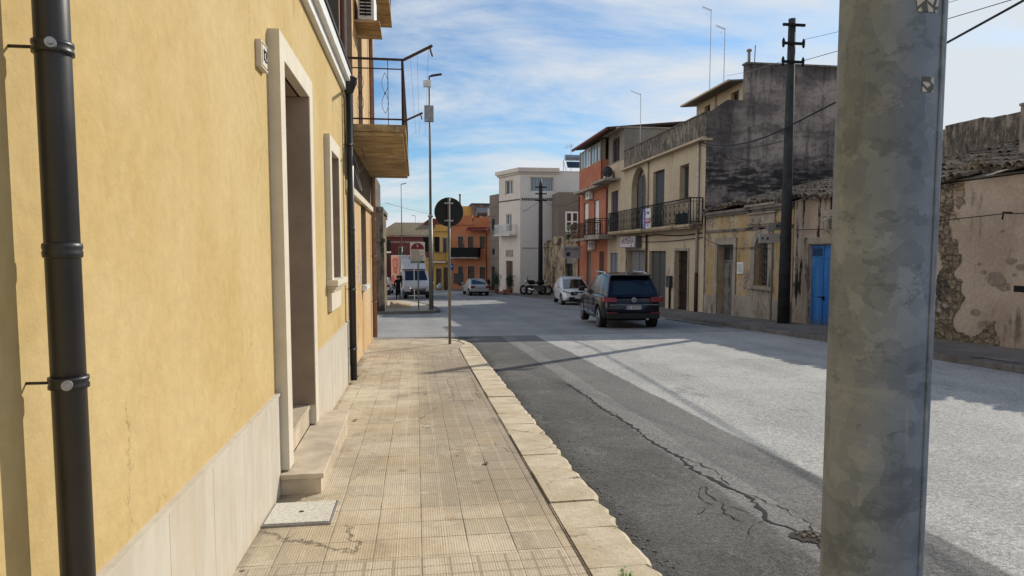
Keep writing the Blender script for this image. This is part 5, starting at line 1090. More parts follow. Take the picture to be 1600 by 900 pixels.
t = thing("water_tank", "grey steel water tank lying on the far orange house roof", "water tank", (6.7, 68, 4.9)); mb = MB(); mb.tube([(6.2, 68.3, 5.5), (7.2, 67.9, 5.5)], 0.42, 16); mb.build("tank", plain("galvanised_tank", (0.20, 0.20, 0.21, 1), 0.4, metal=0.6), t); mb = MB(); mb.box(6.3, 6.4, 67.9, 68.6, 4.9, 5.2); mb.box(7.0, 7.1, 67.6, 68.3, 4.9, 5.2); mb.build("stand", m_steel, t)
m_ye2 = plaster("golden_render", (0.56, 0.325, 0.085, 1), (0.62, 0.38, 0.12, 1), stain=(0.45, 0.28, 0.08, 1), sthr=0.62, seed=77, fine=0.05, bump=0.15)
yh2, F = small_house("golden_house", "small golden yellow house left of the far orange house", (1.75, 68.3), (1.7, -0.6), 1.75, 3.6, [(0.25, 0.55, 1.5, 2.9, 's'), (1.0, 1.35, 1.5, 2.9, 's'), (0.25, 0.75, -2.2, -0.1, 'd'), (1.05, 1.6, -2.2, 0.0, 'd')], m_ye2)
mb = MB(); F.box(mb, -0.1, 1.7, -5, 0.16, 3.6, 3.78); F.box(mb, 0.2, 1.7, -5, 0.0, 3.78, 4.25); mb.build("parapet", m_ye2, yh2)
mb = MB(); F.box(mb, -0.3, 1.5, 0, 0.8, 0.52, 0.64); b5 = mb.build("balcony_slab", m_wh, yh2); q = [F.p(-0.28, 0.78, 0), F.p(1.48, 0.78, 0)]; railing([(q[0].x, q[0].y), (q[1].x, q[1].y)], 0.64, 0.9, m_iron, b5, sp=0.1)
t = thing("parking_sign", "small blue street sign on the golden house corner", "sign", (3.3, 66.6, 0)); mb = MB(); mb.box(3.15, 3.6, 66.4, 66.44, -0.2, 0.42); mb.build("panel", plain("sign_blue", (0.02, 0.06, 0.28, 1), 0.4), t); text("P", (3.375, 66.395, 0.10), (0, -1, 0), 0.45, m_white, t); mb = MB(); mb.tube([(3.37, 66.46, -2.2), (3.37, 66.46, 0.42)], 0.03, 6); mb.build("pole", m_steel, t)
yb, F = small_house("ochre_block", "ochre block with dark rough top storey behind the far orange house", (4.9, 76), (1, 0), 1.3, 6.6, [(0.6, 0.95, 4.6, 5.3, 'w')], m_ye2); mb = MB(); mb.box(6.21, 9.2, 75.6, 80, 2, 6.75); mb.build("rough_storey", m_parapet, yb)
mb = MB(); mb.box(6.1, 9.3, 75.5, 80.1, 6.75, 6.9); mb.build("roof_slab", m_dkdoor, yb)
t = thing("flue_pipe", "dark flue pipe sticking up behind the round road sign", "chimney", (5.0, 77, 6.6)); mb = MB(); mb.tube([(4.95, 77, 6.2), (4.95, 77, 7.9)], 0.09, 8); mb.build("pipe", m_dkdoor, t); mb = MB(); mb.lathe([(0.13, 0), (0.13, 0.06), (0.02, 0.12)], (4.95, 77, 7.9)); mb.build("cap", m_dkdoor, t)

# ---- plum coloured house closing the street
m_plum = plaster("plum_render", (0.165, 0.055, 0.062, 1), (0.19, 0.068, 0.072, 1), stain=(0.11, 0.045, 0.05, 1), sthr=0.6, seed=81, fine=0.06, bump=0.15)
ph, F = small_house("plum_house", "dark plum house with hipped roof closing the far end of the street", (-4.6, 85), (1, 0), 7.9, 3.4, [(2.6, 3.2, 0.6, 2.1, 'w'), (0.7, 1.3, 0.6, 2.1, 'w')], m_plum, depth=8)
mb = MB(); F.box(mb, -0.15, 8.05, -8, 0.2, 3.4, 3.62); F.box(mb, 0, 7.9, 0.0, 0.05, 2.65, 2.85); mb.build("cornice", m_stonetrim, ph)
mb = MB(); mb.add([F.p(-0.2, 0.2, 3.63), F.p(8.1, 0.2, 3.63), F.p(8.1, -8, 3.63), F.p(-0.2, -8, 3.63), F.p(2.0, -3.9, 5.3), F.p(6.5, -3.9, 5.3)], [(0, 1, 5, 4), (1, 2, 5), (2, 3, 4, 5), (3, 0, 4)]); mb.build("roof", plain("khaki_tiles", (0.20, 0.155, 0.09, 1), 0.9, var=0.2, scale=3, bump=0.5), ph)
rh, F = small_house("red_block", "small dark red block with sloped top right of the plum house roof", (1.1, 88), (1, 0), 2.8, 5.3, [], m_plum); mb = MB(); mb.hexa([F.p(0, 0.02, 5.3), F.p(2.8, 0.02, 5.3), F.p(2.8, -5, 5.3), F.p(0, -5, 5.3), F.p(0.8, 0.02, 5.85), F.p(2.8, 0.02, 5.6), F.p(2.8, -5, 5.6), F.p(0.8, -5, 5.85)]); mb.build("roof", m_redtrim, rh)
ub, F = small_house("ochre_low_house", "ochre house side behind the lamp post right of the truck", (0.6, 72), (1, 0), 1.15, 0.9, [], m_ye2)
# left of the plum house
lb, F = small_house("tan_block", "tan block with rooftop box at the left end of the plum house", (-5.6, 82), (1, 0), 1.9, 5.2, [], m_ochre)
mb = MB(); F.box(mb, 0.9, 1.7, -2, 0.02, 5.2, 6.6); mb.build("rooftop_box", m_brownside, lb)

# ---- left side beyond the side street
m_oldstone = plaster("old_tuff_stone", (0.17, 0.135, 0.095, 1), (0.26, 0.21, 0.15, 1), stain=(0.05, 0.042, 0.035, 1), sthr=0.47, streak=0.7, patch=(0.20, 0.15, 0.10, 1), pthr=0.60, bump=0.7, seed=91, blotch=1.4)
st, F = small_house("stone_house", "old brown stone house on the far corner of the side street", (-6.0, 29.9), (1, 0), 4.55, 3.3, [], m_oldstone, depth=5)
mb = MB(); mb.box(-1.86, -1.34, 29.75, 30.3, -1.5, 2.0); mb.box(-1.90, -1.30, 29.7, 30.35, 2.0, 2.15); mb.box(-1.88, -1.36, 29.78, 30.3, 2.15, 3.5); mb.build("corner_pier", m_oldstone, st, bevel=0.02)
mb = MB(); mb.box(-6, -1.38, 29.7, 35, 3.32, 3.5); mb.box(-5.9, -1.72, 29.9, 35, 3.5, 4.9); mb.build("upper_storey", m_parapet, st)
rd, F = small_house("row_house", "row house with small balconies on the left beyond the stone house", (-6.5, 44.5), (1, 0), 4.1, 4.1, [], m_ochre, depth=9, z0=-3)
for y in (47.5, 50.5, 53.5):
    mb = MB(); mb.box(-2.4, -1.95, y, y+1.6, 1.5, 1.6); sl_ = mb.build("balcony_slab", m_wh, rd); railing([(-2.38, y+.03), (-1.98, y+.03), (-1.98, y+1.57), (-2.38, y+1.57)], 1.6, 0.85, m_iron, sl_, sp=0.12)
mb = MB(); mb.box(-6.5, -2.2, 46.3, 55.6, 4.1, 4.25); mb.build("roof_edge", m_redtrim, rd)
t = thing("sand_heap", "heap of tan sand on the corner pavement against the stone house", "sand heap", (-1.2, 36, Rd(36)+.12)); mb = MB(); rnd = random.Random(5); Nn = 9; g_ = {}
for i in range(Nn):
    for j in range(Nn):
        x, y = -1.3+1.0*i/(Nn-1), 33.2+6.0*j/(Nn-1); u, v = i/(Nn-1), j/(Nn-1); h = 0.22*max(0, (1-u))*math.sin(math.pi*v)*(1+0.4*rnd.uniform(-1, 1)); g_[i, j] = len(mb.v); mb.v.append(Vector((x, y, Rd(y)+0.122+h)))
for i in range(Nn-1):
    for j in range(Nn-1): mb.f.append([g_[i, j], g_[i+1, j], g_[i+1, j+1], g_[i, j+1]]); mb.mi.append(0)
mb.build("sand", plain("tan_sand", (0.36, 0.24, 0.12, 1), 0.95, var=0.2, bump=0.6), t, smooth=True)

# ================================================================== YELLOW LOW HOUSE + RUIN (right, near)
lh = thing("old_yellow_house", "low peeling yellow house with arched grilled window and grey door", "house", (FX, 22.7, 0))
XL = FX+0.05; FLo = FR((XL, 0, 0), (0, 1, 0), (-1, 0, 0))
ops = [(23.3, 24.6, -0.9, 1.85), (20.82, 21.72, 0.46, 2.12, 'arch')]
mb = MB(); FLo.wall(mb, 19.42, 25.76, -1.6, 3.02, ops, rev=0.30, depth=5); mb.build("wall", m_yelold, lh)
mb = MB(); FLo.box(mb, 19.42, 25.76, 0.0, 0.05, 2.33, 2.42); FLo.box(mb, 19.42, 25.76, 0.0, 0.10, 2.92, 3.0); FLo.box(mb, 19.42, 25.76, -0.1, 0.16, 3.0, 3.10); mb.build("cornice", plaster("dark_moulding", (0.16, 0.14, 0.125, 1), (0.22, 0.19, 0.17, 1), stain=(0.05, 0.05, 0.045, 1), sthr=0.5, seed=4, blotch=2), lh)
mb = MB(); FLo.box(mb, 19.42, 23.08, 0.0, 0.035, -1.5, 0.0+0.05); FLo.box(mb, 24.8, 25.76, 0.0, 0.035, -1.5, 0.0-0.1); mb.build("plinth", m_stonetrim, lh)
mb = MB()
for (a0, a1, z0, z1) in ((23.08, 23.3, -1.0, 2.1), (24.6, 24.8, -1.0, 2.1), (23.3, 24.6, 1.855, 2.1)): FLo.box(mb, a0, a1, 0.0, 0.05, z0, z1)
mb.build("door_surround", m_stonetrim, lh, bevel=0.005)
mb = MB()
for (a0, a1) in ((20.55, 20.82), (21.72, 21.99)): FLo.box(mb, a0, a1, 0.0, 0.05, 0.46, 1.70)
N = 12; m_, rad = 21.27, 0.45
for k in range(N):
    q0, q1 = math.pi*k/N, math.pi*(k+1)/N
    P8 = []
    for o in (0.0, 0.05):
        for (q, rr_) in ((q0, rad), (q0, rad+0.27), (q1, rad+0.27), (q1, rad)): P8.append(FLo.p(m_-rr_*math.cos(q), o, 1.67+rr_*math.sin(q)))
    mb.hexa(P8)
FLo.box(mb, 20.50, 22.04, 0.0, 0.12, 0.34, 0.455); FLo.box(mb, 20.6, 21.94, 0.0, 0.05, -0.45, 0.33); mb.build("window_surround", m_stonetrim, lh)
mb = MB()
for (a0, a1, o, z0, z1) in ((20.35, 22.19, 0.08, 2.43, 2.50), (20.35, 22.19, 0.13, 2.50, 2.56), (20.45, 22.09, 0.06, 2.56, 2.84), (20.35, 22.19, 0.12, 2.84, 2.90), (20.28, 22.26, 0.19, 3.10, 3.17)): FLo.box(mb, a0, a1, 0.0, o, z0, z1)
mb.build("hood_moulding", m_stonetrim, lh, bevel=0.006)
door(FLo, lh, 23.32, 24.58, -0.85, 1.2, -0.22, m_greydoor, 2, 2); window(FLo, lh, 23.32, 24.58, 1.22, 1.84, -0.2, m_greydoor, m_glass, 1)
dk = MB(); FLo.box(dk, 20.83, 21.71, -0.28, -0.25, 0.47, 2.10); wpart = dk.build("window", m_glass, lh)
gr = MB()
for k in range(7):
    a = 20.90+k*0.125; gr.tube([FLo.p(a, -0.12, 0.47), FLo.p(a, -0.12, 1.95)], 0.009, 5)
for k in range(5):
    zc_ = 0.75+k*0.27
    for sgn in (-1, 1): gr.tube([FLo.p(21.27+sgn*(0.18+0.13*math.cos(q)), -0.11, zc_+0.11*math.sin(q)) for q in [j*math.pi/5 for j in range(11)]], 0.008, 4)
for z in (0.6, 1.25, 1.75): gr.tube([FLo.p(20.83, -0.12, z), FLo.p(21.71, -0.12, z)], 0.010, 5)
gr.build("iron_grille", plain("pale_rusty_iron", (0.13, 0.12, 0.115, 1), 0.7, var=0.3), wpart)
mb = MB(); FLo.box(mb, 22.5, 22.95, 0.0, 0.05, 0.82, 1.22); t = thing("meter_box", "small white meter box on the peeling yellow wall between door and arched window", "meter box", FLo.p(22.7, 0.02, 0.82)); mb.build("box", m_white, t, bevel=0.006); mb = MB(); FLo.box(mb, 22.55, 22.9, 0.05, 0.055, 0.87, 1.17); mb.build("lid", plain("grey_lid", (0.5, 0.5, 0.48, 1), 0.5), t)

def coppi(x0, z0, x1, z1, ya, yb, parent, seed, cols=0.205, rows=0.36, jit=0.03, edge_drop=0.0):
    """clay barrel tiles laid on a slope rising away from the street"""
    rnd = random.Random(seed); mb = MB(); L = math.hypot(x1-x0, z1-z0); ux, uz = (x1-x0)/L, (z1-z0)/L; nr = int(L/rows)+1; ny = int(abs(yb-ya)/cols)
    wav = lambda y: 0.05*math.sin(y*1.3+seed)+0.03*math.sin(y*3.1)
    for i in range(ny):
        y = min(ya, yb)+cols*(i+0.5)
        for j in range(nr):
            for up in (0, 1):
                s0 = j*rows-0.06+rnd.uniform(-jit, jit); s1 = s0+rows+0.08; r0 = 0.085; r1 = 0.07; dy = rnd.uniform(-jit, jit)*0.6; yy_ = y+(0 if up else cols/2)+dy; dz0 = (0.065 if up else 0.0)+0.05+rnd.uniform(-jit, jit)*0.5+wav(y); dz1 = dz0-0.01
                if s0 < 0 and rnd.random() < 0.12: continue
                k0 = len(mb.v); seg = 5
                for (s_, r_, dz_) in ((s0, r0, dz0+0.02), (s1, r1, dz1)):
                    for th in (0, 0.016):
                        for q in range(seg+1):
                            a = math.pi*q/seg; h = (math.sin(a) if up else 1-math.sin(a))*(r_+th*(1 if up else -1))
                            mb.v.append(Vector((x0+ux*s_-uz*h*0.6, yy_-math.cos(a)*(r_), z0+uz*s_+h+dz_)))
                m = seg+1
                for q in range(seg):
                    a, b = k0+q, k0+2*m+q
                    mb.f += [[a, a+1, b+1, b], [a+m, a+m+1, b+m+1, b+m], [a, a+1, a+1+m, a+m]]; mb.mi += [0]*3
    return mb
lc = MB()
for k in range(1): lc = coppi(XL-0.12, 3.10, 15.6, 4.15, 19.5, 25.7, lh, 3)
lc.build("roof_tiles", m_tile, lh, keep=True)
mb = MB(); mb.hexa([(XL, 19.42, 3.03), (16.2, 19.42, 3.03), (16.2, 25.75, 3.03), (XL, 25.75, 3.03), (XL, 19.42, 3.11), (16.2, 19.42, 4.25), (16.2, 25.75, 4.25), (XL, 25.75, 3.11)]); mb.build("roof_deck", m_roof, lh)
def grasspatch(name, label, c, rx, ry, h, n, mat, seed, slope=0.0, cat="plant"):
    rnd = random.Random(seed); mb = MB()
    for k in range(n):
        x, y = c[0]+rx*rnd.uniform(-1, 1), c[1]+ry*rnd.gauss(0, 0.5); z = c[2]+slope*(x-c[0]); a = rnd.uniform(0, 6.28); l_ = h*rnd.uniform(0.3, 1.0); w = 0.012*rnd.uniform(0.6, 1.6)
        tip = (x+l_*0.5*math.cos(a), y+l_*0.5*math.sin(a), z+l_); mb.quad((x-w*math.sin(a), y+w*math.cos(a), z), (x+w*math.sin(a), y-w*math.cos(a), z), tip)
    return tag(mb.build(name, mat), label, cat)
m_moss = plain("dull_moss", (0.035, 0.055, 0.02, 1), 0.8, var=0.4, scale=15); m_drygrass = plain("dry_grass", (0.22, 0.17, 0.10, 1), 0.9, var=0.3)
grasspatch("roof_weed", "dark green moss and weeds on the moulding over the arched window", (XL-0.02, 21.2, 3.16), 0.12, 1.0, 0.13, 700, m_moss, 5)

ru = thing("ruined_house", "ruined pink walled house with sagging clay tile roof and blue metal door", "house", (FX, 14, 0))
XR = FX+0.06; FRu = FR((XR, 0, 0), (0, 1, 0), (-1, 0, 0))
mb = MB(); FRu.wall(mb, 16.4, 19.40, -1.5, 3.1, [(17.25, 18.55, -0.9, 1.80)], rev=0.14, depth=6); mb.build("stained_wall", m_pinkblack, ru)
mb = MB(); FRu.wall(mb, 4.0, 16.39, -1.5, 3.06, [], rev=0.14, depth=6); mb.build("wall", m_pinkold, ru)
# bare rubble stone core where the render has fallen (right of the foreground post)
def rubble(name, y0, y1, z0, z1, seed, n, prob=1.0, edge=None):
    rnd = random.Random(seed); mb = MB()
    for k in range(n):
        y, z = rnd.uniform(y0, y1), rnd.uniform(z0, z1)
        if edge and not edge(y, z): continue
        s_ = rnd.uniform(0.07, 0.17); mb.ball((XR-0.004, y, z), s_, 7, (0.32, rnd.uniform(0.9, 1.5), rnd.uniform(0.6, 0.9)))
    return mb
m_rubble = plaster("rubble_stone_wall", (0.27, 0.20, 0.125, 1), (0.36, 0.30, 0.21, 1), stain=(0.09, 0.08, 0.07, 1), sthr=0.50, bump=0.7, seed=97, blotch=4)
def ragged(y0, y1, z0, z1, step, test):
    mb = MB(); ny, nz = int((y1-y0)/step), int((z1-z0)/step); H = lambda y, z: 0.012+0.030*abs(noise.noise(Vector((y*5, z*6, 1))))+0.012*noise.noise(Vector((y*14, z*14, 3)))
    idx = {}
    def vid(i, j):
        if (i, j) not in idx:
            y, z = y0+i*step, z0+j*step; jy, jz = 0.35*step*noise.noise(Vector((i*1.7, j*1.3, 5))), 0.35*step*noise.noise(Vector((i*1.1, j*1.9, 8)))
            idx[i, j] = len(mb.v); mb.v.append(Vector((XR-H(y, z), y+jy, z+jz)))
        return idx[i, j]
    for i in range(ny):
        for j in range(nz):
            if test(y0+(i+.5)*step, z0+(j+.5)*step): mb.f.append([vid(i, j), vid(i+1, j), vid(i+1, j+1), vid(i, j+1)]); mb.mi.append(0)
    return mb
fn = lambda y, z: 0.30*noise.noise(Vector((y*1.3, z*1.3, 0)))+0.15*noise.noise(Vector((y*4, z*4, 2)))
mb = ragged(11.6, 14.2, -0.55, 3.06, 0.035, lambda y, z: (abs(y-13.45+0.25*math.sin(z*1.7))+fn(y, z) < 0.34) or (z+0.9*fn(y, z) < 0.0 and y > 11.9+0.6*fn(z, y)))
def rubble_mat():
    n = NT("rubble_masonry"); n._co = n.n('ShaderNodeNewGeometry').outputs['Position']; v = n.map((1, 1, 1.35))
    w = n.noise(5, 4, 0.6); vv = n.n('ShaderNodeVectorMath', operation='ADD'); n.put(vv.inputs[0], v); n.put(vv.inputs[1], n.comb(0.0, n.math('MULTIPLY', w, 0.55), n.math('MULTIPLY', n.noise(4, 5, 0.7, n.map(loc=(3, 3, 3))), 0.45)))
    cell = n.vor(5.2, vv.outputs[0], 'F1', 1); ed = n.vor(5.2, vv.outputs[0], 'DISTANCE_TO_EDGE', 0); f = n.noise(9, 8, 0.75)
    c = n.mix(n.xyz(cell)[0], (0.21, 0.155, 0.10, 1), (0.33, 0.265, 0.18, 1)); c = n.mix(n.math('MULTIPLY', n.step(f, 0.42, 0.60), 0.75), c, (0.15, 0.12, 0.09, 1)); c = n.mix(n.math('MULTIPLY', n.step(ed, 0.06, 0.0), n.step(w, 0.40, 0.60)), c, (0.075, 0.062, 0.05, 1)); so_ = n.noise(0.9, 7, 0.7, n.map((1, 1, .5))); c = n.mix(n.math('MULTIPLY', n.step(so_, 0.48, 0.60), 0.75), c, (0.06, 0.055, 0.05, 1)); c = n.mix(n.math('MULTIPLY', n.step(n.noise(1.8, 7, 0.7), 0.56, 0.60), 0.8), c, (0.40, 0.36, 0.31, 1))
    n.col(c); n.rough(0.95); n.bump(n.math('MULTIPLY_ADD', n.step(ed, 0.0, 0.12), 1.4, f), 0.9, 0.04); return n.m
mb.build("exposed_stone", rubble_mat(), ru, smooth=False)
# shallow shells of render lost from the wall, brown undercoat showing
rnd = random.Random(21); m_under = plain('brown_undercoat', (0.26, 0.205, 0.155, 1), 0.95, var=.2, scale=12, bump=.4)
for (y, z, s_) in ((12.45, 1.35, .05), (12.05, 1.05, .22), (11.85, .92, .14), (12.35, 1.18, .08), (11.72, 1.42, .11), (11.5, 1.30, .10), (11.62, 1.15, .05), (12.5, .35, .12), (12.25, .12, .16), (11.1, 1.6, .1), (11.95, 2.0, .04), (12.2, 1.9, .03)):
    N = 16; P = []
    for k in range(N): q = 2*math.pi*k/N; r_ = s_*(1+0.28*noise.noise(Vector((math.cos(q)*1.5+y*7, math.sin(q)*1.5, z*5)))+rnd.uniform(-.08, .08)); P.append((XR-0.004-0.0015*(int(y*97) % 7), y+r_*math.cos(q)*1.1, z+r_*math.sin(q)*.62))
    mbp = MB(); mbp.add(P, [tuple(range(N))]); mbp.build('bare_undercoat', m_under, ru)

mb = coppi(XR-0.16, 3.06, 14.45, 4.02, 12.75, 19.35, ru, 7, jit=0.04); b = coppi(XR-0.16, 3.16, 14.45, 4.08, 4.0, 12.6, ru, 8, jit=0.035); k = len(mb.v); mb.v += b.v; mb.f += [[i+k for i in f] for f in b.f]; mb.mi += b.mi
mb.build("roof_tiles", m_tile, ru, keep=True)
mb = MB(); mb.hexa([(XR, 4.0, 3.07), (14.5, 4.0, 3.07), (14.5, 19.4, 3.10), (XR, 19.4, 3.10), (XR, 4.0, 3.12), (14.5, 4.0, 4.05), (14.5, 19.4, 4.05), (XR, 19.4, 3.12)]); mb.build("roof_deck", m_roof, ru)
rnd = random.Random(9); mb = MB(); y = 4.0
while y < 19.4:
    w = rnd.uniform(0.5, 1.1); mb.box(14.5, 14.9, y, min(19.4, y+w), 3.0, 5.02+rnd.uniform(-0.05, 0.06)); y += w
mb.build("rear_wall", m_parapet, ru, bevel=0.03)
mb = MB(); mb.box(12.43, 12.60, 12.62, 12.79, 3.2, 4.60); mb.box(12.41, 12.62, 12.60, 12.81, 4.60, 4.66); mb.build("stone_post", m_stonetrim, ru, bevel=0.01)
mb = MB(); FRu.box(mb, 17.27, 18.53, -0.12, -0.08, -0.85, 1.78); FRu.box(mb, 17.93, 17.96, -0.079, -0.06, -0.85, 1.78)
for z in (-0.8, 0.32, 1.42, 1.72): FRu.box(mb, 17.28, 18.52, -0.079, -0.065, z, z+0.04)
bd = mb.build("blue_door", m_blue, ru, bevel=0.003)
mb = MB()
for k in range(5): FRu.box(mb, 18.02, 18.46, -0.062, -0.052, 1.48+k*0.045, 1.505+k*0.045)
mb.build("vent_slats", plain("dark_blue_vent", (0.008, 0.03, 0.09, 1), 0.5), bd)
mb = MB(); FRu.box(mb, 17.86, 17.90, -0.06, -0.03, 0.22, 0.34); mb.tube([FRu.p(17.88, -0.03, 0.3), FRu.p(17.88, 0.02, 0.3), FRu.p(18.02, 0.02, 0.3)], 0.012, 6); mb.build("handle", m_iron, bd)
mb = MB(); FRu.box(mb, 18.56, 18.76, 0.0, 0.04, -0.9, 2.0); FRu.box(mb, 17.05, 18.76, 0.0, 0.05, 1.82, 2.0); mb.build("door_surround", m_stonetrim, ru, bevel=0.006)
mb = MB(); FRu.box(mb, 16.9, 17.75, 0.0, 0.10, 2.25, 2.75); FRu.box(mb, 17.0, 17.65, 0.10, 0.22, 2.55, 2.72); mb.tube([FRu.p(17.35, 0.1, 2.55), FRu.p(17.4, 0.25, 2.45), FRu.p(17.38, 0.2, 2.2), FRu.p(17.3, 0.08, 2.08)], [0.09, 0.10, 0.08, 0.05], 8); mb.build("stone_corbel", m_stonetrim, ru, bevel=0.02)
mb = MB(); FRu.box(mb, 11.30, 11.62, -0.04, 0.004, 0.83, 0.95); mb.build("wall_vent", m_black, ru)
grasspatch("roof_weed", "bright green tuft growing between the broken roof tiles", (XR+0.15, 12.55, 3.30), 0.12, 0.14, 0.09, 260, m_leaf, 6, 0.3)
grasspatch("roof_weed", "dry pale grass on the tile roof edge beside the green tuft", (XR+0.3, 13.1, 3.35), 0.35, 0.35, 0.22, 120, m_drygrass, 8, 0.3)
# dead shrub on the roof
ds = thing("dead_shrub", "bare dead shrub tangled on the tile roof before the dark wall", "shrub", (13.4, 14.2, 3.7)); mb = MB(); rnd = random.Random(17)
def twig(p, d, l, r_, dep):
    q = p+d*l+Vector((0, 0, l*0.15)); mb.tube([p, p.lerp(q, 0.5)+Vector((rnd.uniform(-.02, .02),)*3), q], [r_, r_*.85, r_*.65], 4)
    if dep:
        for _ in range(3): twig(p.lerp(q, rnd.uniform(0.5, 1)), (d+Vector((rnd.uniform(-.9, .9), rnd.uniform(-.9, .9), rnd.uniform(-.4, .7)))).normalized(), l*rnd.uniform(.5, .8), r_*.62, dep-1)
for k in range(7): twig(Vector((13.3+rnd.uniform(-.5, .3), 14.3+rnd.uniform(-1.3, 1.0), 3.75)), Vector((rnd.uniform(-.6, .6), rnd.uniform(-.7, .7), 0.9)).normalized(), rnd.uniform(0.22, 0.38), 0.011, 4)
mb.build("branches", plain("dead_twig", (0.12, 0.095, 0.075, 1), 0.9), ds)
t = thing("wire_bracket", "iron hook bracket holding a wire on the pink wall", "bracket", FRu.p(11.75, 0, 2.2)); mb = MB(); mb.tube([FRu.p(11.75, 0, 2.35), FRu.p(11.75, 0.2, 2.35), FRu.p(11.7, 0.24, 2.28), FRu.p(11.75, 0.2, 2.22), FRu.p(11.82, 0.14, 2.25)], 0.014, 6); mb.build("hook", m_iron, t)

# ================================================================== FOREGROUND GALVANISED LAMP POST
def galv():
    n = NT("galvanised_steel"); n._co = n.n('ShaderNodeNewGeometry').outputs['Position']
    wv = n.n('ShaderNodeVectorMath', operation='ADD'); n.put(wv.inputs[0], n.map((1, 1, 0.8))); n.put(wv.inputs[1], n.comb(n.math('MULTIPLY', n.noise(16, 5, 0.7), 0.06), 0.0, n.math('MULTIPLY', n.noise(13, 5, 0.7, n.map(loc=(4, 4, 4))), 0.06)))
    v = n.xyz(n.vor(15, wv.outputs[0], 'F1', 1))[0]; v2 = n.xyz(n.vor(34, wv.outputs[0], 'F1', 1))[0]; w = n.noise(22, 8, 0.75); a = n.noise(3.0, 6, 0.65, n.map((1, 1, 1.6))); fl = n.noise(9, 7, 0.7, n.map((1, 1, 1.5), (2, 7, 1)))
    f = n.math('MULTIPLY_ADD', v, 0.22, n.math('MULTIPLY_ADD', v2, 0.14, n.math('MULTIPLY_ADD', w, 0.30, n.math('MULTIPLY', a, 0.45))))
    c = n.ramp(f, [(0.32, (0.085, 0.11, 0.155, 1)), (0.50, (0.135, 0.17, 0.23, 1)), (0.76, (0.22, 0.265, 0.335, 1))])
    c = n.mix(n.math('MULTIPLY', n.step(fl, 0.54, 0.58), 0.5), c, (0.075, 0.098, 0.135, 1))
    c = n.mix(n.math('MULTIPLY', n.step(fl, 0.42, 0.38), 0.25), c, (0.31, 0.34, 0.37, 1))
    rg = n.noise(1, 4, 0.6, n.map((5, 5, 120))); c = n.mix(n.math('MULTIPLY', n.math('MULTIPLY', n.step(rg, 0.52, 0.66), n.step(n.noise(2.2, 4, 0.6), 0.44, 0.60)), 0.22), c, (0.27, 0.31, 0.36, 1))
    sc2 = n.noise(1, 6, 0.7, n.map((60, 60, 2.5), (1, 1, 1))); c = n.mix(n.math('MULTIPLY', n.step(sc2, 0.64, 0.68), 0.35), c, (0.36, 0.37, 0.37, 1))
    n.col(c); n.b.inputs['Metallic'].default_value = 0.2; n.rough(n.math('MULTIPLY_ADD', v, 0.12, n.math('MULTIPLY_ADD', w, 0.2, 0.42))); n.b.inputs['Specular IOR Level'].default_value = 0.4
    n.bump(n.math('ADD', w, n.math('MULTIPLY', rg, 0.4)), 0.10, 0.003); return n.m
m_galv = galv()
PX, PY = 0.7125, 0.966
lp = thing("lamp_post", "big galvanised steel post standing close to the camera on the right", "lamp post", (PX, PY, Rd(1)+0.12))
mb = MB(); zs = [-0.02+0.25*k for k in range(36)]; mb.tube([(PX, PY, z) for z in zs], [0.0735-0.0008*z for z in zs], 64, cap=True); mb.build("pole", m_galv, lp, smooth=True)
mb = MB(); a = math.atan2(-PY, -PX)+R(62); sx, sy = PX+0.0732*math.cos(a), PY+0.0732*math.sin(a); mb.tube([(sx, sy, z) for z in zs[:35]], 0.0022, 6); mb.build("seam", m_galv, lp, smooth=True)
def sticker(z0, z1, ang, w, mat, cracks):
    mb = MB(); rr_ = 0.0708; N = 10
    def P(u, z, e=0.0012): q = a0+(u-0.5)*w/rr_; r_ = 0.0735-0.0008*z+e; return (PX+r_*math.cos(q), PY+r_*math.sin(q), z)
    a0 = math.atan2(-PY, -PX)+R(ang); M_ = 12
    for i in range(N):
        for j in range(M_):
            def cut(v): return 0.10*(abs(2*v-1)**6) if cracks else 0
            u0, u1, v0, v1 = i/N, (i+1)/N, j/M_, (j+1)/M_
            f0, f1 = cut(v0), cut(v1)
            mb.quad(P(f0+u0*(1-2*f0), z0+(z1-z0)*v0), P(f0+u1*(1-2*f0), z0+(z1-z0)*v0), P(f1+u1*(1-2*f1), z0+(z1-z0)*v1), P(f1+u0*(1-2*f1), z0+(z1-z0)*v1))
    return mb.build("sticker", mat, lp, smooth=True)
stm = NT("torn_sticker"); stm._co = stm.n('ShaderNodeNewGeometry').outputs['Position']; e_ = stm.vor(48, stm.map((1, 1, 0.8)), 'DISTANCE_TO_EDGE', 0); stm.col(stm.mix(stm.step(e_, 0.10, 0.05), (0.50, 0.49, 0.47, 1), (0.10, 0.11, 0.12, 1))); stm = stm.m
sticker(1.935, 2.10, 38, 0.036, stm, True)
sticker(1.825, 1.846, 42, 0.018, stm, False)

# ================================================================== ROUND SIGN SEEN FROM BEHIND
t = thing("round_sign", "round road sign seen from behind on a thin grey pole at the pavement end", "road sign", (0.69, 14.3, Rd(14.3)+0.12))
m_pole = plain("grey_pole", (0.20, 0.20, 0.17, 1), 0.5, metal=0.3); m_signback = plain("matt_dark_sign_back", (0.016, 0.019, 0.018, 1), 0.75, var=0.15, scale=4)
mb = MB(); mb.tube([(0.69, 14.3, Rd(14.3)+0.1), (0.69, 14.3, 2.70)], 0.030, 12); mb.build("pole", m_pole, t, smooth=True)
mb = MB(); mb.lathe([(0.292, -0.004), (0.30, 0.0), (0.302, 0.012), (0.298, 0.014), (0.290, 0.006)], (0.69, 14.34, 2.42), 'Y', 48); mb.build("disc", m_signback, t)
mb = MB(); mb.lathe([(0.29, 0), (0.29, 0.002)], (0.69, 14.356, 2.42), 'Y', 48); mb.build("face", m_white, t)
mb = MB()
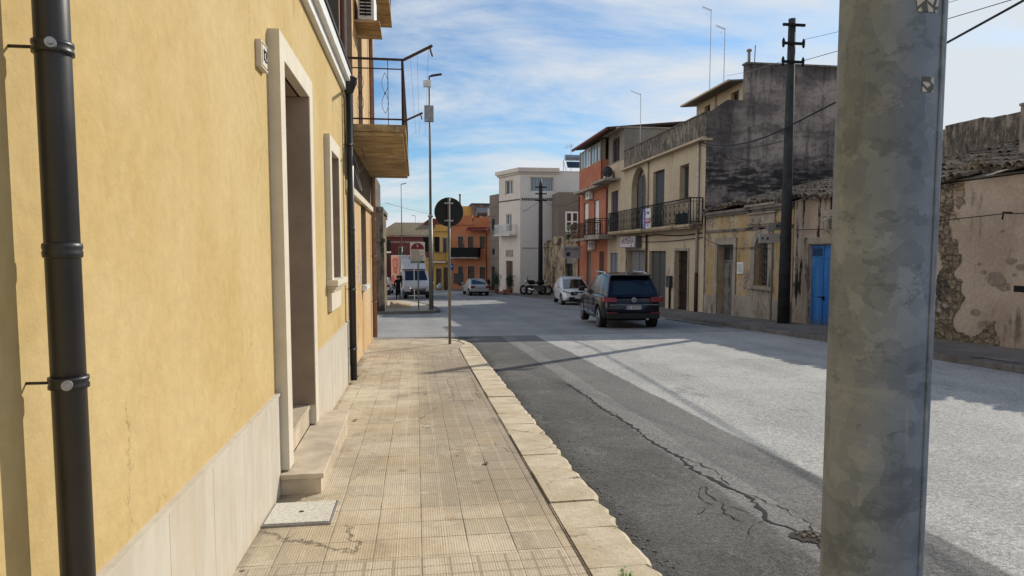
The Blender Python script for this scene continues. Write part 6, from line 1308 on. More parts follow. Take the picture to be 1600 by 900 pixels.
for z in (2.24, 2.60): mb.box(0.60, 0.78, 14.325, 14.337, z-0.015, z+0.015); mb.box(0.655, 0.725, 14.262, 14.268, z-0.015, z+0.015)
mb.build("clamp", m_steel, t)
# patched base of the sign
# ================================================================== INFO BOARD on the corner pavement
zb = Rd(27.3)+0.0
IX, IY = 0.10, 30.4; zg = Rd(IY)+0.12; ZI = lambda py: 1.6-(py-393)/1067*(IY*0.99)
t = thing("direction_board", "tourist direction board with red half moon top and green foot on a post", "sign", (IX, IY, zg))
mb = MB(); mb.tube([(IX, IY, zg-0.02), (IX, IY, ZI(380))], 0.035, 10); mb.build("pole", m_pole, t)
X0, X1, Z0, Z1 = IX-0.345, IX+0.30, ZI(411.5), ZI(378.5)
mb = MB(); mb.box(X0, X1, IY-0.075, IY-0.045, Z0, Z1); mb.build("panel", plain("cream_sign_face", (0.62, 0.55, 0.44, 1), 0.5, var=0.04), t, bevel=0.01)
m_sred = plain("dark_red_sign", (0.20, 0.012, 0.018, 1), 0.5); m_sgreen = plain("green_sign", (0.012, 0.075, 0.025, 1), 0.5)
cx0 = (X0+X1)/2; rr_ = 0.285; zc_ = Z1-0.035-rr_+0.02
mb = MB(); mb.prism([(rr_*math.cos(math.pi*k/20), rr_*math.sin(math.pi*k/20)*0.93) for k in range(21)], 0.006, lambda u, v, w: (cx0+u, IY-0.083+w, zc_+v)); mb.build("red_arch", m_sred, t)
mb = MB(); mb.box(X0+0.02, X1-0.02, IY-0.083, IY-0.077, Z0+0.02, Z0+0.115); mb.build("green_bar", m_sgreen, t)
mb = MB()
for k in range(5): mb.box(X0+0.03, X1-0.03, IY-0.080, IY-0.077, zc_-0.01-k*0.125+(-0.02), zc_-0.01-k*0.125-0.008)
mb.build("rule", m_sred, t)
text("S", (cx0, IY-0.085, zc_+0.14), (0, -1, 0), 0.17, m_white, t)
for k, s_ in enumerate(("Municipio", "Carabinieri", "Centro Storico", "Ufficio Tributi")): text(s_, (X0+0.05, IY-0.080, zc_-0.083-k*0.125), (0, -1, 0), 0.085, m_black, t, align='LEFT')
text("Autostrada", (X0+0.05, IY-0.085, Z0+0.067), (0, -1, 0), 0.085, m_white, t, align='LEFT')
# second post with a round sign back, farther
t = thing("road_sign", "dark backed round sign on a thin pale post in front of the truck", "road sign", (-0.45, 47, Rd(45)+.12)); mb = MB(); mb.tube([(-0.12, 45.2, Rd(45)), (-0.12, 45.2, 1.0)], 0.03, 8); mb.build("pole", plain("pale_pole", (0.45, 0.45, 0.45, 1), 0.5), t); mb = MB(); mb.lathe([(0.30, 0), (0.30, 0.02)], (-0.12, 45.24, 1.18), 'Y', 24); mb.build("disc", m_signback, t)

# ================================================================== STREET LAMPS
def street_lamp(label, x, y, top, dirx, boxes=False, r0=0.105):
    z = Rd(y)+0.12; t = thing("street_lamp", label, "street lamp", (x, y, z), 0, "street lamps"); mb = MB()
    mb.tube([(x, y, z-0.02), (x, y, z+4.2)], [r0, r0*0.8], 14); mb.tube([(x, y, z+4.2), (x, y, top-0.05)], [r0*0.55, r0*0.42], 12); mb.build("pole", m_pole, t, smooth=True)
    mb = MB(); mb.tube([(x, y, top-0.12), (x, y, top), (x+dirx*0.12, y, top+0.04)], r0*0.4, 8); mb.hexa([(x+dirx*0.08, y-0.09, top), (x+dirx*0.55, y-0.10, top+0.09), (x+dirx*0.55, y+0.10, top+0.09), (x+dirx*0.08, y+0.09, top), (x+dirx*0.08, y-0.08, top+0.07), (x+dirx*0.53, y-0.08, top+0.15), (x+dirx*0.53, y+0.08, top+0.15), (x+dirx*0.08, y+0.08, top+0.07)])
    mb.build("lamp_head", m_dkdoor, t)
    if boxes:
        mb = MB(); mb.box(x-0.24, x+0.17, y-0.30, y-0.11, top-2.0, top-1.30); mb.build("control_box", plain("grey_box", (0.30, 0.30, 0.30, 1), 0.5), t, bevel=0.02)
        mb = MB(); mb.box(x-0.28, x+0.08, y-0.28, y-0.09, top-0.50, top-0.22); mb.tube([(x-0.28, y-0.2, top-0.36), (x-0.02, y-0.2, top-0.36)], 0.10, 12); mb.build("camera", m_white, t, bevel=0.03)
        mb = MB(); mb.lathe([(0.105, 0), (0.12, 0.02), (0.12, 0.06), (0.09, 0.08)], (x, y, z+4.16)); mb.build("collar", m_steel, t)
    return t
street_lamp("tall street lamp with grey control box on the corner pavement", 0.67, 30.9, 9.28, 1, boxes=True)
street_lamp("distant thin street lamp rising behind the orange truck side", -1.46, 74, 8.7, 1, r0=0.10)
street_lamp("farthest and smallest street lamp, faint above the plum house roof", 0.0, 110, 5.0+2.2, -1, r0=0.09)
# traffic light seen from behind
t = thing("traffic_light", "black traffic light backs on a post behind the corner street lamp", "traffic light", (0.98, 44.0, Rd(44)+.12)); mb = MB(); mb.tube([(0.97, 44.6, Rd(44)), (0.97, 44.6, 2.4)], 0.05, 8); mb.build("post", m_pole, t)
for a in (0.48, 1.18): mb = MB(); mb.box(a, a+0.34, 44.4, 44.5, 1.6, 2.55); mb.box(a+0.06, a+0.28, 44.25, 44.4, 1.65, 2.5); mb.build("signal_head", m_black, t, bevel=0.02)
mb = MB(); mb.box(0.6, 1.4, 44.5, 44.54, 2.0, 2.05); mb.build("crossbar", m_iron, t)

# ================================================================== UTILITY POLES, WIRES
m_polew = plain("dark_tarred_pole", (0.030, 0.031, 0.033, 1), 0.8, var=0.35, scale=3, bump=0.4)
UX, UY = 10.84, 18.95
t = thing("utility_pole", "tall dark utility pole with insulators in front of the ruined house", "utility pole", (UX, UY, Rd(UY)+0.12), 0, "dark utility poles")
mb = MB(); mb.tube([(UX, UY, Rd(UY)), (UX, UY, 3), (UX, UY, 8.30)], [0.185, 0.15, 0.105], 12); mb.build("pole", m_polew, t, smooth=True)
for z in (8.10, 7.58, 7.06): mb = MB(); mb.box(UX-0.34, UX+0.34, UY-0.14, UY-0.08, z-0.035, z+0.035); xm = mb.build("crossarm", m_iron, t)
for z in (7.58, 7.06):
    for s_ in (-0.31, 0.31): mb = MB(); mb.lathe([(0.02, -0.12), (0.04, -0.07), (0.03, -0.02), (0.045, 0.05), (0.035, 0.10), (0.012, 0.15)], (UX+s_, UY-0.11, z)); mb.build("insulator", m_black, t, smooth=True)
ux2, uy2 = 10.5, 57.3
t = thing("utility_pole", "distant dark utility pole before the white corner building", "utility pole", (ux2, uy2, Rd(uy2)+0.12), 0, "dark utility poles")
mb = MB(); mb.tube([(ux2, uy2, Rd(uy2)), (ux2, uy2, 7.2), (ux2, uy2, 7.6)], [0.21, 0.155, 0.05], 12); mb.build("pole", m_polew, t, smooth=True)
for z in (7.0, 6.45, 5.9): mb = MB(); mb.box(ux2-0.5, ux2+0.5, uy2-0.22, uy2-0.14, z-0.05, z+0.05); mb.build("crossarm", m_iron, t)
m_wire = plain("black_wire", (0.018, 0.018, 0.02, 1), 0.6); m_wireg = plain("grey_wire", (0.22, 0.22, 0.23, 1), 0.6)
def wire(label, pts, r, mat=None, sag=0.2):
    mb = MB()
    for (a, b), s_ in zip(zip(pts, pts[1:]), sag if isinstance(sag, (list, tuple)) else [sag]*9): mb.tube(catenary(a, b, s_), r, 6)
    return tag(mb.build("overhead_wire", mat or m_wire), label, "wire")
def atpx(px, py, Y):     # a point at real distance Y
    cyp = 393+1067*math.tan(PITCH); f = Vector((math.sin(YAW)*math.cos(PITCH), math.cos(YAW)*math.cos(PITCH), -math.sin(PITCH))); r_ = Vector((math.cos(YAW), -math.sin(YAW), 0)); u = r_.cross(f)
    d = f*1067+r_*(px-800)-u*(py-cyp); return Vector((0, 0, 1.6))+d*(Y/d.y)
A0 = Vector((FX-0.05, 26.2, 5.92)); A1 = atpx(1227, 200, UY-0.12); A2 = Vector((10.9, 2.0, 8.6)); A2 = atpx(1583, 0, 11.4); dd_ = (A2-A1); A3 = A1+dd_*3.2+Vector((0, 0, 0.6))
wire("thick black cable from the cream building past the near utility pole to the upper right", [A0, A1, A3], 0.024, sag=[0.28, 0.35])
wire("thinner black cable just above the thick one near the utility pole", [A0+Vector((0, 0, -0.1)), A1+Vector((0, 0, -0.35))], 0.010, sag=0.2)
B1 = Vector((UX+0.3, UY-0.1, 7.1)); B2 = atpx(1555, 0, 12.0); wire("thin grey wire from the near utility pole insulators to the upper right", [B1, B1+(B2-B1)*3.0], 0.008, sag=0.1)
B3 = Vector((UX+0.31, UY-0.1, 7.7)); B4 = atpx(1315, 46, 17.0); wire("thin pale wire rising right from the near utility pole", [B3, B3+(B4-B3)*4], 0.006, m_wireg, sag=0.05)
wire("thin wire slanting left from the near utility pole towards the high roof", [Vector((UX-0.3, UY-0.1, 7.08)), Vector((12.9, 27.5, 8.9))], 0.006, m_wireg, sag=0.05)
wire("cables sagging between the distant utility pole and the orange building", [Vector((ux2, uy2-0.2, 6.0)), Vector((FX-0.05, 46.7, 5.2))], 0.018, sag=0.5)
wire("cables from the distant utility pole across to the far orange house", [Vector((ux2, uy2-0.2, 5.9)), Vector((7.05, 65.5, 4.4))], 0.02, sag=0.35)
wire("long thin wire crossing the sky above the round sign", [Vector((-1.4, 33, 3.9)), Vector((-1.4, 60, 6.6)), Vector((3.8, 67, 5.1))][0::2], 0.012, m_wireg, sag=0.2)
wire("wire along the cream building above the peeling yellow house", [Vector((FX-0.1, 25.9, 2.2)), Vector((FX-0.0, 20.2, 1.95))], 0.010, sag=0.35)
wire("taut wire held by the hook on the pink ruined wall", [FRu.p(11.75, 0.22, 2.32), FRu.p(19.2, 0.06, 2.25)], 0.010, sag=0.06)
wire("short taut wire from the hook to the right edge on the pink wall", [FRu.p(11.75, 0.22, 2.32), FRu.p(5, 0.2, 2.3)], 0.010, sag=0.05)
wire("faint wire between the balcony and the street lamp", [Vector((-0.2, 15.4, 4.0)), Vector((0.6, 30.8, 7.6-0.1))], 0.006, m_wireg, sag=0.05)
wire("wires strung low across the white corner building side wall", [Vector((9.3, 59.6, 1.9)), Vector((11.9, 56.8, 2.0))], 0.03, sag=0.05)

# ================================================================== TV AERIALS, FLUES
def aerial(label, x, y, z0, z1, arm, n=6, r=0.016):
    t = thing("tv_aerial", label, "tv aerial", (x, y, z0), 0, "tv aerials on the roofs"); mb = MB(); mb.tube([(x, y, z0), (x, y, z1)], r, 6); mb.build("mast", m_steel, t)
    mb = MB(); mb.tube([(x, y, z1-0.04), (x-arm, y, z1+arm*0.28)], r*0.8, 5)
    for k in range(n): u = (k+0.5)/n*arm; mb.tube([(x-u, y-0.12, z1-0.04+u*0.28), (x-u, y+0.12, z1-0.04+u*0.28)], 0.007, 4)
    mb.tube([(x-arm*0.35, y, z1-0.15), (x-arm*0.6, y, z1-0.22)], 0.008, 4); mb.build("antenna", m_steel, t)
aerial("tall tv aerial on the sloping eave of the set-back storey", 12.9, 29.2, 8.3, 12.15, 0.42)
aerial("shorter tv aerial between the tallest one and the flue pipe", 12.95, 27.9, 8.3, 10.95, 0.40)
aerial("tv aerial standing on the black stained parapet end", 11.8, 35.3, 6.1, 9.86, 0.55)
t = thing("flue_pipe", "pale flue pipe with cap on the high dark wall", "chimney", (13.6, 26.6, 8.9)); mb = MB(); mb.tube([(13.45, 26.7, 8.7), (13.45, 26.7, 9.68)], 0.055, 10); mb.lathe([(0.10, 0), (0.11, 0.05), (0.07, 0.09)], (13.45, 26.7, 9.68)); mb.build("pipe", m_stonetrim, t)
t = thing("roof_rod", "thin dark rod standing beside the pale flue pipe", "rod", (13.6, 26.7, 8.9)); mb = MB(); mb.tube([(13.63, 26.6, 8.7), (13.66, 26.6, 9.9)], 0.018, 6); mb.build("rod", m_dkdoor, t)
t = thing("tv_aerial", "small pale tv aerial above the solar heater", "tv aerial", (14.2, 60.6, 9.8), 0, "tv aerials on the roofs"); mb = MB(); mb.tube([(13.9, 60.8, 8.7), (13.9, 60.8, 11.2)], 0.03, 6); mb.build("mast", m_white, t); mb = MB(); mb.tube([(13.3, 60.8, 10.85), (14.1, 60.8, 11.1)], 0.03, 4)
for k in range(4): mb.tube([(13.35+k*.2, 60.8, 10.75+k*.06), (13.35+k*.2, 60.8, 11.15+k*.06)], 0.018, 4)
mb.build("antenna", m_white, t)

# ================================================================== STREET NAME ARROWS by the yellow house
t = thing("direction_sign", "thin post with two white arrow plates beside the near utility pole", "sign", (11.0, 20.0, Rd(20)+.12)); mb = MB(); mb.tube([(11.0, 20.0, Rd(20)), (11.0, 20.0, 2.40)], 0.035, 8); mb.build("pole", m_pole, t)
m_plate = plain("pale_plate", (0.44, 0.43, 0.42, 1), 0.5, var=0.06)
mb = MB(); mb.hexa([(10.52, 19.94, 1.86), (11.52, 19.92, 1.90), (11.52, 19.95, 1.90), (10.52, 19.97, 1.86), (10.52, 19.94, 2.14), (11.52, 19.92, 2.16), (11.52, 19.95, 2.16), (10.52, 19.97, 2.14)]); p1 = mb.build("plate", m_plate, t)
text("PTA", (11.30, 19.92, 2.02), (0, -1, 0), 0.13, m_black, p1); text("+", (10.63, 19.93, 2.0), (0, -1, 0), 0.22, m_black, p1); mb = MB(); mb.lathe([(0.04, 0), (0.04, 0.004)], (10.80, 19.925, 2.0), 'Y', 12); mb.build("red_dot", m_sred, p1)
mb = MB(); mb.hexa([(10.70, 19.75, 2.17), (11.40, 20.1, 2.32), (11.40, 20.12, 2.32), (10.70, 19.77, 2.17), (10.70, 19.75, 2.42), (11.40, 20.1, 2.56), (11.40, 20.12, 2.56), (10.70, 19.77, 2.42)]); p2 = mb.build("plate", m_plate, t)
nn = Vector((0.35, -0.70, 0)).normalized(); text("AG", tuple(Vector((11.16, 19.975, 2.40))+nn*0.006), tuple(nn), 0.17, plain("blue_print", (0.02, 0.05, 0.16, 1), 0.5), p2, roll=R(8))

# ================================================================== VEHICLES
m_tyre = plain("tyre_rubber", (0.012, 0.012, 0.012, 1), 0.85); m_rim = plain("alloy_rim", (0.36, 0.36, 0.37, 1), 0.35, metal=0.7); m_well = plain("black_cladding", (0.014, 0.014, 0.014, 1), 0.7)
m_tail = plain("red_lamp_glass", (0.22, 0.006, 0.008, 1), 0.2, spec=0.5, coat=0.2, var=0.3, scale=14); m_head = plain("clear_lamp_glass", (0.42, 0.44, 0.46, 1), 0.12, spec=0.8, metal=0.3); m_chrome = plain("chrome", (0.6, 0.6, 0.6, 1), 0.15, metal=1.0, var=0.02)
m_cglass = NT("car_glass"); m_cglass.col((0.010, 0.013, 0.013, 1)); m_cglass.rough(0.04); m_cglass.b.inputs['Specular IOR Level'].default_value = 0.7; m_cglass = m_cglass.m
m_plateW = plain("number_plate_white", (0.60, 0.60, 0.58, 1), 0.5, var=0.03); m_plateB = plain("number_plate_blue", (0.02, 0.06, 0.30, 1), 0.5)
def paint(name, c, rough=0.25, metal=0.2, coat=0.45):
    n = NT(name); f = n.noise(3, 5, 0.6); d = n.noise(1.1, 5, 0.6)
    n.col(n.mix(n.math('MULTIPLY', n.step(d, 0.5, 0.75), 0.12), c, (0.25, 0.22, 0.18, 1))); n.rough(n.math('MULTIPLY_ADD', f, 0.15, rough-0.07)); n.b.inputs['Metallic'].default_value = metal; n.b.inputs['Coat Weight'].default_value = coat; n.b.inputs['Coat Roughness'].default_value = 0.06; n.b.inputs['Specular IOR Level'].default_value = 0.4; return n.m
def lerp1(tab, x):
    if x <= tab[0][0]: return tab[0][1]
    for (a, b), (c, d) in zip(tab, tab[1:]):
        if x <= c: return b+(d-b)*(x-a)/(c-a)
    return tab[-1][1]
def wheel(t, x, y, r, w, side, spokes=5):
    mb = MB(); o = side
    mb.lathe([(r*0.62, -w/2), (r*0.93, -w/2), (r, -w/2+0.03), (r, w/2-0.03), (r*0.93, w/2), (r*0.62, w/2)], (x, y, r), 'X', 28); wh = mb.build("wheel", m_tyre, t, smooth=False, local=True)
    mb = MB(); f = x+o*(w/2+0.002)
    ring = [(f, y+r*0.63*math.cos(q), r+r*0.63*math.sin(q)) for q in [k*math.pi/12 for k in range(25)]]; mb.tube(ring, 0.016, 5, cap=False)
    for k in range(spokes):
        q = 2*math.pi*k/spokes+0.3
        for dq in (-0.14, 0.14): mb.tube([(f+o*0.004, y+0.05*math.cos(q), r+0.05*math.sin(q)), (f, y+r*0.62*math.cos(q+dq), r+r*0.62*math.sin(q+dq))], 0.018, 4)
    mb.lathe([(0.055, -0.02), (0.055, 0.012)], (f, y, r), 'X', 12); mb.build("rim", m_rim, wh, local=True)
    mb = MB(); mb.lathe([(r*0.60, -0.01), (r*0.60, 0.0)], (f-o*0.03, y, r), 'X', 20); mb.build("brake_disc", m_well, wh, local=True)
def car(name, label, cat, loc, heading, p, group=None):
    L, W, H = p['L'], p['W'], p['H']; t = thing(name, label, cat, loc, -heading, group)
    col = p['paint']; hw = W/2
    lev = [(0, .88, .14, .20), (.10, .965, .04, .08), (.32, 1.0, .0, .0), (.55, 1.0, .015, .02), (.80, .975, .05, .10), (.93, .945, .09, .18), (1.0, .90, .13, .24)]
    us = [0, .02, .06, .13, .22, .34, .46, .58, .70, .80, .88, .94, .98, 1.0]; plan = [(0, .80), (.02, .88), (.06, .945), (.13, .985), (.22, 1), (.80, 1), (.88, .975), (.94, .92), (.98, .84), (1, .74)]
    zb = [(0, .42), (.06, .32), (.14, .22), (.86, .22), (.95, .26), (1, .32)]
    mb = MB(); rings = []
    for u in us:
        y0 = u*L; pts = []
        b_, tt = lerp1(zb, u), lerp1(p['belt'], u)
        half = []
        for (tv, wf, ri, fi) in lev:
            ins = ri*(1-u)**3-fi*u**4*p.get('nose', 1.0); y = y0+ins; half.append((hw*wf*lerp1(plan, u), y, b_+(tt-b_)*tv))
        right = half; left = [(-a, b, c) for a, b, c in half]
        cy_ = half[-1][1]; ring = [(0, half[0][1], b_)]+right+[(hw*0.5*lerp1(plan, u), cy_, tt+0.018), (0, cy_, tt+0.03), (-hw*0.5*lerp1(plan, u), cy_, tt+0.018)]+left[::-1]
        rings.append(ring)
    n = len(rings[0]); k0 = 0
    for r_ in rings: mb.v += [Vector(q) for q in r_]
    cl = p.get('clad', 1)
    for i in range(len(rings)-1):
        for k in range(n):
            kk = (k+1) % n; low = k in (0, 1, n-1, n-2) or (cl > 1 and k in (2, n-3) and False)
            mb.f.append([i*n+k, i*n+kk, (i+1)*n+kk, (i+1)*n+k]); mb.mi.append(1 if low else 0)
    nl = len(lev)
    for i, s_ in ((0, 1), (len(rings)-1, -1)):
        b = i*n
        mb.f.append([b, b+1, b+n-1]); mb.mi.append(1)
        for k in range(1, nl): mb.f.append([b+k, b+k+1, b+n-k-1, b+n-k]); mb.mi.append(1 if k < 2 else 0)
        k = nl; mb.f.append([b+k, b+k+1, b+k+2, b+k+3, b+n-k]); mb.mi.append(0)
    body = mb.build("body", [col, m_well], t, smooth=True, sub=2, local=True)
    # wheel arches cut out with cylinders that are deleted afterwards
    wr = p['wr']; cutm = MB()
    for y in p['wy']:
        for sx in (-1, 1): cutm.lathe([(wr+0.055, min(sx*(hw+0.3), sx*(hw-0.34))), (wr+0.055, max(sx*(hw+0.3), sx*(hw-0.34)))], (0, y, wr+0.01), 'X', 32, mi=1)
    cut = cutm.build("cutter", [col, m_well], None, local=True); cut.parent = t
    bo = body.modifiers.new("arches", 'BOOLEAN'); bo.operation = 'DIFFERENCE'; bo.object = cut; bo.solver = 'EXACT'
    bpy.context.view_layer.update(); dg = bpy.context.evaluated_depsgraph_get(); me = bpy.data.meshes.new_from_object(body.evaluated_get(dg)); body.modifiers.clear(); body.data = me
    cm = cut.data; bpy.data.objects.remove(cut); bpy.data.meshes.remove(cm)
    # cabin
    rb, fb, rr, fr = p['cab']; wbt, wrf = hw*p.get('cw', .93), hw*p.get('rw', .74); zr = p['roofz']; zbt = lambda y: lerp1(p['belt'], y/L)-0.02
    N = 8; mb = MB(); base = []; roof = []
    for i in range(N+1):
        f = i/N; yb = rb+(fb-rb)*f; yr = rr+(fr-rr)*f; z = zr(f) if callable(zr) else zr
        wB = wbt*(1-0.05*abs(2*f-1)**3); wR = wrf*(1-0.05*abs(2*f-1)**3)
        mb.v += [Vector(q) for q in [(-wB, yb, zbt(yb)), (-(wR+0.035), yr, z-0.055), (-(wR-0.02), yr, z-0.012), (-wR*0.55, yr, z+0.015), (0, yr, z+0.025), (wR*0.55, yr, z+0.015), (wR-0.02, yr, z-0.012), (wR+0.035, yr, z-0.055), (wB, yb, zbt(yb))]]
    for i in range(N):
        for k in range(8): mb.f.append([i*9+k, i*9+k+1, (i+1)*9+k+1, (i+1)*9+k]); mb.mi.append(0)
    for i in (0, N): mb.f.append([i*9+k for k in range(9)]); mb.mi.append(0)
    rf_ = mb.build("roof", col, t, smooth=True, bevel=p.get("rbev", 0.03), local=True); rf_.modifiers[0].segments = 4; rf_.modifiers[0].angle_limit = R(25); wn_ = rf_.modifiers.new("wn", "WEIGHTED_NORMAL"); wn_.keep_sharp = True
    def panel(name, A, B, C_, D, rects, mat, off=0.006):
        A, B, C_, D = map(Vector, (A, B, C_, D)); nrm = (B-A).cross(D-A).normalized(); cen = (A+B+C_+D)/4
        if nrm.dot(cen-Vector((0, (rb+fb)/2, (zbt(rb)+H)/2-0.3))) < 0: nrm = -nrm
        out = []
        for (u0, u1, v0, v1) in rects:
            P = lambda u, v: (A.lerp(B, u)).lerp(D.lerp(C_, u), v)
            q = MB(); a_ = [P(u0, v0), P(u1, v0), P(u1, v1), P(u0, v1)]; q.hexa([x_+nrm*-0.004 for x_ in a_]+[x_+nrm*off for x_ in a_]); out.append(q.build(name, mat, t, local=True, bevel=0.0))
        return out
    v = lambda i, k: mb.v[i*9+k]
    for sA in (0, 1):
        k0, k1 = (0, 1) if sA == 0 else (8, 7)
        panel("side_window", v(0, k0), v(N, k0), v(N, k1), v(0, k1), p['side'], m_cglass)
    panel("windscreen", v(N, 0), v(N, 8), v(N, 7), v(N, 1), [(.05, .95, .06, .94)], m_cglass, off=0.028); panel("rear_window", v(0, 0), v(0, 8), v(0, 7), v(0, 1), [p.get('rw_rect', (.08, .92, .10, .93))], m_cglass, off=0.02)
    for y in p['wy']:
        for sx in (-1, 1): wheel(t, sx*(hw-0.125), y, wr, 0.22, sx, p.get('spokes', 5))
    # mirrors
    for sx in (-1, 1):
        q = MB(); ym = fb-0.25; q.box(sx*(hw-0.03)-0.02, sx*(hw-0.03)+0.02, ym-0.03, ym+0.05, zbt(ym)+0.02, zbt(ym)+0.07); xs = sorted((sx*(hw-0.02), sx*(hw+0.17))); q.box(xs[0], xs[1], ym-0.05, ym+0.07, zbt(ym)+0.04, zbt(ym)+0.19); q.build("mirror", p.get('mir', col), t, bevel=0.02, local=True)
    # door shut lines and handles
    q = MB()
    for sx in (-1, 1):
        for y in p['doors']: q.box(min(sx*(hw-0.012), sx*(hw+0.0025)), max(sx*(hw-0.012), sx*(hw+0.0025)), y-0.004, y+0.004, .42, lerp1(p['belt'], y/L)*0.80)
    q.build("door_gap", m_black, t, local=True)
    for sx in (-1, 1):
        for y in p['doors'][:2]:
            q = MB(); zz = lerp1(p['belt'], y/L)*0.83; q.box(min(sx*(hw-0.03), sx*(hw+0.012)), max(sx*(hw-0.03), sx*(hw+0.012)), y+0.08, y+0.26, zz, zz+0.03); q.build("door_handle", p.get('handlem', col), t, bevel=0.006, local=True)
    def plate(y, z, s_, txt, nrm):
        q = MB(); q.box(-0.26, 0.26, min(y, y+s_*0.012), max(y, y+s_*0.012), z-0.055, z+0.055); pl = q.build("number_plate", m_plateW, t, local=True)
        q = MB(); 
        for a in (-0.26, 0.22): q.box(a, a+0.04, min(y+s_*0.012, y+s_*0.016), max(y+s_*0.012, y+s_*0.016), z-0.055, z+0.055)
        q.build("blue_strip", m_plateB, pl, local=True)
        if txt:
            cu = bpy.data.curves.new("lettering", 'FONT'); cu.body = txt; cu.size = 0.105; cu.extrude = 0.002; cu.align_x = 'CENTER'; cu.align_y = 'CENTER'; cu.materials.append(m_black); o = solid_text("lettering", cu); o.parent = pl; o.location = (0, y+s_*0.016, z); o.rotation_euler = (R(90), 0, 0 if s_ < 0 else R(180))
    p['extra'](t, p, hw, L, plate)
    return t
def suv_extra(t, p, hw, L, plate):
    for sx in (-1, 1):
        q = MB(); a, b = sorted((sx*(hw*0.56), sx*(hw*0.985)))
        q.hexa([(a if sx > 0 else a, -0.02+0.02, .85), (b, 0.03, .86), (b, 0.30, .88), (a, 0.20, .87), (a, 0.03, .99), (b, 0.06, 1.01), (b, 0.32, 1.02), (a, 0.2, 1.0)] if sx > 0 else [(a, 0.03, .86), (b, 0.0, .85), (b, 0.20, .87), (a, 0.30, .88), (a, 0.06, 1.01), (b, 0.03, .99), (b, 0.2, 1.0), (a, 0.32, 1.02)])
        q.build("taillight", m_tail, t, bevel=0.015, local=True)
        q = MB(); q.tube([(sx*(hw*.70), 0.95, 1.66), (sx*hw*.70, 1.15, 1.70), (sx*hw*.70, 2.4, 1.70), (sx*hw*.70, 2.65, 1.66)], 0.022, 6); q.build("roof_rail", m_chrome, t, smooth=True, local=True)
        q = MB(); a, b = sorted((sx*(hw*.55), sx*(hw*.90))); q.box(a, b, 0.0, 0.05, .535, .565); q.build("reflector", m_tail, t, local=True)
        q = MB(); a, b = sorted((sx*(hw-0.02), sx*(hw+0.008))); q.box(a, b, 1.35, 3.0, .40, .44); q.build("trim_strip", m_chrome, t, local=True)
        q = MB(); q.box(*sorted((sx*hw*0.6, sx*hw*0.93)), L-0.28, L-0.05, .72, .86); q.build("headlight", m_head, t, bevel=0.02, local=True)
    q = MB(); q.lathe([(0.075, 0), (0.075, 0.03), (0.06, 0.035)], (0, -0.012, .925), 'Y', 24); em = q.build("emblem", m_chrome, t, local=True)
    q = MB()
    for s_ in (-1, 1):
        for d_, zc in ((0.022, 0.020), (0.010, -0.028)): q.hexa([(s_*(d_)-0.006, -0.016, .925-0.045), (s_*(d_)+0.006, -0.016, .925-0.045), (s_*d_+0.006, -0.012, .925-0.045), (s_*d_-0.006, -0.012, .925-0.045), (s_*(d_+0.02)-0.006, -0.016, .925+0.03), (s_*(d_+.02)+0.006, -0.016, .925+0.03), (s_*(d_+.02)+0.006, -0.012, .925+0.03), (s_*(d_+.02)-0.006, -0.012, .925+0.03)])
    q.build("mark", m_black, em, local=True)
    plate(0.0, .70, -1, "EZ 567SG", -1)
    q = MB(); q.box(-hw*0.80, hw*0.80, -0.012, 0.10, .775, .787); q.build("trim_strip", m_chrome, t, local=True)
    q = MB(); q.box(-hw*.86, hw*.86, -0.02, 0.12, .36, .53); q.build("bumper", m_well, t, bevel=0.03, local=True)
    q = MB(); q.hexa([(-hw*.66, 0.30, 1.615), (hw*.66, 0.30, 1.615), (hw*.66, 0.62, 1.64), (-hw*.66, 0.62, 1.64), (-hw*.66, 0.30, 1.645), (hw*.66, 0.30, 1.645), (hw*.66, 0.62, 1.685), (-hw*.66, 0.62, 1.685)]); q.build("spoiler", p['paint'], t, bevel=0.008, local=True)
    q = MB(); q.tube([(-0.25, 0.16, 1.10), (0.2, 0.17, 1.13)], 0.012, 5); q.build("wiper", m_black, t, local=True)
    q = MB(); q.tube([(hw*.45, -0.03, .36), (hw*.45, 0.15, .36)], 0.035, 10); q.build("exhaust", m_steel, t, local=True)
    q = MB(); q.hexa([(-.02, 0.75, 1.68), (.02, 0.75, 1.68), (.02, .95, 1.68), (-.02, .95, 1.68), (-.005, 0.73, 1.75), (.005, .73, 1.75), (.005, .78, 1.75), (-.005, .78, 1.75)]); q.build("antenna_fin", p['paint'], t, local=True)
suv = dict(L=4.43, W=1.81, H=1.68, paint=paint("midnight_blue_paint", (0.002, 0.003, 0.010, 1), 0.14, 0.0, 0.10), belt=[(0, 1.02), (.08, 1.08), (.4, 1.05), (.7, 1.0), (.8, .96), (.95, .82), (1, .74)], wr=.345, wy=(0.86, 3.46), cab=(0.06, 3.28, 0.46, 2.42), rw=.70, rbev=0.045,
    roofz=lambda f: 1.615+0.065*math.sin(math.pi*min(1, f*1.15+0.04)), side=[(.10, .27, .14, .88), (.29, .55, .10, .93), (.575, .90, .08, .93)], rw_rect=(.10, .90, .10, .86), doors=(1.55, 2.35, 3.1), extra=suv_extra, handlem=None, spokes=5)
suv['handlem'] = suv['paint']
car("parked_car", "dark navy blue four wheel drive car seen from behind in the shaded lane", "car", (6.33, 19.3, Rd(21)-0.005), R(3), suv)
bpy.data.objects[-1] if False else None
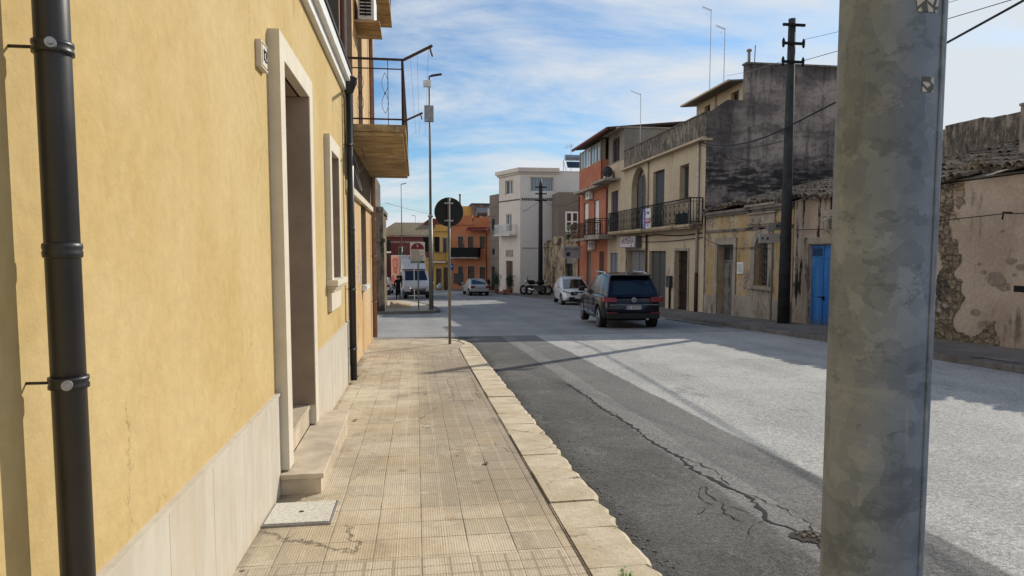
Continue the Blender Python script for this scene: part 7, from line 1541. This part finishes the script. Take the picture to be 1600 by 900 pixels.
def white_extra(t, p, hw, L, plate):
    for sx in (-1, 1):
        q = MB(); a, b = sorted((sx*hw*.50, sx*hw*.97)); i_, o_ = (sx*hw*.50, sx*hw*.96)
        q.hexa([(i_, L-0.09, .74), (o_, L-0.42, .82), (o_, L-0.52, .82), (i_, L-0.2, .74), (i_, L-0.10, .83), (o_, L-0.44, .93), (o_, L-0.54, .93), (i_, L-0.22, .83)]); q.build("headlight", m_head, t, bevel=0.008, local=True)
        q = MB(); q.box(*sorted((sx*hw*.55, sx*hw*.97)), 0.02, 0.25, .85, 1.0); q.build("taillight", m_tail, t, bevel=0.02, local=True)
        q = MB(); q.lathe([(0.05, 0), (0.05, 0.03)], (sx*hw*.66, L-0.06, .48), 'Y', 12); q.build("fog_light", m_head, t, local=True)
    q = MB(); q.box(-hw*.50, hw*.50, L-0.16, L-0.035, .66, .84); q.build("grille", m_well, t, bevel=0.01, local=True)
    q = MB(); q.tube([(-0.33, L-0.045, .83), (-0.13, L-0.015, .69), (0.13, L-0.015, .69), (0.33, L-0.045, .83)], 0.022, 6); q.lathe([(0.075, 0), (0.075, 0.012)], (0, L-0.03, .76), 'Y', 20); q.build("grille_badge", m_chrome, t, local=True)
    q = MB(); q.box(-hw*.62, hw*.62, L-0.14, L-0.02, .33, .56); q.build("bumper", m_well, t, bevel=0.03, local=True)
    plate(L-0.012, .52, 1, None, 1)
    for sx in (-1, 1): q = MB(); q.tube([(sx*hw*.70, .9, 1.56), (sx*hw*.70, 1.1, 1.60), (sx*hw*.70, 2.3, 1.60), (sx*hw*.70, 2.5, 1.56)], 0.02, 6); q.build("roof_rail", m_steel, t, local=True)
wc = dict(L=4.38, W=1.81, H=1.59, paint=paint("pearl_white_paint", (0.66, 0.66, 0.65, 1), 0.25, 0.05), belt=[(0, 1.0), (.1, 1.05), (.5, 1.0), (.72, .97), (.80, .95), (.93, .88), (1, .76)], wr=.34, wy=(0.85, 3.5), cab=(0.10, 3.36, 0.85, 2.12), rw=.68, rbev=0.05,
    roofz=lambda f: 1.52+0.06*math.sin(math.pi*min(1, f*1.05)), side=[(.12, .28, .2, .85), (.30, .56, .10, .92), (.58, .90, .08, .92)], doors=(1.5, 2.35, 3.1), extra=white_extra, mir=m_white)
h = R(180+3); ux, uy = math.sin(h), math.cos(h); fxp, fyp = 9.02, 37.2
car("parked_car", "white crossover parked facing the camera behind the navy car", "car", (fxp-ux*4.38, fyp-uy*4.38, Rd(39.2)-0.005), h, wc)
def sedan_extra(t, p, hw, L, plate):
    for sx in (-1, 1):
        q = MB(); q.box(*sorted((sx*hw*.55, sx*hw*.96)), 0.0, 0.22, .72, .90); q.build("taillight", m_tail, t, bevel=0.02, local=True)
        q = MB(); q.box(*sorted((sx*hw*.55, sx*hw*.94)), L-.35, L-.1, .60, .72); q.build("headlight", m_head, t, bevel=0.02, local=True)
    plate(-0.006, .78, -1, "CK 418", -1); q = MB(); q.box(-hw*.84, hw*.84, -0.03, 0.12, .40, .58); q.build("bumper", p['paint'], t, bevel=0.04, local=True)
    q = MB(); q.box(-.12, .12, 0.42, .44, 1.08, 1.10); q.build("brake_light", m_tail, t, local=True)
sd = dict(L=4.5, W=1.74, H=1.45, paint=paint("silver_paint", (0.34, 0.335, 0.325, 1), 0.35, 0.25), belt=[(0, .93), (.1, .98), (.2, .98), (.5, .93), (.7, .90), (.9, .78), (1, .66)], wr=.31, wy=(0.85, 3.45), cab=(0.62, 3.35, 1.25, 2.45), rw=.70,
    roofz=lambda f: 1.42+0.03*math.sin(math.pi*f), side=[(.12, .50, .12, .90), (.53, .90, .10, .90)], doors=(1.6, 2.4, 3.2), extra=sedan_extra, nose=1.2)
car("parked_car", "silver saloon driving away at the junction in front of the far orange house", "car", (5.4, 57.5, Rd(59)), R(-7), sd)
sm = dict(sd); sm.update(L=3.6, W=1.6, paint=wc['paint'], belt=[(0, 1.0), (.1, 1.05), (.5, 1.0), (.8, .95), (1, .75)], wy=(0.6, 2.9), wr=.30, cab=(0.08, 2.9, 0.30, 2.1), roofz=lambda f: 1.5+0.03*math.sin(math.pi*f), doors=(1.2, 1.9, 2.6))
car("parked_car", "small white hatchback half hidden at the left behind the stone house corner", "car", (-3.05, 60.5, Rd(62)), R(4), sm)

# delivery truck
tk = thing("delivery_truck", "white box truck with an orange advert on its side, headlight on, facing the camera", "truck", (0.15, 53, Rd(53)), R(180)+R(11))
# local frame: +y forward, x right of the driver
m_tw = paint("truck_white", (0.62, 0.62, 0.63, 1), 0.35, 0.0); hw = 1.02
prof = [(0, .55), (0.02, .60), (0.02, .98), (-0.12, 1.18), (-0.62, 1.38), (-1.22, 2.12), (-1.42, 2.24), (-2.0, 2.28), (-2.05, .55)]
mb = MB(); mb.prism(prof, 2*hw, lambda u, v, w: (-hw+w, u, v)); mb.build("cab", m_tw, tk, bevel=0.06, local=True)
mb = MB(); mb.hexa([(-.88, -0.66, 1.43), (.88, -0.66, 1.43), (.88, -0.64, 1.41), (-.88, -0.64, 1.41), (-.78, -1.21, 2.10), (.78, -1.21, 2.10), (.78, -1.19, 2.13), (-.78, -1.19, 2.13)]); mb.build("windscreen", m_cglass, tk, local=True)
for sx in (-1, 1):
    q = MB(); q.add([(sx*(hw+.004), -0.95, 1.40), (sx*(hw+.004), -1.9, 1.40), (sx*(hw+.004), -1.9, 2.08), (sx*(hw+.004), -1.35, 2.08)], [(0, 1, 2, 3)]); q.build("side_window", m_cglass, tk, local=True)
    q = MB(); q.box(*sorted((sx*(hw+.04), sx*(hw+.26))), -0.98, -0.86, 1.35, 1.80); q.box(*sorted((sx*(hw-.02), sx*(hw+.06))), -0.94, -0.9, 1.42, 1.5); q.build("mirror", m_black, tk, bevel=0.03, local=True)
    for y in (-0.72, -4.6): wheel(tk, sx*(hw-.16), y, .36, .22, sx, 6)
    q = MB(); q.hexa([(sx*.56, 0.035, .80), (sx*.96, -0.05, .86), (sx*.96, -0.16, .86), (sx*.56, -0.03, .80), (sx*.60, 0.02, .96), (sx*.97, -0.12, 1.10), (sx*.97, -0.2, 1.10), (sx*.60, -0.05, .96)])
    lampm = m_head
    if sx > 0:
        lampm = NT("lit_headlight"); lampm.col((0.8, 0.75, 0.6, 1)); lampm.b.inputs['Emission Color'].default_value = (1, 0.80, 0.45, 1); lampm.b.inputs['Emission Strength'].default_value = 1.6; lampm = lampm.m
    q.build("headlight", lampm, tk, local=True)
    q = MB(); q.lathe([(.40, 0), (.42, .06)], (sx*(hw-.055), -0.72, .38), 'X', 24); q.build("wheel_arch", m_well, tk, local=True)
mb = MB(); mb.box(-.98, .98, 0.021, 0.09, .32, .56); mb.box(-1.0, 1.0, -0.35, 0.02, .30, .50); mb.hexa([(-.55, 0.03, .60), (.55, .03, .60), (.55, .05, .60), (-.55, .05, .60), (-.62, 0.025, .80), (.62, .025, .80), (.62, .05, .80), (-.62, .05, .80)]); mb.build("grille", m_well, tk, bevel=0.01, local=True)
mb = MB(); mb.box(-.50, .50, .051, .065, .70, .73); mb.build("trim_strip", m_chrome, tk, local=True)
mb = MB(); mb.box(-.26, .26, .071, .08, .40, .51); mb.build("number_plate", m_plateW, tk, local=True)
mb = MB(); mb.box(-1.06, 1.06, -6.2, -2.12, .95, 3.33); mb.build("cargo_box", [m_tw], tk, bevel=0.02, local=True)
mb = MB(); mb.hexa([(-.92, -1.10, 2.27), (.92, -1.10, 2.27), (.98, -2.11, 2.27), (-.98, -2.11, 2.27), (-.80, -1.75, 2.9), (.80, -1.75, 2.9), (.95, -2.11, 3.15), (-.95, -2.11, 3.15)]); df = mb.build("wind_deflector", m_tw, tk, bevel=0.05, local=True)
mb = MB(); mb.box(-1.0, 1.0, -6.1, -2.2, .55, .94); mb.build("chassis", m_well, tk, local=True)
m_ad = plain("pale_orange_advert", (0.74, 0.34, 0.20, 1), 0.6, var=0.05); m_adr = plain("advert_red", (0.56, 0.065, 0.03, 1), 0.6, var=0.05)
mb = MB(); mb.box(1.061, 1.072, -6.15, -2.2, .98, 3.30); ad_ = mb.build("advert", m_ad, tk, local=True)
mb = MB(); mb.box(1.073, 1.078, -6.1, -4.2, 1.05, 1.45)
for k in range(18):
    a0, a1 = 2*math.pi*k/18, 2*math.pi*(k+1)/18; sq = lambda a, r_: (abs(math.cos(a))**0.5*math.copysign(1, math.cos(a))*r_*1.35, abs(math.sin(a))**0.5*math.copysign(1, math.sin(a))*r_*0.45)
    o0, o1, i0, i1 = sq(a0, 1), sq(a1, 1), sq(a0, .55), sq(a1, .55)
    mb.hexa([(1.073, -4.1+p_[0], 2.65+p_[1]) for p_ in (o0, o1, i1, i0)]+[(1.078, -4.1+p_[0], 2.65+p_[1]) for p_ in (o0, o1, i1, i0)])
mb.build("printed_emblem", m_adr, ad_, local=True)
for (s_, y, z, sz) in (("10", -4.1, 2.65, .5), ("SCONTI", -4.1, 2.0, .55), ("SPESA", -3.3, 1.55, .3), ("CASA", -5.2, 1.55, .3)):
    cu = bpy.data.curves.new("lettering", 'FONT'); cu.body = s_; cu.size = sz; cu.extrude = .003; cu.align_x = 'CENTER'; cu.align_y = 'CENTER'; cu.materials.append(m_adr if sz > .4 else m_black); o = solid_text("lettering", cu); o.parent = ad_; o.location = (1.08, y, z); o.rotation_euler = (R(90), 0, R(90))
cu = bpy.data.curves.new("lettering", 'FONT'); cu.body = "Frida"; cu.size = .42; cu.extrude = .004; cu.align_x = 'CENTER'; cu.materials.append(plain("magenta_print", (0.40, 0.02, 0.15, 1), 0.5)); o = solid_text("lettering", cu); o.parent = df; o.location = (0.1, -1.33, 2.45); o.rotation_euler = (R(50), 0, R(180))

# motorcycles
def motorcycle(label, x, y, rz):
    t = thing("motorcycle", label, "motorcycle", (x, y, Rd(y)+0.12), rz, "motorcycles by the white building"); L = 0.70; t.scale = (1.12, 1.12, 1.3)
    for s_ in (-1, 1):
        mb = MB(); mb.tube([(s_*L+0.25*math.cos(q), 0, .31+0.25*math.sin(q)) for q in [k*math.pi/12 for k in range(25)]], 0.075, 8, cap=False); w_ = mb.build("wheel", m_tyre, t, smooth=True, local=True)
        mb = MB(); mb.tube([(s_*L+0.2*math.cos(q), 0, .31+0.2*math.sin(q)) for q in [k*math.pi/12 for k in range(25)]], 0.014, 5, cap=False)
        for k in range(5): q = k*2*math.pi/5; mb.tube([(s_*L, 0, .31), (s_*L+.2*math.cos(q), 0, .31+.2*math.sin(q))], 0.013, 4)
        mb.lathe([(.10, -.03), (.10, .03)], (s_*L, 0, .31), 'Y', 14); mb.build("rim", m_rim, w_, local=True)
    mb = MB(); mb.hexa([(-.38, -.14, .22), (.36, -.14, .22), (.36, .14, .22), (-.38, .14, .22), (-.28, -.12, .60), (.36, -.12, .62), (.36, .12, .62), (-.28, .12, .60)]); mb.build("engine", m_dkdoor, t, bevel=.03, local=True)
    mb = MB(); mb.ball((.12, 0, .80), .26, 12, (1.15, .55, .6)); mb.build("fuel_tank", m_black, t, smooth=True, local=True)
    mb = MB(); mb.hexa([(-.45, -.12, .72), (0, -.12, .72), (0, .12, .72), (-.45, .12, .72), (-.5, -.10, .82), (-.02, -.12, .80), (-.02, .12, .80), (-.5, .10, .82)]); mb.hexa([(-.92, -.05, .96), (-.42, -.10, .74), (-.42, .10, .74), (-.92, .05, .96), (-.95, -.04, 1.02), (-.40, -.10, .86), (-.40, .10, .86), (-.95, .04, 1.02)]); mb.build("seat", m_black, t, bevel=.02, local=True)
    mb = MB()
    for s_ in (-.07, .07): mb.tube([(L, s_, .31), (.42, s_, .98)], .025, 6); mb.tube([(-L, s_, .31), (-.25, s_, .45)], .022, 6)
    mb.tube([(.45, -.36, 1.0), (.42, -.1, .98), (.42, .1, .98), (.45, .36, 1.0)], .018, 6); mb.tube([(-.9, 0, .95), (-.98, 0, .70)], .02, 5); mb.build("frame", m_steel, t, local=True)
    mb = MB(); mb.ball((.52, 0, .86), .12, 10, (1, 1, 1)); mb.build("headlight", m_head, t, smooth=True, local=True)
    for s_ in (-1, 1): mb = MB(); mb.tube([(.44, s_*.28, 1.0), (.40, s_*.34, 1.16)], .01, 5); mb.ball((.40, s_*.36, 1.18), .055, 8, (.3, 1.3, .8)); mb.build("mirror", m_black, t, smooth=True, local=True)
    mb = MB(); mb.tube([(.2, -.15, .35), (-.3, -.17, .30), (-.75, -.17, .42)], [.03, .04, .05], 8); mb.build("exhaust", m_chrome, t, smooth=True, local=True)
motorcycle("black motorcycle parked in front of the white building, seen side on", 10.05, 55.6, R(-14))
motorcycle("second black motorcycle close behind the first one, its bars showing", 9.75, 56.6, R(165))

# person in black
pr = thing("person", "person in dark clothes standing beside the truck advert, arms slightly out", "person", (-1.33, 51.9, Rd(51.9)), R(8))
J = {'pel': (0, 0, .95), 'wai': (0, 0, 1.12), 'che': (0, 0, 1.34), 'nek': (0, 0, 1.50), 'nk2': (0, .01, 1.56), 'hed': (0, .02, 1.68), 'top': (0, .02, 1.76)}
for s_, n_ in ((-1, 'l'), (1, 'r')): J.update({n_+'sh': (s_*.19, 0, 1.44), n_+'el': (s_*.29, -.02, 1.17), n_+'wr': (s_*.25, .08, .95), n_+'hip': (s_*.09, 0, .92), n_+'kn': (s_*.12, .02, .50), n_+'an': (s_*.13, 0, .09), n_+'to': (s_*.15, .16, .04)})
rad = dict(pel=.14, wai=.13, che=.155, nek=.06, nk2=.055, hed=.095, top=.06)
for n_ in 'lr': rad.update({n_+'sh': .075, n_+'el': .048, n_+'wr': .033, n_+'hip': .095, n_+'kn': .065, n_+'an': .045, n_+'to': .035})
E_ = [('pel', 'wai'), ('wai', 'che'), ('che', 'nek'), ('nek', 'nk2'), ('nk2', 'hed'), ('hed', 'top')]
for n_ in 'lr': E_ += [('che', n_+'sh'), (n_+'sh', n_+'el'), (n_+'el', n_+'wr'), ('pel', n_+'hip'), (n_+'hip', n_+'kn'), (n_+'kn', n_+'an'), (n_+'an', n_+'to')]
# hands: palm with five fingers on each wrist
for s_, n_ in ((-1, 'l'), (1, 'r')):
    J[n_+'pa'] = (s_*.245, .10, .88); rad[n_+'pa'] = .026; E_.append((n_+'wr', n_+'pa'))
    for f in range(4):
        k1, k2 = n_+'f%da' % f, n_+'f%db' % f; dy_ = .07+.02*f; J[k1] = (s_*.243, dy_, .835-.004*(f in (1, 2))); J[k2] = (s_*.225, dy_+.004, .80-.006*(f in (1, 2))); rad[k1] = .009; rad[k2] = .008; E_ += [(n_+'pa', k1), (k1, k2)]
    J[n_+'th'] = (s_*.225, .15, .86); rad[n_+'th'] = .009; E_.append((n_+'pa', n_+'th'))
keys = list(J); me = bpy.data.meshes.new("body"); me.from_pydata([J[k] for k in keys], [(keys.index(a), keys.index(b)) for a, b in E_], [])
bo = bpy.data.objects.new("body", me); C.objects.link(bo); bo.parent = pr
sk = bo.modifiers.new("skin", 'SKIN'); me.skin_vertices[0].data[0].use_root = True
for i, k in enumerate(keys): me.skin_vertices[0].data[i].radius = (rad[k]*(1.25 if k in ('che', 'wai', 'pel') else 1), rad[k]*(0.8 if k in ('che', 'wai', 'pel') else 1))
sb_ = bo.modifiers.new("sub", 'SUBSURF'); sb_.levels = sb_.render_levels = 2
bpy.context.view_layer.update(); dg = bpy.context.evaluated_depsgraph_get(); m2 = bpy.data.meshes.new_from_object(bo.evaluated_get(dg)); bo.modifiers.clear(); bo.data = m2
m_cloth = plain("black_clothing", (0.006, 0.006, 0.007, 1), 0.9, var=0.3, scale=10); m_skin = plain("skin", (0.30, 0.17, 0.11, 1), 0.6, var=0.08)
m2.materials.clear(); m2.materials.append(m_cloth); m2.materials.append(m_skin)
for pl_ in m2.polygons:
    c_ = pl_.center; pl_.use_smooth = True; pl_.material_index = 1 if (c_.z > 1.52 or (abs(c_.x) > .2 and c_.z < .935)) else 0
mb = MB(); mb.ball((0, 0.0, 1.735), .112, 12, (.92, 1.05, .80)); mb.build("hair", m_black, pr, smooth=True, local=True)

# ================================================================== SHRUBS AND POTS by the white building
m_terra = plain("terracotta", (0.30, 0.12, 0.07, 1), 0.85, var=0.15)
def potdef(h_): return ([(0.16, 0), (0.24, h_), (0.26, h_), (0.26, h_+0.05)], h_, m_terra)
bush("potted_shrub", "dark round topped potted shrub left of the white building door", "shrub", (7.15, 60.9, Rd(60)+.12+1.15), 0.42, 0.42, 0.85, 1300, 0.05, m_darkleaf, 1, "potted shrubs at the white house door", potdef(0.3))
bush("potted_shrub", "dark potted shrub right of the white building door, next to the bricks", "shrub", (8.15, 59.3, Rd(60)+.12+1.12), 0.45, 0.45, 0.85, 1300, 0.05, m_darkleaf, 2, "potted shrubs at the white house door", potdef(0.3))
bush("potted_shrub", "small dark shrub by the far orange house door", "shrub", (6.1, 64.9, Rd(64)+.12+0.75), 0.22, 0.22, 0.5, 400, 0.05, m_darkleaf, 3, "potted shrubs at the orange house", potdef(0.25))
bush("potted_shrub", "small dark shrub at the right corner of the far orange house", "shrub", (6.9, 64.9, Rd(64)+.12+0.75), 0.2, 0.2, 0.45, 400, 0.05, m_darkleaf, 5, "potted shrubs at the orange house", potdef(0.25))
t = thing("brick_steps", "small heap of red brick blocks stepped up between the two potted shrubs", "bricks", (7.6, 59.6, Rd(60)+.12)); zz = Rd(60)+.12
for k, (x, w, h_) in enumerate(((7.2, .35, .16), (7.55, .35, .34), (7.88, .3, .5))): mb = MB(); mb.box(x, x+w-.02, 59.2, 59.6, zz, zz+h_); mb.build("block", m_terra if k % 2 else plain("pink_brick", (0.36, 0.20, 0.15, 1), 0.9), t, bevel=.01)
t = thing("rubbish_sack", "pale rubbish sack at the foot of the golden house", "sack", (2.3, 67.4, -2.1)); mb = MB(); mb.ball((2.3, 67.4, -1.85), .33, 10, (1, .8, .9)); mb.ball((2.35, 67.4, -1.58), .12, 8); mb.build("sack", plain("pale_sack", (0.4, 0.4, 0.36, 1), 0.7), t, smooth=True)
